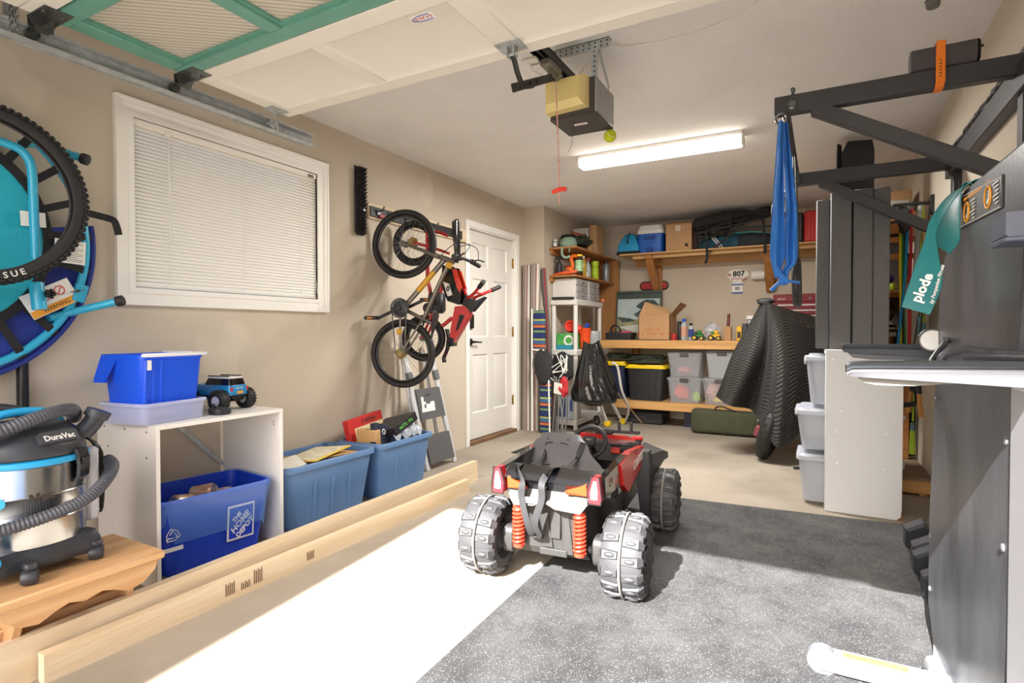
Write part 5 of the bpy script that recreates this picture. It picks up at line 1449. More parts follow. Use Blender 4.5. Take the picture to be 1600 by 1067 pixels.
obj('hood', MB().loft([[(-.19, .84, .36), (.19, .84, .36), (.19, .84, .488), (.12, .84, .505), (-.12, .84, .505), (-.19, .84, .488)], [(-.18, 1.02, .33), (.18, 1.02, .33), (.18, 1.02, .455), (.10, 1.02, .475), (-.10, 1.02, .475), (-.18, 1.02, .455)], [(-.14, 1.16, .28), (.14, 1.16, .28), (.14, 1.16, .38), (.08, 1.16, .395), (-.08, 1.16, .395), (-.14, 1.16, .38)]]), M_red, cr, local=True, angle=25)
obj('hood_scoop', MB().bb(-.05, .86, .495, .05, 1.0, .515, .01), M_cb, cr, local=True)
obj('windscreen_rail', MB().bb(-.10, .905, .506, .20, .935, .525, .005).bb(.075, .90, .52, .09, .92, .575, .003).bb(.145, .90, .52, .16, .92, .575, .003), M_mb, cr, local=True)
obj('front_bumper', MB().tube([(-.20, 1.0, .22), (-.17, 1.20, .24), (.17, 1.20, .24), (.20, 1.0, .22)], .018, 8, smooth=4).bb(-.17, .62, .12, .17, 1.12, .30, .02), M_mb, cr, local=True)
obj('hood_light', MB().bb(.14, .98, .445, .20, 1.03, .475, .006).bb(-.20, .98, .445, -.14, 1.03, .475, .006), pm('lens_red', (206, 40, 48), .3), cr, local=True)
# ================================================================ BACK WALL
M_ply = wood('shelf_ply', (206, 166, 112), (184, 142, 90), axis=0, scale=5)
M_stud = wood('stud', (212, 166, 104), (190, 140, 82), axis=0, scale=8)
M_studz = wood('brace_wood', (186, 130, 76), (164, 110, 62), axis=2, scale=8)
M_kraft = pm('corrugated_card', (186, 146, 104), .75, var=.06, vs=5)
def lump(c, r, seed=1, amp=.18, n=22, m=14, fold=0.0, freq=3.0, flat=None):
    """soft crumpled body: an ellipsoid pushed in and out, optionally pleated lengthwise"""
    rnd = random.Random(seed); ph = [rnd.uniform(0, 6.28) for _ in range(9)]
    rings = []
    for i in range(m + 1):
        t = -math.pi / 2 + math.pi * i / m; cr = max(math.cos(t), .02) ** .75
        ring = []
        for k in range(n):
            a = 2 * math.pi * k / n
            d = 1 + amp * (math.sin(freq * a + ph[0] + 2 * t) * .5 + math.sin(2 * freq * a + ph[1] - 3 * t) * .3 + math.sin(freq * 1.7 * t + ph[2] + a) * .4) + fold * math.sin(9 * a + ph[3] + 1.5 * math.sin(2 * t))
            z = math.sin(t) * (1 + amp * .3 * math.sin(2 * a + ph[4]))
            if flat is not None:
                z = max(z, flat)
            ring.append((c[0] + r[0] * cr * d * math.cos(a), c[1] + r[1] * cr * d * math.sin(a), c[2] + r[2] * z))
        rings.append(ring)
    return MB().loft(rings)
# upper shelf
us = thing('wall_shelf', 'long plywood wall shelf on two wooden braces high on the back wall', 'shelf', (-1.0, 7.0, 1.6))
obj('shelf_board', MB().bb(-2.14, 6.62, 2.02, .25, 7.195, 2.04, .002), M_ply, us)
obj('shelf_rail', MB().bb(-2.0, 6.70, 1.98, .25, 6.74, 2.02, .002).bb(-2.1, 7.155, 1.94, .25, 7.195, 2.02, .002), M_ply, us)
for x in (-1.80, -.50):
    obj('shelf_brace', MB().bar((x, 6.70, 1.985), (x, 7.14, 1.58), .09, .04, .003).bb(x - .045, 7.16, 1.56, x + .045, 7.195, 2.0, .003).bb(x - .045, 6.66, 1.975, x + .045, 7.16, 2.02, .003), M_studz, us)
# things on it
cb = thing('cooler_bag', 'small bright blue wedge-shaped cooler bag with black straps on the wall shelf', 'bag', (-2.05, 6.78, 2.04))
obj('bag_body', MB().loft([[(-2.05 + x * k, 6.78 + y * j, z) for x, y in rrect(.28, .22, .03)] for z, k, j in ((2.075, 1, 1), (2.15, .92, .95), (2.23, .66, .8), (2.285, .42, .5), (2.295, .30, .4))]), pm('bag_blue', (34, 152, 206), .6, var=.06), cb)
obj('bag_base', MB().loft([[(-2.05 + x, 6.78 + y, z) for x, y in rrect(.295, .23, .03)] for z in (2.042, 2.078)]), M_web, cb)
obj('strap', MB().tube([(-2.05, 6.664, 2.20), (-2.05, 6.69, 2.25), (-2.05, 6.73, 2.295), (-2.05, 6.79, 2.302)], .014, 6, smooth=3, flat=.3).bb(-2.06, 6.652, 2.17, -2.04, 6.668, 2.205, .003), M_web, cb)
cl = thing('cooler', 'blue hard cooler with a white lid on the wall shelf', 'cooler', (-1.785, 6.82, 2.04))
obj('cooler_body', MB().loft([[(-1.785 + x * k, 6.82 + y * k, z) for x, y in rrect(.31, .28, .04)] for z, k in ((2.042, .9), (2.06, .94), (2.27, 1.0))]), pm('cooler_blue', (22, 92, 186), .4, var=.08, vs=10), cl)
obj('lid', MB().loft([[(-1.785 + x * k, 6.82 + y * k, z) for x, y in rrect(.32, .29, .04)] for z, k in ((2.272, 1.0), (2.315, 1.0), (2.318, .95), (2.375, .84))]), pm('cooler_white', (226, 226, 222), .4), cl)
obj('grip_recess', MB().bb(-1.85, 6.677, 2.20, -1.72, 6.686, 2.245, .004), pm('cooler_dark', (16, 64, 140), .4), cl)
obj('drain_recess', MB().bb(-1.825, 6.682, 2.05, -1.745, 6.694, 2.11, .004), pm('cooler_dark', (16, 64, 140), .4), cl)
cbx2 = thing('cardboard_carton', 'closed brown cardboard carton between the cooler and the black chairs on the wall shelf', 'box', (-1.44, 6.82, 2.04))
obj('carton', MB().bb(-1.59, 6.66, 2.042, -1.295, 6.98, 2.355, .004), M_kraft, cbx2)
obj('flaps', MB().loft([[(-1.59, 6.66, 2.356), (-1.295, 6.66, 2.356), (-1.295, 6.665, 2.36), (-1.59, 6.665, 2.36)], [(-1.53, 6.79, 2.40), (-1.34, 6.80, 2.395), (-1.34, 6.80, 2.40), (-1.53, 6.79, 2.405)]]), M_kraft, cbx2)
obj('tape_marks', MB().bb(-1.48, 6.657, 2.27, -1.42, 6.6595, 2.335).bb(-1.40, 6.657, 2.30, -1.385, 6.6595, 2.32), pm('tape_pale', (206, 190, 170), .4), cbx2)
obj('printed_square', MB().bb(-1.37, 6.657, 2.085, -1.335, 6.6595, 2.12), M_hole, cbx2)
# folded black camp loungers, strapped
ch_ = thing('folded_camp_chairs', 'bundle of folded black camp chairs lying on the wall shelf with straps hanging down', 'camp chair', (-.88, 6.8, 2.22))
obj('padded_seat', MB().loft([[(x, 6.80 + a, z0 + b * k) for a, b in rrect(.30, .12, .045)] for x, z0, k in ((-1.29, 2.33, .5), (-1.26, 2.34, 1), (-.95, 2.385, 1.05), (-.78, 2.395, .8))]), M_web, ch_)
rolls = MB()
for k, (x0, z0, x1, z1, r) in enumerate(((-1.25, 2.28, -.5, 2.37, .03), (-1.27, 2.23, -.75, 2.31, .028), (-.9, 2.38, -.48, 2.43, .035), (-.8, 2.33, -.46, 2.385, .03), (-1.2, 2.18, -.9, 2.24, .02))):
    rolls.tube([(x0 + (x1 - x0) * i / 8, 6.70 + .03 * math.sin(i * 1.1 + k), z0 + (z1 - z0) * i / 8 + .01 * math.sin(i * 1.9 + k)) for i in range(9)], r, 10, smooth=3)
obj('rolled_fabric', rolls, M_web, ch_)
tubes = MB()
for a, b_ in (((-1.27, 6.66, 2.215), (-.52, 6.66, 2.33)), ((-1.10, 6.64, 2.0), (-.78, 6.65, 2.25)), ((-.78, 6.65, 2.25), (-.46, 6.65, 2.235)), ((-1.25, 6.67, 2.06), (-1.25, 6.67, 2.2)), ((-1.21, 6.67, 2.06), (-1.21, 6.67, 2.18))):
    tubes.cyl(a, b_, .012, n=8)
obj('frame_tubes', tubes, M_mb, ch_)
for pts_ in ([(-1.13, 6.66, 2.33), (-1.125, 6.612, 2.2), (-1.12, 6.612, 2.05), (-1.115, 6.61, 1.93), (-1.135, 6.61, 1.87)], [(-.88, 6.64, 2.42), (-.87, 6.625, 2.3), (-.865, 6.64, 2.21)], [(-.545, 6.64, 2.33), (-.53, 6.615, 2.2), (-.52, 6.612, 2.05), (-.52, 6.61, 1.94)]):
    obj('strap', MB().tube(pts_, .016, 6, smooth=4, flat=.25, up=(0, 1, 0)), M_web, ch_)
tb2 = thing('duffel_bag', 'dark teal and black sports bag with white stripes under the black camp chairs', 'bag', (-.87, 6.9, 2.04))
obj('bag_body', MB().loft([[(x, 6.94 + a * 1.0, 2.043 + (b + .075) * k) for a, b in rrect(.26, .15, .05)] for x, k in ((-1.25, .5), (-1.2, .95), (-.95, 1.15), (-.7, 1.15), (-.5, 1.0), (-.45, .6))]), pm('bag_teal', (34, 84, 108), .7, var=.15, vs=8), tb2)
obj('stripes', MB().bar((-1.10, 6.80, 2.19), (-1.0, 6.79, 2.06), .012, .02, up=(0, 1, 0)).bar((-1.07, 6.80, 2.19), (-.97, 6.79, 2.06), .012, .02, up=(0, 1, 0)), M_lw, tb2)
obj('dark_end', MB().loft([[(x, 6.94 + a * 1.02, 2.043 + (b + .075) * k) for a, b in rrect(.265, .152, .05)] for x, k in ((-.82, 1.05), (-.7, 1.17), (-.5, 1.02), (-.44, .65))]), pm('bag_dark', (38, 42, 48), .7), tb2)
obj('cyan_piping', MB().tube([(-.88, 6.81, 2.215), (-.7, 6.81, 2.22), (-.5, 6.81, 2.195)], .006, 6, smooth=4), pm('piping_cyan', (70, 190, 200), .5), tb2)
single('slim_case', MB().bb(-.245, 6.66, 2.042, -.155, 6.95, 2.36, .018).bb(-.21, 6.655, 2.15, -.19, 6.662, 2.21, .003), pm('dark_plastic', (40, 40, 44), .5), 'slim black hard case standing upright beside the red case', 'case')
rg_ = thing('red_case', 'red ribbed plastic case standing upright at the right of the wall shelf', 'case', (-.08, 6.8, 2.04))
obj('case_body', MB().bb(-.148, 6.66, 2.042, .06, 6.95, 2.37, .015), pm('case_red', (196, 36, 38), .4), rg_)
rr_ = MB()
for k in range(6):
    rr_.bb(-.135 + k * .032, 6.652, 2.07, -.12 + k * .032, 6.662, 2.34, .003)
obj('ribs', rr_, pm('case_red', (196, 36, 38), .4), rg_)
# on the wall
bd = thing('mini_board', 'short red and black board fixed flat to the back wall behind the left brace', 'board', (-1.86, 7.17, 1.63))
obj('deck_edge', MB().loft([[(-1.86 + x * k, y, 1.69 + z * k) for x, z in rrect(.37, .115, .056, 6)] for y, k in ((7.195, 1), (7.178, 1), (7.174, .96))]), M_blk, bd)
obj('red_face', MB().loft([[(-1.86 + x, y, 1.69 + z) for x, z in rrect(.34, .085, .04, 6)] for y in (7.176, 7.171)]), pm('board_red', (186, 40, 42), .4, col2=(150, 28, 30), vs=30), bd)
pl = thing('race_plate', 'white race number plate reading 807 pinned to the back wall', 'number plate', (-.86, 7.19, 1.68))
obj('plate', MB().prism([(-.98, 1.775), (-.945, 1.835), (-.88, 1.845), (-.78, 1.835), (-.735, 1.79), (-.765, 1.735), (-.83, 1.69), (-.905, 1.695), (-.955, 1.735)], 7.198, 7.192, 'xz'), M_paper, pl)
FB = lambda x, z: frame((x, 7.1915, z), (1, 0, 0), (0, 0, 1))
text('plate_number', '807', M_hole, pl, FB(-.85, 1.79), .088, bold=.003)
scrawl('plate_script', 6, pm('script_red', (160, 60, 62), .5), pl, FB(-.85, 1.735), .045, bold=.001, shear=.2)
obj('plate_mark', MB().prism([(-.975, 1.782), (-.945, 1.80), (-.935, 1.78), (-.955, 1.765)], 7.1915, 7.19, 'xz').prism([(-.80, 1.72), (-.75, 1.752), (-.772, 1.715), (-.82, 1.70)], 7.1915, 7.19, 'xz'), pm('script_red', (160, 60, 62), .5), pl)
p2 = thing('bib_card', 'small white card reading 85 pinned under the race number plate', 'number plate', (-.86, 7.19, 1.55))
obj('card', MB().bb(-.925, 7.192, 1.555, -.805, 7.198, 1.69), M_paper, p2)
text('card_number', '85', M_hole, p2, FB(-.862, 1.615), .055, bold=.001)
obj('card_band', MB().bb(-.93, 7.1905, 1.655, -.80, 7.1922, 1.672).bb(-.925, 7.1905, 1.555, -.805, 7.1922, 1.575), pm('sticker_blue', (52, 86, 170), .5), p2)
single('paper_roll', MB().cyl((-.70, 7.12, 1.765), (-.56, 7.12, 1.765), .055, n=20), M_paper, 'white paper roll on the back wall beside the right shelf brace', 'paper roll')
# ---------------------------------------------------------------- workbench
wb = thing('workbench', 'long timber workbench with a lower shelf along the back wall', 'workbench', (-1.0, 6.8, 0))
obj('bench_top', MB().bb(-2.34, 6.49, .975, .5, 7.195, 1.0, .002), M_ply, wb)
obj('front_rail', MB().bb(-2.34, 6.45, .905, .5, 6.488, 1.002, .003), M_stud, wb)
obj('lower_shelf', MB().bb(-2.14, 6.50, .265, .5, 7.195, .285, .002), M_ply, wb)
obj('shelf_rail', MB().bb(-2.14, 6.46, .195, .5, 6.498, .287, .003), M_stud, wb)
for x in (-2.1, -.2):
    obj('leg', MB().bb(x, 7.0, 0, x + .09, 7.09, .97, .003), M_studz, wb)
single('wall_outlet', MB().bb(-.83, 7.19, 1.03, -.78, 7.199, 1.13, .003).bb(-.815, 7.187, 1.05, -.795, 7.192, 1.075).bb(-.815, 7.187, 1.085, -.795, 7.192, 1.11), M_white, 'white wall outlet on the back wall above the bench', 'outlet')
pa = thing('painting', 'landscape painting in a dark frame leaning behind the open carton', 'painting', (-2.02, 7.05, 1.0))
Fp = frame((-2.02, 7.02, 1.32), (1, 0, 0), (0, .12, 1))
def on(F, polys):
    mb = MB(F)
    for p, h in polys:
        mb.prism(p, h, h + .0012, 'xy')
    return mb
obj('frame', MB(Fp).bb(-.29, -.32, -.03, .29, .30, -.002).bb(-.29, .27, -.01, .29, .30, .012).bb(-.29, .205, -.003, .29, .265, .004), pm('frame_green', (58, 72, 66), .5), pa)
obj('canvas', MB(Fp).bb(-.27, -.31, -.002, .27, .20, .001), pm('canvas_sky', (186, 198, 196), .7, col2=(166, 186, 192), vs=6), pa)
obj('painted_field', on(Fp, [([(-.27, -.31), (.27, -.31), (.27, -.08), (-.05, -.06), (-.27, -.02)], .001)]), pm('canvas_field', (122, 124, 96), .7, col2=(168, 158, 122), vs=14), pa)
obj('painted_water', on(Fp, [([(-.27, -.16), (.0, -.13), (.22, -.2), (-.0, -.24)], .0022)]), pm('canvas_water', (196, 200, 190), .7), pa)
obj('painted_tree', on(Fp, [([(-.06, .0), (.03, -.06), (.12, -.05), (.24, -.02), (.26, .12), (.2, .18), (.1, .19), (.02, .15), (-.03, .1), (.04, .06)], .0034), ([(-.27, -.04), (-.1, -.05), (-.02, -.09), (-.2, -.10)], .0034)]), pm('canvas_tree', (46, 62, 66), .7, col2=(80, 92, 88), vs=18), pa)
oc = thing('open_carton', 'open brown cardboard carton with red printing on the workbench', 'box', (-1.7, 6.78, 1.0))
cw_ = MB()
x0, x1, y0, y1, z1 = -1.90, -1.53, 6.62, 6.96, 1.30
cw_.bb(x0, y0, 1.002, x1, y0 + .006, z1).bb(x0, y1 - .006, 1.002, x1, y1, z1).bb(x0, y0, 1.002, x0 + .006, y1, z1).bb(x1 - .006, y0, 1.002, x1, y1, z1).bb(x0, y0, 1.002, x1, y1, 1.008)
obj('carton_walls', cw_, M_kraft, oc)
obj('flap', MB().prism([(x0, z1), (x1, z1), (x1 - .03, z1 + .03), (x0 - .03, z1 + .14)], y1, y1 - .006, 'xz'), M_kraft, oc)
obj('flap', MB().loft([[(x1, y0, z1), (x1, y1, z1), (x1 + .006, y1, z1), (x1 + .006, y0, z1)], [(x1 + .12, y0, z1 + .14), (x1 + .12, y1, z1 + .12), (x1 + .126, y1, z1 + .12), (x1 + .126, y0, z1 + .14)]]), M_kraft, oc)
obj('flap', MB().loft([[(x0 + .01, y0, z1), (x1, y0, z1), (x1, y0 + .006, z1), (x0 + .01, y0 + .006, z1)], [(x0 + .05, y0 + .10, z1 + .16), (x1 - .03, y0 + .10, z1 + .07), (x1 - .03, y0 + .106, z1 + .07), (x0 + .05, y0 + .106, z1 + .16)]]), M_kraft, oc)
M_pk = pm('print_red', (186, 84, 60), .6)
scrawl('box_lettering', 13, M_pk, oc, frame((-1.715, 6.6195, 1.075), (1, 0, 0), (0, 0, 1)), .048, shear=.1)
scrawl('box_lettering', 9, M_pk, oc, frame((-1.715, 6.6195, 1.125), (1, 0, 0), (0, 0, 1)), .034)
bk = thing('tool_basket', 'low black plastic basket of odds and ends on the left of the workbench', 'basket', (-2.14, 6.66, 1.0))
obj('basket_body', MB(Matrix.Translation((-2.13, 6.66, 1.002))).loft([[(x * k, y * k, z) for x, y in rrect(.34, .24, .03)] for z, k in ((0, .9), (.085, 1), (.085, .96), (.01, .86))]), pm('dark_plastic', (40, 40, 44), .5), bk)
single('pink_tool', MB().bar((-2.15, 6.64, 1.08), (-2.0, 6.66, 1.105), .035, .02, .006), pm('pink_plastic', (206, 52, 120), .4), 'bright pink tool lying in the black basket', 'tool')
single('headphones', MB().torus((-2.26, 6.85, 1.12), .06, .012, (0, 1, .3), 24, 8).sph((-2.32, 6.85, 1.09), (.02, .03, .04)).sph((-2.2, 6.85, 1.09), (.02, .03, .04)), M_mb, 'black ear defenders behind the basket on the workbench', 'ear defenders')
def bottle(name, lab, c, r, h, m, mcap, neck=.45, cap=.12, lab_m=None, group=None, sh=.72):
    t = thing(name, lab, 'bottle', c, group=group)
    obj('bottle_body', MB().lathe([(r * .92, 0), (r, .006), (r, h * sh), (r * .8, h * (sh + .08)), (r * neck, h * (1 - cap) - .004), (r * neck, h * (1 - cap))], 18), m, t, local=True)
    obj('cap', MB().lathe([(r * neck * 1.15, h * (1 - cap)), (r * neck * 1.15, h - .004), (r * neck * .9, h), (0, h)], 16), mcap, t, local=True)
    if lab_m:
        obj('label_wrap', MB().lathe([(r * 1.01, h * .2), (r * 1.012, h * .2), (r * 1.012, h * (sh - .08)), (r * 1.01, h * (sh - .08))], 18, cap=False), lab_m, t, local=True)
    return t
M_wcap = pm('cap_white', (232, 230, 226), .4); M_bcap = pm('cap_black', (30, 30, 32), .4)
M_bl = pm('label_navy', (40, 66, 140), .5); M_clr = pm('bottle_clear', (206, 214, 218), .15, alpha=.5)
bottle('spray_can', 'dark aerosol can nearest the carton among the three on the bench', (-1.435, 6.70, 1.0), .026, .22, M_mb, M_bcap, .8, .1)
bottle('detergent_bottle', 'clear bottle with a blue cap, tallest of the three on the bench', (-1.375, 6.66, 1.0), .036, .25, M_clr, pm('cap_blue', (36, 80, 190), .4), .5, .14, pm('label_salmon', (200, 150, 130), .5))
bottle('water_bottle', 'clear bottle with a dark cap and blue label, right of the blue-capped one', (-1.30, 6.68, 1.0), .03, .20, M_clr, M_bcap, .5, .14, M_bl)
single('red_tin', MB().cyl((-1.48, 6.62, 1.001), (-1.48, 6.62, 1.075), .032, n=18), pm('tin_red', (176, 38, 34), .4), 'small red tin at the foot of the open carton', 'tin')
def tractor(x, lab, body, cab):
    t = thing('toy_tractor', lab, 'toy tractor', (x, 6.62, 1.0))
    obj('body', MB().bb(-.06, -.025, .035, .05, .025, .075, .008).bb(-.02, -.024, .075, .03, .024, .115, .006).bb(.05, -.03, .02, .085, .03, .03, .003), body, t, local=True)
    obj('cab', MB().bb(-.05, -.026, .07, -.005, .026, .10, .006), cab, t, local=True)
    for wx, r in ((-.045, .032), (.035, .026)):
        for s_ in (-1, 1):
            w_ = obj('wheel', MB().cyl((wx, s_ * .026, r), (wx, s_ * .048, r), r, n=18), M_rubb, t, local=True)
            obj('hub', MB().cyl((wx, s_ * .027, r), (wx, s_ * .0495, r), r * .5, n=14), pm('hub_yellow', (232, 190, 30), .4), w_, local=True)
    return t
M_tg = pm('tractor_green', (40, 116, 48), .4); M_ty = pm('tractor_yellow', (226, 178, 30), .4)
tractor(-1.2, 'green toy tractor left of the yellow one on the workbench', M_tg, M_mb)
tractor(-1.02, 'yellow toy loader with a green top on the workbench', M_ty, M_tg)
single('wood_block', MB().bb(-.95, 6.70, 1.0, -.87, 6.78, 1.16, .004), M_kraft, 'small brown cardboard tube box behind the yellow toy loader', 'box')
single('rod_handle', MB().cyl((-.905, 6.74, 1.16), (-.90, 6.75, 1.27), .018, .015, 12).cyl((-.90, 6.75, 1.27), (-.898, 6.752, 1.30), .016, n=12), pm('maroon', (110, 44, 40), .45), 'maroon handle sticking up from the small brown box', 'handle')
single('crumpled_film', lump((-1.1, 6.86, 1.10), (.09, .06, .10), 3, .25), pm('bubble_film', (214, 220, 230), .12, alpha=.45), 'crumpled clear film behind the toy loaders', 'plastic bag')
yl = thing('spirit_level_case', 'yellow upright tool case with a dark side on the workbench', 'case', (-.765, 6.66, 1.0))
obj('case', MB().bb(-.80, 6.60, 1.001, -.745, 6.72, 1.16, .006), M_ty, yl)
obj('case_face', MB().bb(-.79, 6.597, 1.03, -.755, 6.602, 1.10), pm('label_ink', (60, 50, 44), .6), yl)
single('navy_carton', MB().bb(-.74, 6.60, 1.001, -.695, 6.72, 1.19, .003), pm('box_navy', (40, 46, 66), .4), 'navy box squeezed between the yellow case and the drawer cabinet', 'box')
og = thing('parts_organizer', 'small white drawer organizer with clear drawers on the workbench', 'organizer', (-.61, 6.72, 1.0))
obj('case', MB().bb(-.69, 6.63, 1.001, -.53, 6.82, 1.25, .004), M_mb, og)
obj('top_tray', MB().bb(-.70, 6.62, 1.235, -.52, 6.83, 1.275, .004), M_paper, og)
for r_ in range(5):
    for c_ in range(3):
        obj('drawer', MB().bb(-.685 + c_ * .052, 6.622, 1.012 + r_ * .044, -.637 + c_ * .052, 6.632, 1.05 + r_ * .044, .002), pm('drawer_clear', (186, 192, 194), .3), og)
tc_ = thing('tool_chest', 'red steel tool chest with silver drawer pulls on the workbench', 'tool chest', (-.1, 6.9, 1.0))
M_tr = pm('chest_red', (122, 22, 30), .55)
obj('chest_body', MB().bb(-.44, 6.76, 1.001, .24, 7.15, 1.50, .006), M_tr, tc_)
obj('lid', MB().bb(-.445, 6.75, 1.42, .245, 7.155, 1.505, .008), M_tr, tc_)
scrawl('lid_lettering', 6, M_lw, tc_, frame((-.36, 6.749, 1.455), (1, 0, 0), (0, 0, 1)), .022)
obj('lock', MB().cyl((-.09, 6.752, 1.455), (-.09, 6.744, 1.455), .012, n=14), M_silver, tc_)
for k in range(6):
    z = 1.365 - k * .058
    d = obj('drawer', MB().bb(-.40, 6.752, z - .022, .20, 6.765, z + .026, .003), M_tr, tc_)
    obj('drawer_pull', MB().bb(-.40, 6.744, z + .014, .20, 6.756, z + .03, .002), pm('pull_silver', (206, 200, 198), .4), d)
# ---------------------------------------------------------------- under the bench
M_totb = pm('tote_black', (38, 39, 42), .45); M_yel = pm('lid_yellow', (240, 204, 24), .4)
def ytote(x, y, z, w, d, h, lab, m=M_totb):
    t = thing('lidded_tote', lab, 'tote', (x, y, z))
    obj('body', MB().loft([[(a * k, b * k, zz) for a, b in rrect(w, d, .04)] for zz, k in ((0, .84), (h * .9, .97))]), m, t, local=True)
    rb = MB()
    for q in (-.28, -.1, .1, .28):
        rb.loft([[(q * w * .9 - .012, -d * .42, .01), (q * w * .9 + .012, -d * .42, .01), (q * w * .9 + .01, -d * .42 - .006, .01), (q * w * .9 - .01, -d * .42 - .006, .01)], [(q * w - .012, -d * .475, h * .8), (q * w + .012, -d * .475, h * .8), (q * w + .01, -d * .475 - .007, h * .8), (q * w - .01, -d * .475 - .007, h * .8)]])
    obj('ribs', rb, m, t, local=True)
    obj('lid', MB().loft([[(a * k, b * k, zz) for a, b in rrect(w * 1.06, d * 1.06, .04)] for zz, k in ((h * .9, 1), (h * .95, 1), (h * .96, .9), (h, .88))]), M_yel, t, local=True)
ytote(-1.80, 6.735, .2885, .46, .40, .42, 'black storage tote with a yellow lid, right of the navy one under the bench')
ytote(-2.20, 6.77, .2885, .30, .42, .45, 'navy storage tote with a yellow lid behind the rubbish bag', pm('tote_navy', (38, 46, 72), .45))
def net(c, r, seed, lab, nm):
    rnd = random.Random(seed); mb = lump(c, r, seed, .3, 20, 10, flat=-.3)
    for k in range(16):
        a = [(c[0] + r[0] * rnd.uniform(-1, 1), c[1] + r[1] * rnd.uniform(-1, .6), c[2] + r[2] * rnd.uniform(.1, 1.0)) for _ in range(4)]
        mb.tube(a, .007, 5, smooth=4)
    single(nm, mb, pm('camo_dark', (34, 38, 34), .8, col2=(58, 66, 50), vs=22), lab, 'netting')
net((-1.80, 6.66, .755), (.21, .16, .07), 5, 'dark tangled webbing heaped on the black tote with the yellow lid', 'webbing_heap')
net((-2.16, 6.68, .79), (.14, .12, .05), 8, 'dark cables heaped on the navy tote', 'cable_heap')
M_cbin = pm('clear_bin', (206, 210, 216), .5, alpha=.24, spec=.3)
def cbin(nm, x, y, z, w, d, h, lab, rz=0, m=None, lidm=None):
    t = thing('clear_bin', lab, 'storage bin', (x, y, z), rz)
    obj('body', bin_mesh(w, d, h, .86, .03, .003, .008, .016), m or M_cbin, t, local=True)
    lm = lidm or pm('clear_lid', (206, 210, 216), .2, alpha=.4)
    obj('lid', MB().loft([[(a * k, b * k, zz) for a, b in rrect(w * 1.04, d * 1.04, .03)] for zz, k in ((h, 1), (h + .014, 1), (h + .016, .9), (h + .024, .88))]), lm, t, local=True)
    obj('latch', MB().bb(-.05, -d / 2 - .012, h - .03, .05, -d / 2 - .002, h + .012, .004), pm('latch_grey', (70, 70, 74), .4), t, local=True)
    return t
def toy(nm, c, r, col, seed, lab, amp=.25):
    single(nm, lump(c, r, seed, amp, 16, 10, flat=-.85), pm('toy_' + nm, col, .5), lab, 'toy')
cbin('', -1.345, 6.71, .287, .38, .36, .27, 'clear lidded bin with orange toys, at the lower left of the four under the bench')
cbin('', -.965, 6.71, .287, .36, .36, .27, 'clear lidded bin of mixed toys, at the lower right of the four under the bench')
cbin('', -1.345, 6.71, .585, .38, .36, .26, 'clear lidded bin with pinkish things, stacked at the upper left under the bench')
cbin('', -.94, 6.71, .585, .34, .36, .28, 'empty-looking clear bin stacked at the upper right under the bench', 0, pm('cloudy_bin', (186, 189, 193), .4, alpha=.62))
toy('orange_toy', (-1.395, 6.66, .40), (.085, .085, .09), (226, 88, 52), 11, 'orange toy heap in the lower left clear bin')
toy('lime_toy', (-1.22, 6.61, .355), (.04, .04, .055), (170, 214, 50), 12, 'lime green toy in the lower left clear bin')
toy('pink_toy', (-1.03, 6.66, .41), (.09, .09, .11), (206, 150, 140), 13, 'pink toy at the left of the lower right clear bin')
toy('yellow_toy', (-.985, 6.60, .335), (.06, .04, .03), (232, 208, 60), 14, 'yellow toy at the front of the lower right clear bin')
toy('teal_toy', (-.87, 6.66, .40), (.07, .08, .10), (70, 160, 160), 15, 'teal toy at the right of the lower right clear bin')
toy('rose_toy', (-1.36, 6.66, .645), (.08, .09, .05), (196, 120, 112), 16, 'rose coloured toys in the upper left clear bin')
ol = thing('olive_bag', 'long olive green canvas bag on the floor under the workbench', 'bag', (-.9, 6.40, 0))
obj('bag_body', MB().loft([[(x, 6.345 + a * k, .135 + b * j) for a, b in rrect(.20, .25, .04)] for x, k, j in ((-1.21, .9, .92), (-1.18, 1, 1), (-.7, 1.03, .97), (-.5, 1, .95), (-.47, .8, .8))]), pm('canvas_olive', (66, 68, 48), .85, var=.12, vs=10, bump=.2, bs=40), ol)
obj('carry_loop', MB().tube([(-.98, 6.33, .25), (-.96, 6.31, .29), (-.90, 6.31, .30), (-.80, 6.32, .265), (-.74, 6.33, .25)], .008, 6, smooth=4), M_web, ol)
dc = thing('low_case', 'flat black hard case on the floor under the lower shelf', 'case', (-1.78, 6.75, 0))
obj('case_body', MB().bb(-2.0, 6.6, .0, -1.6, 6.95, .15, .02), pm('dark_plastic', (40, 40, 44), .5), dc)
obj('case_latch', MB().bb(-1.93, 6.585, .07, -1.80, 6.602, .11, .004), pm('latch_grey', (70, 70, 74), .4), dc)
single('navy_box', MB().bb(-1.36, 6.62, 0, -1.12, 6.95, .19, .006).cyl((-1.30, 6.612, .05), (-1.30, 6.62, .05), .01, n=8), pm('box_navy', (40, 46, 66), .4), 'navy box on the floor behind the olive bag', 'box')

# ================================================================ LEFT BACK CORNER
M_sh = wood('corner_wood', (186, 132, 76), (160, 106, 56), axis=1, scale=6)
for z, lab in ((2.03, 'upper plywood shelf on the side wall in the corner beside the bench'), (1.715, 'lower plywood shelf on the side wall in the corner beside the bench')):
    single('corner_shelf', MB().bb(-2.688, 5.78, z, -2.36, 7.19, z + .02, .002).bb(-2.688, 5.80, z - .05, -2.655, 7.19, z, .002), M_sh, lab, 'shelf')
single('end_panel', MB().bb(-2.60, 7.10, 1.0, -2.30, 7.13, 2.029, .002), wood('panel_wood', (176, 126, 70), (150, 100, 52), axis=2, scale=5), 'upright wooden panel closing the end of the corner shelves', 'panel')
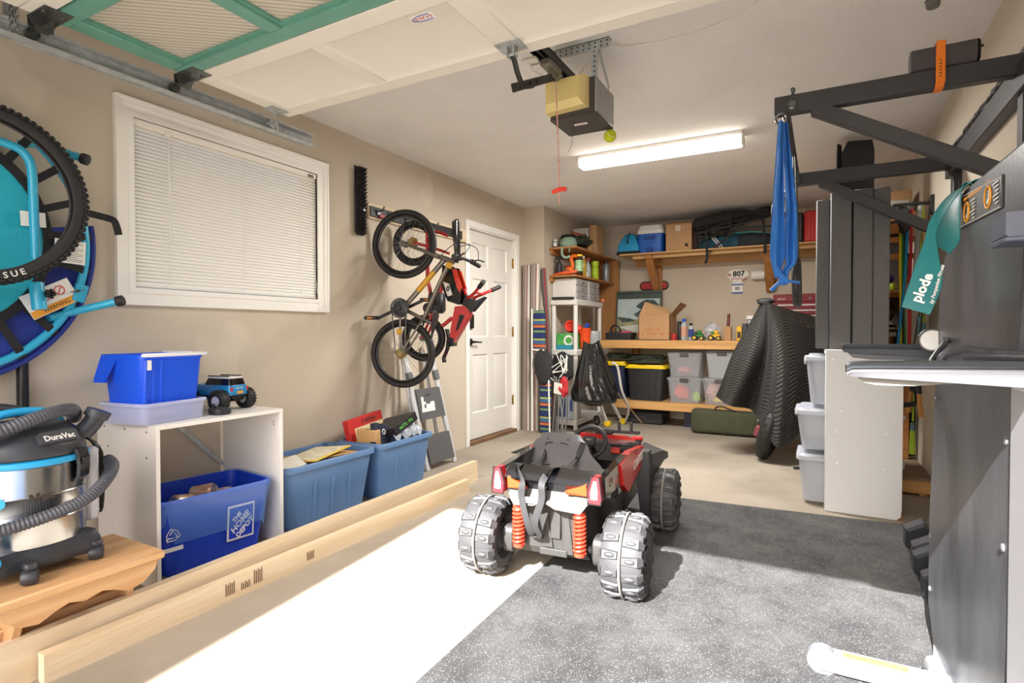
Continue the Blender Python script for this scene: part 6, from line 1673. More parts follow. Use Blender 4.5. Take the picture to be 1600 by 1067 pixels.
# upper shelf load
bottle('pill_bottle', 'tiny white-capped bottle at the near end of the upper corner shelf', (-2.645, 5.85, 2.05), .022, .10, pm('label_dkgreen', (40, 70, 66), .5), M_wcap, .8, .3, M_paper)
cp = thing('cap_hat', 'pale green cap with a dangling strap on the upper corner shelf', 'hat', (-2.55, 5.95, 2.05))
obj('crown', lump((-2.53, 5.96, 2.10), (.10, .10, .085), 21, .08, flat=-.5), pm('hat_green', (142, 168, 150), .85, var=.06), cp)
obj('brim', MB().loft([[(-2.54 + x * k, 5.92 + y * k, z) for x, y in rrect(.24, .20, .09)] for z, k in ((2.052, 1), (2.06, .98), (2.066, .7))]), pm('hat_green', (142, 168, 150), .85, var=.06), cp)
obj('chin_strap', MB().tube([(-2.53, 5.82, 2.055), (-2.525, 5.775, 2.03), (-2.52, 5.765, 1.96), (-2.48, 5.77, 1.925), (-2.43, 5.775, 1.94)], .014, 6, smooth=4, flat=.3).tube([(-2.44, 5.85, 2.055), (-2.435, 5.775, 2.03), (-2.44, 5.77, 1.98)], .006, 6, smooth=3), pm('hat_green', (142, 168, 150), .85, var=.06), cp)
net((-2.50, 6.22, 2.14), (.13, .15, .09), 23, 'dark tangled cables heaped on the upper corner shelf', 'cable_heap')
single('black_cloth', lump((-2.58, 6.12, 2.19), (.09, .16, .05), 24, .2), M_web, 'black cloth lying over the cable heap on the upper corner shelf', 'cloth')
single('orange_packet', MB().box((-2.50, 6.15, 2.245), (.13, .10, .012), (R(20), R(12), R(25)), .003), pm('packet_orange', (176, 78, 48), .5), 'orange packet on top of the dark cable heap', 'packet')
single('white_carton', MB().bb(-2.66, 6.42, 2.051, -2.46, 6.62, 2.36, .004), pm('carton_white', (206, 202, 200), .6), 'pale carton at the back of the upper corner shelf', 'box')
single('tall_carton', MB().bb(-2.45, 6.42, 2.051, -2.36, 6.66, 2.385, .004), M_kraft, 'tall brown carton beside the pale one on the upper corner shelf', 'box')
single('card_sheet', MB().bb(-2.43, 6.30, 2.051, -2.38, 6.37, 2.21, .003), pm('kraft', (196, 156, 104), .7), 'small tan card box in front of the tall brown carton', 'box')
# lower shelf load
def sprayer(nm, lab, c, m, mh, r=.035, h=.24):
    t = thing(nm, lab, 'spray bottle', c)
    obj('bottle_body', MB().lathe([(r * .9, 0), (r, .006), (r, h * .5), (r * .75, h * .62), (r * .38, h * .72), (r * .38, h * .78)], 16), m, t, local=True)
    obj('trigger_head', MB().bb(-.045, -.012, h * .78, .03, .012, h * .92, .006).bb(-.055, -.008, h * .83, -.04, .008, h * .90, .003).tube([(-.03, 0, h * .8), (-.04, 0, h * .7), (-.034, 0, h * .62)], .006, 6), mh, t, local=True)
sprayer('trigger_sprayer', 'black trigger spray bottle at the near end of the lower corner shelf', (-2.60, 5.86, 1.735), M_mb, M_mb)
bl2 = thing('leaf_blower_toy', 'orange handheld garden tool with an orange cord on the lower corner shelf', 'garden tool', (-2.48, 5.90, 1.735))
M_or2 = pm('tool_orange', (236, 112, 24), .4)
obj('motor_body', MB().sph((-2.49, 5.90, 1.79), (.055, .045, .05)).cyl((-2.49, 5.853, 1.79), (-2.49, 5.86, 1.79), .025, n=14), M_or2, bl2)
obj('handle_tube', MB().tube([(-2.46, 5.90, 1.81), (-2.45, 5.90, 1.86), (-2.47, 5.90, 1.92), (-2.45, 5.90, 1.955), (-2.40, 5.90, 1.95)], .02, 10, smooth=4), M_or2, bl2)
obj('vent', MB().cyl((-2.49, 5.848, 1.785), (-2.49, 5.856, 1.785), .018, n=14), M_silver, bl2)
cd = MB()
for k in range(4):
    cd.tube([(-2.66, 5.81 + .01 * k, 1.742 + .004 * k), (-2.55, 5.80, 1.748 + .006 * k), (-2.44, 5.815, 1.755 + .008 * k), (-2.38, 5.84, 1.765 + .006 * k), (-2.40, 5.88, 1.76)], .0055, 6, smooth=4)
single('extension_cord', cd, pm('cord_orange', (226, 92, 40), .5), 'coil of orange cord along the near edge of the lower corner shelf', 'cord')
single('red_jar', MB().cyl((-2.545, 5.99, 1.735), (-2.545, 5.99, 1.83), .03, n=16).cyl((-2.545, 5.99, 1.83), (-2.545, 5.99, 1.86), .026, n=16), pm('tin_red', (176, 38, 34), .4), 'small red-topped jar behind the orange tool', 'jar')
bottle('plant_food_jar', 'dark jar with yellow lid and green-white label on the lower corner shelf', (-2.395, 5.95, 1.735), .045, .24, pm('jar_brown', (60, 36, 24), .25), M_yel, .85, .1, pm('label_mint', (196, 222, 190), .5, col2=(96, 176, 96), vs=14), sh=.8)
bottle('oil_bottle', 'clear bottle of yellow oil beside the plant food jar', (-2.40, 6.10, 1.735), .032, .24, pm('oil_yellow', (196, 160, 40), .2, alpha=.8), pm('cap_clear', (200, 196, 190), .3), .45, .12)
sprayer('clear_sprayer', 'clear trigger spray bottle with a red head on the lower corner shelf', (-2.40, 6.24, 1.735), M_clr, pm('head_red', (150, 60, 60), .4), .036, .25)
single('small_card_box', MB().bb(-2.415, 6.14, 1.736, -2.36, 6.22, 1.79, .003), pm('carton_white', (206, 202, 200), .6), 'little white box between the bottles on the lower corner shelf', 'box')
bottle('lime_shaker', 'lime green shaker bottle on the lower corner shelf', (-2.395, 6.47, 1.735), .045, .22, pm('lime_plastic', (168, 196, 40), .35), pm('lime_plastic', (168, 196, 40), .35), .9, .25, sh=.6)
bottle('grey_spray_can', 'silver aerosol can at the far end of the lower corner shelf', (-2.39, 6.86, 1.735), .042, .26, pm('can_silver', (150, 156, 162), .35, metal=.4), M_bcap, .55, .12)
# white drawer carts and plastic shelving
M_pw = pm('white_plastic', (216, 214, 210), .4); M_df = pm('drawer_grey', (168, 166, 168), .35)
for y0, y1, lab in ((5.86, 6.24, 'white plastic drawer cart nearest the door on the shelving unit'), (6.26, 6.62, 'white plastic drawer cart behind the first one on the shelving unit')):
    t = thing('drawer_cart', lab, 'drawer unit', (-2.53, (y0 + y1) / 2, 1.465), group='white drawer carts on the plastic shelving')
    obj('cart_body', MB().bb(-2.685, y0, 1.466, -2.40, y1, 1.705, .006), M_pw, t)
    for k in range(3):
        d = obj('drawer', MB().bb(-2.402, y0 + .02, 1.475 + k * .076, -2.388, y1 - .02, 1.54 + k * .076, .004), M_df, t)
        obj('knob', MB().sph((-2.382, (y0 + y1) / 2, 1.508 + k * .076), .014, 10, 6), pm('knob_bronze', (110, 100, 78), .4), d)
pu = thing('plastic_shelving', 'white plastic shelving unit standing in the corner beside the bench', 'shelving unit', (-2.53, 6.22, 0))
for z in (.05, .835, 1.40):
    obj('shelf_tray', MB().bb(-2.685, 5.80, z, -2.36, 6.66, z + .062, .008), M_pw, pu)
for x in (-2.655, -2.39):
    for y in (5.84, 6.62):
        obj('post', MB().cyl((x, y, 0), (x, y, 1.42), .026, n=12), M_pw, pu)
tr2 = MB().bar((-2.66, 5.815, 1.478), (-2.40, 5.80, 1.474), .045, .028, .004).bb(-2.55, 5.785, 1.463, -2.48, 5.825, 1.49, .003)
single('dark_roller', tr2, M_mb, 'dark flat tool lying across the near edge of the top plastic shelf', 'tool')
single('coral_knob', MB().sph((-2.36, 6.65, 1.487), .025, 10, 6), pm('coral', (226, 132, 100), .5), 'small coral ball beside the rear drawer cart', 'ball')
rh = thing('watering_can', 'red plastic toy watering can on the middle plastic shelf', 'watering can', (-2.52, 6.0, .98))
obj('can_body', MB().sph((-2.50, 5.99, 1.16), (.08, .075, .075)).cyl((-2.49, 5.915, 1.165), (-2.49, 5.93, 1.165), .05, n=18), pm('red_plastic', (226, 62, 40), .4), rh)
obj('can_ring', MB().torus((-2.49, 5.91, 1.165), .05, .014, (0, 1, 0), 26, 8), pm('red_plastic', (226, 62, 40), .4), rh)
obj('spout', MB().tube([(-2.45, 6.0, 1.15), (-2.40, 6.0, 1.12), (-2.38, 5.99, 1.11)], [.05, .042, .035], 12, smooth=3), pm('red_plastic', (226, 62, 40), .4), rh)
gx = thing('green_carton', 'green and blue printed carton on the middle plastic shelf', 'box', (-2.55, 5.98, .762))
obj('carton', MB().bb(-2.64, 5.88, .899, -2.42, 6.08, 1.08, .003), pm('carton_green', (62, 150, 72), .5, col2=(96, 180, 84), vs=10), gx)
obj('printed_swirl', MB().torus((-2.49, 5.8795, 1.0), .05, .012, (0, 1, 0), 24, 6, sx=.1), M_lw, gx)
obj('printed_base', MB().bb(-2.638, 5.877, .90, -2.422, 5.8805, .95), pm('print_teal', (40, 140, 160), .5), gx)
cu = thing('orange_cup', 'tall orange plastic cup on the middle plastic shelf', 'cup', (-2.375, 6.07, .762))
obj('cup_wall', MB().lathe([(.048, .002), (.062, .09), (.072, .24), (.076, .245), (.068, .245), (.045, .01)], 22, (-2.36, 6.05, .898)), pm('cup_orange', (232, 82, 36), .4), cu)
single('blue_brush', MB().tube([(-2.355, 6.05, .94), (-2.345, 6.05, 1.15), (-2.32, 6.05, 1.19)], [.012, .02, .028], 8), pm('cap_blue', (36, 80, 190), .4), 'blue handled brush standing in the orange cup', 'brush')
jr = thing('clear_jar', 'clear plastic jar with grey contents right of the orange cup', 'jar', (-2.40, 6.42, .762))
obj('jar_wall', MB().lathe([(.075, 0), (.085, .01), (.085, .20), (.08, .21), (.076, .2), (.07, .01)], 22, (-2.40, 6.42, .898)), M_clr, jr)
obj('jar_fill', MB().lathe([(.06, .01), (.07, .03), (.07, .10), (.0, .12)], 18, (-2.40, 6.42, .898)), pm('jar_grey', (120, 116, 112), .6), jr)
# what stands on the bottom tray
wb2 = thing('paint_pail_box', 'white and blue printed box on the bottom plastic shelf', 'box', (-2.54, 5.98, .112))
obj('box', MB().bb(-2.625, 5.875, .1135, -2.425, 6.1, .36, .004), pm('box_white', (206, 214, 226), .5), wb2)
obj('printed_panel', MB().bb(-2.61, 5.8725, .13, -2.50, 5.876, .33).bb(-2.47, 5.8725, .2, -2.44, 5.876, .33), pm('print_blue', (70, 96, 160), .5), wb2)
# rolled striped rugs
rs = [(0, (150, 146, 140)), (.18, (134, 44, 48)), (.25, (214, 206, 194)), (.42, (150, 146, 140)), (.62, (70, 72, 84)), (.70, (214, 206, 194)), (.82, (134, 44, 48)), (.9, (150, 146, 140))]
M_rug = stripes('rug_stripes', rs, 0, .115, .9)
def roll(p0, p1, r, lab):
    mb = MB().tube([p0, ((p0[0] + p1[0]) / 2 + .008, p0[1], (p0[2] + p1[2]) / 2), p1], r, 18, smooth=6)
    single('rolled_rug', mb, M_rug, lab, 'rug', 'rolled striped rugs in the corner')
roll((-2.875, 5.585, 0), (-2.88, 5.60, 1.84), .05, 'rolled striped rug standing against the wall by the door trim, the one nearer the door')
roll((-2.765, 5.575, 0), (-2.77, 5.60, 1.85), .052, 'rolled striped rug standing between the other roll and the striped beach chair')
single('grey_mat_roll', MB().tube([(-2.60, 5.72, .02), (-2.66, 5.72, .9), (-2.675, 5.6, 1.8)], [.03, .035, .028], 12, smooth=6), stripes('mat_roll', [(0, (96, 96, 98)), (.5, (140, 60, 62)), (.8, (110, 108, 106))], 0, .06), 'thin grey and red rolled mat leaning right of the striped rugs', 'mat')
# folded striped beach chair with pouch
bc = thing('beach_chair', 'folded beach chair with blue, orange and green striped fabric leaning in the corner', 'chair', (-2.62, 5.48, 0))
M_bst = stripes('beach_stripes', [(0, (30, 44, 92)), (.2, (104, 142, 84)), (.3, (30, 44, 92)), (.45, (196, 112, 60)), (.55, (124, 52, 58)), (.62, (52, 96, 134)), (.8, (166, 172, 84)), (.88, (30, 44, 92))], 2, .21, .85)
obj('upper_fabric', MB().loft([[(-2.66 + x, 5.47 + y, z) for x, y in rrect(.14 * k, .05, .02)] for z, k in ((.925, 1), (1.10, 1), (1.28, .98), (1.33, .7))]), M_bst, bc)
obj('lower_fabric', MB().loft([[(-2.585 + x, 5.47 + y, z) for x, y in rrect(.13 * k, .05, .02)] for z, k in ((.02, .8), (.06, 1), (.55, 1.0), (.58, .9))]), M_bst, bc)
obj('frame_tube', MB().tube([(-2.73, 5.44, .02), (-2.735, 5.44, 1.35)], .009, 8).tube([(-2.735, 5.44, .905), (-2.58, 5.44, .90)], .009, 8).tube([(-2.52, 5.44, .02), (-2.535, 5.44, .62)], .009, 8), M_paper, bc)
single('black_pouch', lump((-2.60, 5.44, .72), (.10, .04, .19), 31, .22, fold=.05, freq=2), pm('pouch_black', (38, 38, 40), .75), 'black fabric pouch hung over the striped beach chair', 'pouch')
cs = thing('camp_stool', 'folded camping stools with steel legs and white cords leaning by the shelving', 'camp stool', (-2.42, 5.5, 0))
lg2 = MB()
for x0, x1, h in ((-2.50, -2.47, .62), (-2.46, -2.40, .58), (-2.43, -2.44, .60), (-2.40, -2.37, .55), (-2.37, -2.43, .50), (-2.345, -2.345, .62)):
    lg2.cyl((x0, 5.46, 0), (x1, 5.50, h), .010, n=8)
obj('steel_legs', lg2, M_steel, cs)
cdm = MB()
rnd = random.Random(4)
for k in range(4):
    cdm.tube([(-2.44 + rnd.uniform(-.13, .13), 5.43 + rnd.uniform(0, .05), .68 + rnd.uniform(-.12, .22)) for _ in range(5)], .0045, 6, smooth=6)
obj('white_cord', cdm, M_paper, cs)
obj('dark_seats', lump((-2.42, 5.56, .72), (.13, .05, .16), 33, .2), M_web, cs)
obj('paper_tag', MB().box((-2.42, 5.425, .50), (.10, .004, .12), (R(6), R(8), R(-10))), M_paper, cs)
obj('red_cloth', lump((-2.355, 5.44, .52), (.045, .03, .10), 34, .4), pm('cloth_red', (186, 40, 50), .7), cs)
# rubbish bag hung from the shelving
bg_ = MB()
def bagf(u, v):
    a = 2 * math.pi * u
    w_ = .085 + .16 * min(1, v * 1.3) ** 1.1
    w_ *= (1 - .10 * max(0, v - .85) * 6 * .3)
    d = .055 + .085 * min(1, v * 1.4)
    f = 1 + .05 * math.sin(7 * a + 3 * v) * (1 - .3 * v) + .035 * math.sin(17 * a + 5 * math.sin(4 * v)) + .03 * math.sin(5 * a - 9 * v)
    if v > .93:
        f *= 1 - (v - .93) * 10
    x = -2.085 + .02 * math.sin(v * 3) + w_ * f * math.cos(a) - .03 * (1 - v)
    return (x, 5.60 + d * f * math.sin(a), .99 - .67 * v + .02 * math.sin(2 * a + 1) * (1 - v))
bg_.grid(bagf, 64, 34)
single('rubbish_bag', bg_, pm('bin_bag_black', (20, 20, 21), .16, spec=.7, bump=.35, bs=26), 'shiny black rubbish bag hanging in front of the plastic shelving', 'rubbish bag', angle=180)
# hand truck feet and bent wood strip
st2 = thing('folding_steps', 'small folded step ladder with yellow feet behind the rubbish bag', 'step ladder', (-2.1, 6.2, 0))
obj('side_rail', MB().tube([(-2.02, 6.0, .76), (-1.97, 6.05, .70), (-1.94, 6.1, .45), (-1.92, 6.3, .22), (-2.02, 6.5, .03)], .014, 8, smooth=5).bar((-2.24, 6.0, .5), (-2.15, 6.23, .03), .03, .02).bar((-2.20, 6.15, .5), (-2.06, 6.5, .03), .03, .02), M_pw, st2)
for x, y in ((-2.15, 6.24), (-2.05, 6.50)):
    obj('yellow_foot', MB().bb(x - .035, y - .04, 0, x + .035, y + .04, .065, .012), M_yel, st2)
obj('small_wheel', MB().torus((-2.25, 6.15, .075), .045, .014, (.6, 1, 0), 24, 8), M_rubb, st2)
single('wood_strip', MB().tube([(-2.06, 5.9, .66), (-2.02, 5.95, .62), (-1.99, 6.1, .42), (-1.93, 6.4, .2), (-1.84, 6.56, .02)], .014, 8, smooth=6, flat=.4), pm('pale_ash', (196, 166, 124), .5), 'long bent strip of pale wood running down to the floor by the rubbish bag', 'wood strip')
# ================================================================ BIKES ON THE LEFT WALL
M_spoke = pm('spoke_steel', (150, 150, 150), .3, metal=.9)
M_rimk = pm('rim_black', (30, 30, 32), .35)
M_tit = pm('titanium_grey', (120, 114, 106), .3, metal=.7)
M_gold = pm('gold_decal', (206, 156, 40), .35, metal=.2)
M_fr = pm('frame_red', (190, 30, 34), .3, coat=.3)
def bike_wheel(t, a, z, r, tw=.020, cass=False):
    X = t['xf'] if False else XF
    w_ = obj('wheel_tyre', MB(X).torus((a, 0, z), r - tw, tw, (0, 1, 0), 56, 12), M_rubb, t, local=True)
    obj('wheel_rim', MB(X).torus((a, 0, z), r - tw * 2.35, .010, (0, 1, 0), 56, 8, sx=1.1), M_rimk, w_, local=True)
    sp = MB(X)
    for k in range(24):
        q = 2 * math.pi * k / 24
        s_ = 1 if k % 2 else -1
        q2 = q + (.5 if (k // 2) % 2 else -.5)
        sp.cyl((a + .016 * math.cos(q2), s_ * .025, z + .016 * math.sin(q2)), (a + (r - tw * 2.6) * math.cos(q), 0, z + (r - tw * 2.6) * math.sin(q)), .0011, n=5)
    obj('spokes', sp, M_spoke, w_, local=True)
    obj('hub', MB(X).cyl((a, -.045, z), (a, .045, z), .011, n=12).cyl((a, -.03, z), (a, -.022, z), .024, n=14).cyl((a, .022, z), (a, .03, z), .024, n=14), M_steel, w_, local=True)
    if cass:
        c = MB(X)
        for k in range(6):
            c.cyl((a, -.034 - .004 * k, z), (a, -.0365 - .004 * k, z), .042 - .0055 * k, n=24)
        obj('sprockets', c, pm('brass_cassette', (170, 146, 92), .35, metal=.8), w_, local=True)
    obj('valve', MB(X).cyl((a - .12, 0, z - (r - .07)), (a - .115, 0, z - (r - .09)), .003, n=6), M_blk, w_, local=True)
def bike(name, lab, loc, rz):
    global XF
    XF = Matrix.Translation((0, 0, -loc[2]))
    return thing(name, lab, 'bicycle', loc, rz)
ba = bike('bicycle', 'grey and gold kids bicycle hanging upright by its front wheel, nearer of the two', (-2.655, 3.24, .685), R(15))
bike_wheel(ba, -.02, 1.742, .254)
bike_wheel(ba, -.033, .940, .254, cass=True)
def P3(a, z, l=0.0):
    return (a, l, z)
fk = MB(XF)
for s_ in (-.042, .042):
    fk.tube([P3(-.02, 1.742, s_), P3(.10, 1.70, s_), P3(.235, 1.645, s_)], [.009, .013, .015], 10, smooth=3)
fk.bar(P3(.238, 1.645, -.055), P3(.238, 1.645, .055), .04, .035, .008)
obj('fork', fk, M_tit, ba, local=True)
fr = MB(XF)
fr.cyl(P3(.27, 1.635), P3(.365, 1.597), .021, n=14)
fr.tube([P3(.29, 1.615), P3(.12, 1.43), P3(-.03, 1.272)], [.019, .021, .019], 12, smooth=3)
fr.tube([P3(.33, 1.598), P3(.24, 1.42), P3(.13, 1.19)], [.016, .016, .015], 12, smooth=3)
fr.cyl(P3(-.035, 1.272), P3(.145, 1.183), .014, n=12)
fr.cyl(P3(-.035, 1.272, -.036), P3(-.035, 1.272, .036), .021, n=14)
for s_ in (-.05, .05):
    fr.tube([P3(-.035, 1.272, s_ * .4), P3(-.034, 1.20, s_ * .8), P3(-.033, .94, s_)], [.010, .009, .008], 8, smooth=3)
    fr.tube([P3(.13, 1.19, s_ * .3), P3(.10, 1.13, s_ * .8), P3(-.033, .94, s_)], [.010, .009, .007], 8, smooth=3)
obj('frame', fr, M_tit, ba, local=True)
obj('frame_decal', MB(XF).tube([P3(.215, 1.535), P3(.09, 1.398)], [.0205, .0215], 12, caps=False), M_gold, ba, local=True)
obj('head_badge', MB(XF).bar(P3(.315, 1.585, -.024), P3(.36, 1.565, -.024), .01, .045, .006), M_gold, ba, local=True)
obj('brake_booster', MB(XF).bb(-.055, -.062, 1.08, -.02, -.045, 1.12, .004), M_gold, ba, local=True)
hbk = MB(XF)
hbk.tube([P3(.335, 1.61), P3(.40, 1.625), P3(.425, 1.62)], .016, 10, smooth=3)
hbk.tube([P3(.465, 1.60, -.27), P3(.455, 1.612, -.20), P3(.43, 1.625, -.07), P3(.425, 1.625, 0), P3(.43, 1.625, .07), P3(.455, 1.612, .20), P3(.465, 1.60, .27)], .0115, 10, smooth=4)
obj('handlebar', hbk, M_mb, ba, local=True)
for s_ in (-1, 1):
    g = obj('grip', MB(XF).cyl(P3(.466, 1.60, s_ * .285), P3(.456, 1.611, s_ * .18), .017, n=14), M_rubb, ba, local=True)
    obj('brake_lever', MB(XF).tube([P3(.45, 1.612, s_ * .155), P3(.49, 1.63, s_ * .17), P3(.52, 1.625, s_ * .235)], .006, 8, smooth=3).bb(.435, s_ * .155 - .015, 1.60, .47, s_ * .155 + .015, 1.635, .006), M_mb, ba, local=True)
cab = MB(XF)
cab.tube([P3(.50, 1.632, .16), P3(.50, 1.71, .10), P3(.38, 1.74, .03), P3(.26, 1.66, .03)], .0028, 6, smooth=6)
cab.tube([P3(.50, 1.632, -.16), P3(.51, 1.70, -.08), P3(.40, 1.70, 0), P3(.33, 1.60, .02), P3(.14, 1.22, .03)], .0028, 6, smooth=6)
obj('brake_cables', cab, M_blk, ba, local=True)
sdl = MB(XF).loft([[(a + x * 0 + k2 * .02, y * wv, z + x * .35) for x, y in rrect(.06, 1.0, .02, 3)] for a, z, wv, k2 in ((.215, 1.245, .085, 0), (.225, 1.22, .135, 0), (.215, 1.17, .11, 0), (.20, 1.10, .05, 0), (.192, 1.06, .03, 0))])
obj('saddle', sdl, M_mb, ba, local=True)
obj('seat_post', MB(XF).cyl(P3(.13, 1.19), P3(.205, 1.155), .013, n=12), M_steel, ba, local=True)
ck = obj('crank', MB(XF).bar(P3(-.035, 1.272, -.055), P3(-.185, 1.205, -.06), .014, .024, .005).bar(P3(-.035, 1.272, .055), P3(.11, 1.335, .06), .014, .024, .005).cyl(P3(-.035, 1.272, -.062), P3(-.035, 1.272, .062), .012, n=10), M_mb, ba, local=True)
obj('chainring', MB(XF).lathe([(.0, -.002), (.058, -.002), (.062, 0), (.058, .002), (.0, .002)], 30, P3(-.035, 1.272, -.045), (0, 1, 0)).torus(P3(-.035, 1.272, -.05), .068, .005, (0, 1, 0), 30, 6), M_mb, ba, local=True)
for (a, z, l) in ((-.225, 1.20, -.105), (.115, 1.338, .11)):
    pd = obj('pedal', MB(XF).bb(a - .045, l - .04, z - .013, a + .045, l + .04, z + .013, .004).cyl(P3(a * .9, z, l * .55), P3(a, z, l), .008, n=8), M_mb, ba, local=True)
    obj('reflector', MB(XF).bb(a - .02, l - .042, z - .008, a + .02, l + .042, z + .006, .002), pm('reflector_amber', (220, 130, 30), .3), pd, local=True)
chn = MB(XF)
chn.tube([P3(-.098, 1.272, -.047), P3(-.07, .945, -.047), P3(-.033, .905, -.047), P3(.003, .945, -.047), P3(.02, 1.26, -.047), P3(-.035, 1.335, -.047)], .0045, 6, closed=True)
obj('chain', chn, M_steel, ba, local=True)

bb5 = bike('kids_bicycle', 'small red and black moto-style kids bicycle hanging behind the grey one', (-2.68, 3.47, .86), R(15))
bike_wheel(bb5, -.075, 1.785, .178, .022, cass=True)
bike_wheel(bb5, .0, 1.05, .18, .022)
f2 = MB(XF)
f2.cyl(P3(.034, 1.87), P3(.034, 1.50), .015, n=12)
f2.tube([P3(.034, 1.86), P3(.12, 1.862), P3(.20, 1.83)], .013, 10, smooth=3)
f2.tube([P3(.21, 1.56), P3(.16, 1.47), P3(.076, 1.24), P3(.02, 1.19)], .017, 10, smooth=3)
f2.tube([P3(.034, 1.5), P3(.06, 1.36), P3(.02, 1.2)], .015, 10, smooth=3)
for s_ in (-.045, .045):
    f2.tube([P3(-.075, 1.785, s_), P3(.05, 1.75, s_), P3(.2, 1.70, s_ * .8)], .010, 8, smooth=3)
    f2.tube([P3(.0, 1.05, s_), P3(.05, 1.15, s_), P3(.09, 1.26, s_ * .6)], .011, 8, smooth=3)
obj('frame', f2, M_fr, bb5, local=True)
obj('seat_pad', MB(XF).loft([[(a + y * .5, x, z) for x, y in rrect(w_, .05, .02)] for z, a, w_ in ((1.94, .255, .05), (1.92, .255, .09), (1.80, .265, .10), (1.70, .275, .09), (1.62, .27, .05))]), M_cb, bb5, local=True)
obj('rear_fender', MB(XF).loft([[(a + y * .5, x - .08, z) for x, y in rrect(w_, .05, .02)] for z, a, w_ in ((1.935, .30, .04), (1.915, .30, .075), (1.78, .305, .09), (1.66, .31, .07))]), M_cb, bb5, local=True)
for s_ in (-.06, .06):
    sh_ = obj('side_shroud', MB(XF).loft([[(a, s_ + o, z) for a, z in ((.18, 1.60), (.27, 1.585), (.33, 1.42), (.31, 1.30), (.22, 1.33), (.17, 1.45))] for o in (-.008, .008)]), M_cb, bb5, local=True)
    obj('shroud_flash', MB(XF).loft([[(a, s_ + o, z) for a, z in ((.255, 1.575), (.285, 1.565), (.33, 1.43), (.318, 1.39), (.295, 1.43))] for o in (-.012, .012)]), pm('flash_red', (214, 60, 40), .3), sh_, local=True)
    pl_ = obj('number_board', MB(XF).loft([[(a, s_ * 1.2 + o, z) for a, z in ((.19, 1.475), (.235, 1.46), (.262, 1.375), (.225, 1.365))] for o in (-.006, .006)]), M_lw, bb5, local=True)
    if s_ < 0:
        text('board_number', '0', M_hole, pl_, XF @ frame((.228, -.0785, 1.42), (1, 0, -.25), (.25, 0, 1)), .055, bold=.002, local=True)
ff = obj('front_fender', MB(XF).loft([[(a, l, z) for a, z in ((.228, 1.0), (.26, 1.02), (.385, 1.23), (.37, 1.30), (.27, 1.29), (.235, 1.12))] for l in (-.045, .045)]), M_fr, bb5, local=True)
obj('fender_tip', MB(XF).loft([[(a, l, z) for a, z in ((.215, .985), (.255, .99), (.262, 1.05), (.225, 1.06))] for l in (-.048, .048)]), M_cb, ff, local=True)
obj('fender_vent', MB(XF).loft([[(a, l, z) for a, z in ((.275, 1.10), (.30, 1.12), (.35, 1.22), (.31, 1.23))] for l in (-.0475, .0475)]), M_cb, ff, local=True)
obj('front_plate', MB(XF).loft([[(a, l, z) for a, z in ((.33, 1.31), (.40, 1.25), (.50, 1.36), (.43, 1.33), (.36, 1.38))] for l in (-.05, .05)]), M_cb, bb5, local=True)
h2 = MB(XF)
h2.tube([P3(.33, 1.42, 0), P3(.36, 1.345, 0)], .013, 8)
h2.tube([P3(.525, 1.44, -.2), P3(.44, 1.385, -.09), P3(.36, 1.345, -.03), P3(.36, 1.345, .03), P3(.44, 1.385, .09), P3(.525, 1.44, .2)], .012, 10, smooth=4)
h2.cyl(P3(.44, 1.39, -.09), P3(.44, 1.39, .09), .009, n=8)
obj('handlebar', h2, M_fr, bb5, local=True)
for s_ in (-1, 1):
    obj('grip', MB(XF).cyl(P3(.50, 1.422, s_ * .165), P3(.55, 1.455, s_ * .225), .017, n=12), M_rubb, bb5, local=True)
obj('spring_shock', MB(XF).tube([P3(.15 + .09 * i / 60 + .018 * math.cos(i * .9), 1.14 + .07 * i / 60, .018 * math.sin(i * .9)) for i in range(61)], .006, 6), M_fr, bb5, local=True)
obj('mudguard', MB(XF).loft([[(a, x, z) for x in (-.03, .03)] + [(a + .012, x, z) for x in (.03, -.03)] for a, z in ((.185, 1.12), (.20, 1.05), (.19, .97), (.16, .90), (.165, .865))]), M_cb, bb5, local=True)
obj('engine_block', MB(XF).bb(.05, -.05, 1.24, .17, .05, 1.40, .02).bb(.09, -.06, 1.30, .14, .06, 1.36, .01).cyl(P3(.06, 1.28, -.065), P3(.06, 1.28, .065), .04, n=16), M_mb, bb5, local=True)
# rail with hooks
rl = thing('bike_rack_rail', 'black hook rail on a pine backing board fixed to the left wall above the bikes', 'bike rack', (-2.93, 3.8, 1.93))
obj('backing_board', MB().bb(XL, 3.13, 1.94, XL + .02, 4.44, 2.055, .002), M_2x, rl)
obj('metal_rail', MB().bb(XL + .02, 3.14, 1.955, XL + .032, 4.35, 2.03, .002), M_mb, rl)
for y in (3.22, 3.36, 3.55, 3.9, 4.2):
    obj('hook', MB().tube([(XL + .03, y, 2.0), (XL + .075, y, 2.005), (XL + .09, y, 2.03)], .007, 8, smooth=3).bb(XL + .03, y - .02, 1.97, XL + .045, y + .02, 2.01, .004), M_steel, rl)
for y in (3.25, 3.6):
    obj('red_clip', MB().bb(XL + .03, y - .03, 1.955, XL + .05, y + .03, 1.985, .004), pm('clip_red', (150, 30, 34), .4), rl)
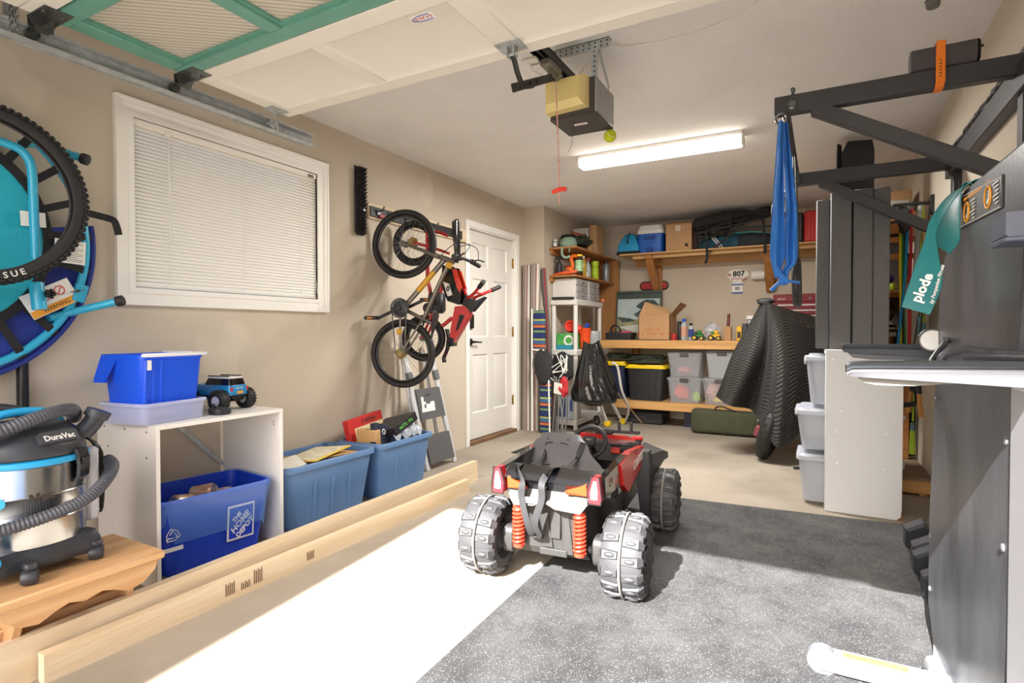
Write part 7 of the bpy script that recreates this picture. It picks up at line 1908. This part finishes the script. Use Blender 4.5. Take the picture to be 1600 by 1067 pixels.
# bristle strip
bsx = thing('tyre_strip', 'narrow black strip of spiky rubber knobs hanging upright on the wall by the window', 'tyre tread', (-2.9, 3.04, 1.80))
obj('rubber_strip', MB().bb(XL + .008, 3.005, 1.80, XL + .024, 3.085, 2.29, .004), M_rubb, bsx)
kn_ = MB()
for i in range(34):
    z = 1.81 + i * .0142
    for j in range(4):
        y = 3.012 + j * .022 + (.006 if i % 2 else 0)
        kn_.loft([[(XL + .022, y - .006, z - .004), (XL + .022, y + .006, z - .004), (XL + .022, y + .006, z + .004), (XL + .022, y - .006, z + .004)], [(XL + .056, y - .010, z + .001), (XL + .056, y - .003, z + .001), (XL + .056, y - .003, z + .006), (XL + .056, y - .010, z + .006)]])
    kn_.bar((XL + .02, 3.005, z), (XL + .03, 2.978, z + .008), .006, .006)
obj('rubber_knobs', kn_, M_rubb, bsx)
obj('mounting_screw', MB().cyl((XL, 3.05, 1.98), (XL + .055, 3.05, 1.98), .009, n=10), M_steel, bsx)
# step ladder leaning under the bikes
ld = thing('step_ladder', 'folded white step ladder with grey treads leaning on the wall below the bikes', 'step ladder', (-2.75, 3.75, 0))
M_al = pm('white_alloy', (214, 216, 220), .35, metal=.2); M_trd = pm('tread_grey', (92, 92, 94), .6, bump=.2, bs=80)
def lx(z): return -2.70 - .17 * z
def ly(s_, z): return (3.545 - .10 * z) if s_ < 0 else (3.915 - .135 * z)
for s_ in (-1, 1):
    obj('front_rail', MB().bar((lx(0), ly(s_, 0), 0), (lx(1.02), ly(s_, 1.02), 1.02), .026, .048, .004, up=(0, 1, 0)), M_al, ld)
    obj('rear_rail', MB().bar((lx(0) - .10, ly(s_, 0) - s_ * .05, 0), (lx(.95) - .05, ly(s_, .95) - s_ * .03, .95), .02, .032, .004, up=(0, 1, 0)), M_al, ld)
    obj('hinge_block', MB().bar((lx(.72) + .01, ly(s_, .72), .70), (lx(.80) + .01, ly(s_, .80), .78), .04, .055, .006, up=(0, 1, 0)), pm('hinge_grey', (110, 112, 116), .5), ld)
for z0, z1 in ((.40, .64), (.05, .27)):
    tq = MB().loft([[(lx(z) + o, ly(-1, z) + .02, z) for o in (0, .03)] + [(lx(z) + o, ly(1, z) - .02, z) for o in (.03, 0)] for z in (z0, z0 + .02, z1 - .02, z1)])
    td_ = obj('tread', tq, M_trd, ld)
    if z0 > .3:
        sc_ = MB()
        for (y, z, w_, h) in ((3.54, .46, .17, .03), (3.545, .49, .03, .09), (3.60, .49, .06, .03), (3.66, .49, .05, .045), (3.57, .52, .03, .02)):
            sc_.loft([[(lx(z + h * e) + .0312, y + dy, z + h * e) for dy in (0, w_)] + [(lx(z + h * e) + .0318, y + dy, z + h * e) for dy in (w_, 0)] for e in (0, 1)])
        obj('printed_mark', sc_, M_lw, td_)
obj('tread_slot', MB().bar((lx(.59) + .031, 3.60, .585), (lx(.59) + .031, 3.67, .595), .003, .008), M_hole, ld)
# ================================================================ MIDDLE RIGHT
# ---------------------------------------------------------------- motorcycle under a quilted blanket
mc = thing('motorcycle', 'motorcycle parked under a black quilted moving blanket, front wheel showing', 'motorcycle', (-.05, 5.6, 0), R(-30))
def quilt():
    m = pm('quilted_black', (33, 32, 31), .62, spec=.5)
    nt = m.node_tree; b = nt.nodes['Principled BSDF']
    tc = node(m, 'ShaderNodeTexCoord'); sp = node(m, 'ShaderNodeSeparateXYZ'); nt.links.new(tc.outputs['UV'], sp.inputs[0])
    def mth(op, a, b_=None):
        n = node(m, 'ShaderNodeMath'); n.operation = op
        for i, v in enumerate((a, b_)):
            if v is None: continue
            if isinstance(v, (int, float)): n.inputs[i].default_value = v
            else: nt.links.new(v, n.inputs[i])
        return n.outputs[0]
    zig = mth('PINGPONG', mth('MULTIPLY', sp.outputs[0], 11.0), .5)
    ph = mth('ADD', mth('MULTIPLY', sp.outputs[1], 40.0), mth('MULTIPLY', zig, 3.0))
    h = mth('POWER', mth('ABSOLUTE', mth('SINE', mth('MULTIPLY', ph, math.pi))), .5)
    bp = node(m, 'ShaderNodeBump'); bp.inputs['Strength'].default_value = .65; bp.inputs['Distance'].default_value = .012
    nt.links.new(h, bp.inputs['Height']); nt.links.new(bp.outputs[0], b.inputs['Normal'])
    mx = node(m, 'ShaderNodeMix'); mx.data_type = 'RGBA'; mx.inputs[6].default_value = lin((82, 76, 70)); mx.inputs[7].default_value = lin((32, 31, 30))
    nt.links.new(mth('MINIMUM', mth('MULTIPLY', h, 2.6), 1.0), mx.inputs[0]); nt.links.new(mx.outputs[2], b.inputs['Base Color'])
    return m
M_q = quilt()
def sheet(cols, nu=7, nv=24):
    """cloth through vertical strips: each column is a list of points from top to hem"""
    C_ = [catmull(c, nv // (len(c) - 1) + 1) for c in cols]
    m_ = min(len(c) for c in C_) - 1
    rows = [catmull([c[int(round(j * (len(c) - 1) / m_))] for c in C_], nu) for j in range(m_ + 1)]
    k_ = len(rows[0]) - 1
    return MB().grid(lambda u, v: rows[int(round(v * m_))][int(round(u * k_))], k_, m_, thick=.006, uvs=(1.0, 1.0))
bl3 = [
 [(-.30, 5.95, 1.20), (-.42, 5.95, .85), (-.50, 5.9, .52)],
 [(-.45, 5.45, 1.32), (-.62, 5.45, .90), (-.80, 5.45, .52)],
 [(-.44, 5.33, 1.33), (-.66, 5.25, .90), (-.76, 5.22, .50)],
 [(-.42, 5.27, 1.335), (-.50, 5.14, .90), (-.66, 5.14, .46)],
 [(-.40, 5.27, 1.34), (-.40, 5.22, .95), (-.52, 5.30, .42)],
 [(-.38, 5.26, 1.34), (-.36, 5.16, .90), (-.42, 5.10, .34)],
 [(-.35, 5.28, 1.33), (-.27, 5.10, .85), (-.30, 5.02, .16)],
 [(-.25, 5.33, 1.27), (-.16, 5.15, .80), (-.20, 5.10, .19)],
 [(-.02, 5.45, 1.10), (.02, 5.30, .75), (-.03, 5.25, .36)],
 [(.25, 5.7, 1.05), (.30, 5.6, .7), (.28, 5.55, .40)],
]
obj('quilted_cover', sheet(bl3), M_q, mc, angle=60)
top_ = [[(c[0][0], c[0][1], c[0][2] - .002) for c in bl3[:5]], [(-.0, 6.05, 1.12), (-.08, 5.85, 1.18), (-.12, 5.75, 1.2), (-.14, 5.7, 1.2), (-.16, 5.68, 1.2)], [(c[0][0], c[0][1], c[0][2] - .002) for c in bl3[5:]]]
obj('cover_top', MB().grid(lambda u, v: catmull([top_[0][min(4, int(round(v * 4)))], (-.05 - .05 * v, 5.62 + .2 * (1 - v), 1.24), top_[2][4 - min(4, int(round(v * 4)))]], 6)[int(round(u * 12))], 12, 4, thick=.006), M_q, mc)
obj('mirror_wrap', lump((-.41, 5.30, 1.36), (.07, .05, .03), 41, .15), M_mb, mc)
Xm = Matrix.Translation((-.345, 5.30, .280)) @ Euler((0, R(17), R(-7))).to_matrix().to_4x4()
fwm = MB(Xm).torus((0, 0, 0), .225, .062, (1, 0, 0), 48, 14, sx=.95)
for k in range(30):
    E = Euler((2 * math.pi * k / 30, 0, 0)).to_matrix().to_4x4()
    fwm.bar(E @ Vector((-.045, -.004, .275)), E @ Vector((-.008, .03, .288)), .004, .004); fwm.bar(E @ Vector((.045, -.004, .275)), E @ Vector((.008, .03, .288)), .004, .004)
fw = obj('front_tyre', fwm, pm('moto_rubber', (34, 33, 33), .55, bump=.2, bs=60), mc)
obj('wheel_rim', MB(Xm).lathe([(.0, -.02), (.05, -.03), (.06, -.012), (.15, -.012), (.175, -.04), (.175, .04), (.15, .012), (.06, .012), (.05, .03), (0, .02)], 30, (0, 0, 0), (1, 0, 0)), M_mb, fw)
obj('brake_disc', MB(Xm).lathe([(.08, -.062), (.14, -.062), (.14, -.056), (.08, -.056)], 30, (0, 0, 0), (1, 0, 0)), M_silver, fw)
cal = MB(Xm).bb(-.105, -.16, -.10, -.055, -.09, .0, .012)
obj('brake_caliper', cal, pm('caliper_maroon', (118, 52, 60), .4), mc)
obj('caliper_bolts', MB(Xm).cyl((-.11, -.10, .02), (-.06, -.08, .08), .016, n=12).cyl((-.10, -.06, .06), (-.06, -.06, .12), .013, n=12), M_silver, mc)
obj('fork_leg', MB(Xm).cyl((-.09, 0, 0), (-.09, .25, .62), .026, n=14).cyl((.09, 0, 0), (.09, .25, .62), .026, n=14), M_steel, mc)
# hidden working parts below the blanket, glimpsed under the hem
obj('engine', MB().loft([[(.02 + x, 5.6 + y, z) for x, y in rrect(.40 * k, .6 * k, .1)] for z, k in ((.16, .7), (.25, 1), (.55, 1), (.7, .8))]), M_mb, mc)
obj('rear_tyre', MB().torus((.14, 6.02, .31), .24, .07, (.92, .38, 0), 40, 12), M_rubb, mc)
single('wrench_bits', MB().tube([(-.17, 5.0, .01), (-.10, 5.02, .012), (-.02, 4.99, .01)], .012, 8, smooth=3).bb(-.12, 4.97, 0, -.06, 5.05, .022, .006), M_mb, 'small dark tool lying on the concrete below the motorcycle', 'tool')
# ---------------------------------------------------------------- white shelf unit with bins, pads on top
wu = thing('shelf_unit', 'freestanding white shelf unit with a plain end panel facing the door', 'shelf', (.24, 4.35, 0))
obj('end_panel', MB().bb(.035, 3.925, .0, .43, 3.95, .992, .003), pm('panel_white', (212, 215, 219), .45, var=.015, vs=3), wu)
chp = MB()
for x, z in ((.098, .49), (.35, .50), (.16, .87), (.12, .62), (.39, .58), (.075, .93), (.10, .30), (.34, .29)):
    chp.lathe([(0, 0), (.006, 0), (.004, .001), (0, .001)], 8, (x, 3.925, z), (0, -1, 0))
obj('panel_marks', chp, pm('mark_white', (246, 245, 243), .5), wu)
obj('chipped_corner', MB().prism([(.405, .0), (.4305, .0), (.4305, .05), (.427, .06), (.424, .02), (.41, .008)], 3.9245, 3.951, 'xz'), pm('chipboard', (120, 84, 56), .8), wu)
obj('end_panel', MB().bb(.035, 4.78, .0, .43, 4.805, .992, .003), M_mel, wu)
for z in (.0, .33, .62, .967):
    obj('shelf', MB().bb(.035, 3.95, z, .43, 4.78, z + .022, .002), M_mel, wu)
def sbin(x, y, z, w, d, h, lab):
    t = thing('clear_bin', lab, 'storage bin', (x, y, z))
    obj('body', bin_mesh(w, d, h, .90, .035, .003, .008, .016), pm('frosted_bin', (196, 202, 214), .4, alpha=.44, spec=.5), t, local=True)
    obj('lid', MB().loft([[(a * k, b * k, zz) for a, b in rrect(w * 1.05, d * 1.04, .035)] for zz, k in ((h - .01, 1), (h + .012, 1), (h + .014, .93), (h + .026, .9))]), pm('frosted_lid', (200, 206, 216), .25, alpha=.75), t, local=True)
    obj('latch', MB().bb(-w / 2 - .016, -.05, h - .04, -w / 2 - .004, .05, h + .01, .004), pm('frosted_lid', (200, 206, 216), .25, alpha=.75), t, local=True)
    obj('paper_fill', MB().bb(-w * .40, -d * .44, h * .35, w * .40, d * .44, h * .82, .01), pm('paper_white', (238, 236, 226), .7), t, local=True)
sbin(.19, 4.20, .6425, .52, .38, .285, 'frosted clear bin on the top tier of the white unit')
sbin(.16, 4.20, .353, .56, .38, .235, 'frosted clear bin on the middle tier of the white unit, sticking out most')
sbin(.165, 4.20, .023, .55, .38, .275, 'frosted clear bin on the bottom tier of the white unit')
fm = thing('folded_mat', 'tall charcoal folded exercise mats standing on end on the white shelf unit', 'exercise mat', (.17, 4.2, .993))
M_fm = pm('mat_charcoal', (98, 98, 100), .7, var=.10, vs=90, bump=.15, bs=200)
for x0, x1, ytop, y0 in ((-.022, .054, 1.925, 4.02), (.055, .168, 1.955, 3.97), (.175, .277, 1.957, 3.97), (.278, .362, 1.955, 3.97)):
    obj('mat_panel', MB().bb(x0, y0, .994, x1, y0 + .6, ytop, .006), M_fm, fm)
bp2 = thing('black_seat_pad', 'black padded panel leaning near the ceiling behind the rig', 'pad', (.27, 4.7, 2.0))
single('mat_support_box', MB().bb(.06, 4.62, .993, .42, 5.0, 1.98, .006), M_kraft, 'tall brown carton standing behind the folded mats', 'box')
obj('pad_front', MB().loft([[(.13 + x, 4.66 + y, z) for x, y in ((0, 0), (.20, .04), (.20, .09), (0, .05))] for z in (1.982, 2.38)] + [[(.17 + x, 4.72 + y, 2.47) for x, y in ((0, 0), (.15, .04), (.15, .09), (0, .05))]]), M_mb, bp2)
obj('pad_side', MB().loft([[(.10 + x, 4.60 + y, z) for x, y in ((0, 0), (.03, .06), (.03, .30), (0, .30))] for z in (1.982, 2.43)]), pm('side_black', (30, 32, 34), .3), bp2)
# wooden platform on the floor along the right wall
pf = thing('wood_platform', 'low timber platform on the floor beside the white unit', 'platform', (.55, 5.4, 0))
obj('front_board', MB().bb(.45, 4.58, .015, XR - .005, 4.62, .10, .003), M_stud, pf)
obj('deck', MB().bb(.45, 4.58, .10, XR - .005, 6.4, .12, .003), pm('deck_brown', (132, 112, 92), .8, var=.1), pf)
obj('runner', MB().bb(.46, 4.62, 0, .50, 6.4, .10).bb(.60, 4.60, 0, .64, 6.4, .10), M_stud, pf)
# ---------------------------------------------------------------- storage rack and hanging gear on the wall behind the treadmill
M_rk = wood('rack_pine', (196, 138, 78), (172, 112, 58), axis=0, scale=7)
kr = thing('pine_rack', 'pine storage rack standing on the platform behind the mats', 'shelf', (.5, 5.3, .12))
for z in (2.02, 1.97, 1.83, 1.70):
    obj('rack_rail', MB().bb(.34, 5.22, z - .04, .655, 5.26, z, .003), M_rk, kr)
for x in (.34, .56):
    obj('rack_post', MB().bb(x, 5.22, .121, x + .05, 5.27, 1.70, .003), M_rk, kr)
obj('rack_shelf', MB().bb(.34, 5.20, 1.40, .655, 5.9, 1.42, .003).bb(.34, 5.20, 1.12, .655, 5.9, 1.14, .003).bb(.34, 5.27, 1.95, .655, 5.9, 1.97, .003), M_rk, kr)
obj('rack_back', MB().bb(.34, 5.9, .121, .655, 5.93, 2.02), pm('rack_dark', (44, 36, 30), .8), kr)
wd = thing('cream_box', 'cream wooden box with a round knob at the top of the pine rack', 'box', (.45, 5.25, 2.022))
obj('drawer_box', MB().bb(.345, 5.23, 2.021, .60, 5.6, 2.115, .004), pm('drawer_cream', (214, 206, 196), .5), wd)
obj('knob', MB().sph((.47, 5.222, 2.07), .012, 10, 6), M_pw, wd)
single('top_box', MB().bb(.40, 5.3, 2.116, .62, 5.6, 2.2, .004), M_kraft, 'flat brown box lying on the cream box at the top of the rack', 'box')
single('blue_tarp', lump((.45, 5.42, 1.515), (.06, .10, .09), 51, .2, flat=-1.0), pm('tarp_blue', (24, 40, 150), .6), 'crumpled royal blue cloth on the upper tier of the pine rack', 'cloth')
single('wood_offcut', MB().box((.39, 5.26, 1.445), (.08, .06, .04), (0, 0, R(10)), .003), M_rk, 'small offcut of wood below the blue cloth', 'wood block')
toy('lime_ball', (.50, 5.27, 1.45), (.03, .03, .03), (176, 206, 50), 52, 'lime green ball on the upper tier of the pine rack')
single('dark_gear', lump((.45, 5.46, 1.275), (.075, .13, .12), 53, .3, fold=.05), pm('gear_black', (36, 35, 36), .7, col2=(66, 60, 58), vs=30), 'heap of dark sports gear on the middle tier of the pine rack', 'sports gear')
hm = thing('bike_helmet', 'white vented bike helmet below the dark gear on the pine rack', 'helmet', (.41, 5.10, 1.03))
obj('shell', MB().loft([[(.41 + .10 * c_ * math.cos(a), 5.12 + .11 * c_ * math.sin(a), 1.10 + z) for a in [2 * math.pi * k / 24 for k in range(24)]] for c_, z in ((.99, -.035), (1.02, -.02), (1.0, .0), (.9, .045), (.65, .08), (.3, .10))]), pm('helmet_white', (216, 212, 208), .35), hm)
hv = MB()
for k in range(10):
    a = R(-170 + k * 18)
    hv.sph((.41 + .099 * math.cos(a), 5.12 + .109 * math.sin(a), 1.108), (.016, .016, .012), 8, 6)
    hv.sph((.41 + .088 * math.cos(a + .15), 5.12 + .097 * math.sin(a + .15), 1.142), (.018, .018, .012), 8, 6)
obj('vents', hv, M_hole, hm)
single('helmet_peg', MB().cyl((.38, 5.22, 1.065), (.40, 5.02, 1.06), .008, n=8), M_steel, 'steel peg holding the white helmet', 'peg')
toy('orange_gear', (.46, 5.40, 1.0), (.06, .08, .10), (200, 120, 30), 54, 'orange and yellow gear on the lower tier of the pine rack')
single('lower_box', MB().bb(.35, 5.28, .122, .54, 5.8, .90, .006), pm('dark_plastic', (40, 40, 44), .5), 'dark box standing on the platform under the pine rack', 'box')
# exercise tubes, ropes and poles hanging on a hook bar at the wall
hb2 = thing('hook_bar', 'dark steel hook bar on the wall behind the treadmill carrying the exercise tubes', 'hook rail', (.63, 4.7, 1.9))
obj('bar', MB().bb(.44, 4.69, 1.965, XR - .002, 4.72, 1.985, .003).bb(XR - .02, 4.66, 1.90, XR - .002, 4.75, 2.02), M_mb, hb2)
def cordthing(nm, lab, cat, pts, r, col, handle=None):
    t = thing(nm, lab, cat, pts[-1], group=None)
    obj('tube', MB().tube(pts, r, 8, smooth=5), pm('tube_' + nm, col, .45), t)
    obj('clip', MB().torus((pts[0][0], pts[0][1], pts[0][2] + .012), .014, .003, (0, 1, 0), 16, 6), M_steel, t)
    if handle:
        obj('handle', handle, M_mb, t)
cordthing('yellow_band', 'long yellow exercise tube hanging on the wall behind the treadmill', 'exercise band', [(.485, 4.70, 1.94), (.488, 4.70, 1.5), (.500, 4.70, 1.0), (.505, 4.70, .78)], .0085, (240, 214, 30))
cordthing('green_band', 'green exercise tube hanging between the yellow and red ones', 'exercise band', [(.505, 4.705, 1.94), (.50, 4.705, 1.5), (.52, 4.705, 1.0), (.53, 4.705, .9)], .009, (40, 130, 66))
cordthing('blue_band', 'light blue exercise tube hanging beside the yellow one', 'exercise band', [(.525, 4.69, 1.94), (.515, 4.69, 1.5), (.478, 4.69, 1.0), (.485, 4.69, .78)], .009, (40, 150, 206))
cordthing('red_band', 'red exercise tube hanging right of the green one', 'exercise band', [(.55, 4.70, 1.94), (.545, 4.70, 1.5), (.545, 4.70, .95)], .0095, (196, 40, 54))
hd2 = lump((.50, 4.665, 1.87), (.035, .03, .09), 61, .35)
for a in ((.44, 1.90), (.42, 1.86)):
    hd2.cyl((.49, 4.65, a[1]), (a[0] - .04, 4.63, a[1] - .02), .010, n=8)
single('band_handles', hd2, M_mb, 'bunch of black tube handles gathered at the top of the hanging bands', 'handles')
single('white_pole', MB().cyl((.58, 4.72, 1.42), (.60, 4.72, 1.985), .022, n=12), pm('pole_grey', (178, 178, 176), .5), 'pale grey tube standing in the hook bar beside the red band', 'pole')
jr_ = thing('jump_rope', 'lime green jump rope with a lime handle hanging behind the treadmill', 'jump rope', (.60, 4.6, .3))
obj('rope', MB().tube([(.615, 4.71, 1.96), (.60, 4.68, 1.6), (.595, 4.65, 1.2), (.57, 4.60, .8), (.555, 4.58, .50)], .006, 8, smooth=5).tube([(.615, 4.71, 1.96), (.625, 4.70, 1.5), (.62, 4.69, 1.16)], .006, 8, smooth=5), pm('rope_lime', (180, 210, 40), .5), jr_)
obj('handle', MB().lathe([(.0, .28), (.019, .28), (.015, .42), (.012, .44), (.0, .44)], 14, (.553, 4.57, 0)), pm('grip_lime', (190, 222, 60), .6, bump=.5, bs=120), jr_)
obj('ferrule', MB().cyl((.553, 4.57, .44), (.554, 4.572, .49), .012, n=12), pm('ferrule_teal', (96, 142, 150), .5), jr_)
obj('foam_end', MB().cyl((.62, 4.69, 1.05), (.62, 4.69, 1.16), .015, n=12), MATS['ferrule_teal'], jr_)
obj('foam_end', MB().cyl((.592, 4.64, 1.08), (.594, 4.645, 1.2), .017, n=12), MATS['ferrule_teal'], jr_)
wr_ = thing('wooden_rope', 'jump rope with two turned wooden handles hanging on the wall behind the treadmill', 'jump rope', (.57, 4.5, .5))
for p0, p1 in (((.575, 4.52, .70), (.59, 4.50, .54)), ((.545, 4.58, .70), (.53, 4.57, .56))):
    obj('handle', MB().tube([p0, ((p0[0] + p1[0]) / 2, (p0[1] + p1[1]) / 2, (p0[2] + p1[2]) / 2), p1], [.012, .017, .016], 12, smooth=3), pm('turned_wood', (206, 144, 76), .45, var=.1, vs=20), wr_)
obj('rope', MB().tube([(.575, 4.52, .70), (.57, 4.56, .9), (.62, 4.64, 1.4), (.645, 4.68, 1.93)], .005, 6, smooth=4).tube([(.545, 4.58, .70), (.56, 4.62, 1.0), (.63, 4.66, 1.5), (.645, 4.68, 1.93)], .005, 6, smooth=4).cyl((.575, 4.52, .69), (.573, 4.53, .76), .02, n=10), M_mb, wr_)
bh = thing('pull_strap', 'black foam-grip cable handle hanging low by the white unit', 'handle', (.49, 4.55, .6))
obj('grip', MB().cyl((.455, 4.50, .605), (.555, 4.46, .632), .016, n=12), pm('black_grip', (44, 44, 46), .45), bh)
obj('webbing', MB().tube([(.455, 4.50, .605), (.46, 4.53, .66), (.50, 4.58, .80), (.505, 4.69, 1.2), (.51, 4.70, 1.96)], .007, 6, smooth=4, flat=.5).tube([(.555, 4.46, .632), (.555, 4.5, .70), (.52, 4.56, .80)], .007, 6, smooth=4, flat=.5), M_web, bh)
obj('swivel', MB().torus((.53, 4.55, .78), .02, .006, (.3, 1, 0), 18, 6), M_mb, bh)
single('wall_panel_board', MB().bb(.52, 4.76, 1.00, .66, 4.775, 1.44, .003), pm('board_tan', (176, 160, 142), .7), 'tan board standing on edge beside the treadmill top', 'board')
single('carton_lid', MB().bb(.60, 4.62, 1.70, .655, 4.66, 1.84, .003), pm('kraft', (196, 156, 104), .7), 'brown cardboard piece hanging beside the pole on the wall behind the treadmill', 'cardboard')
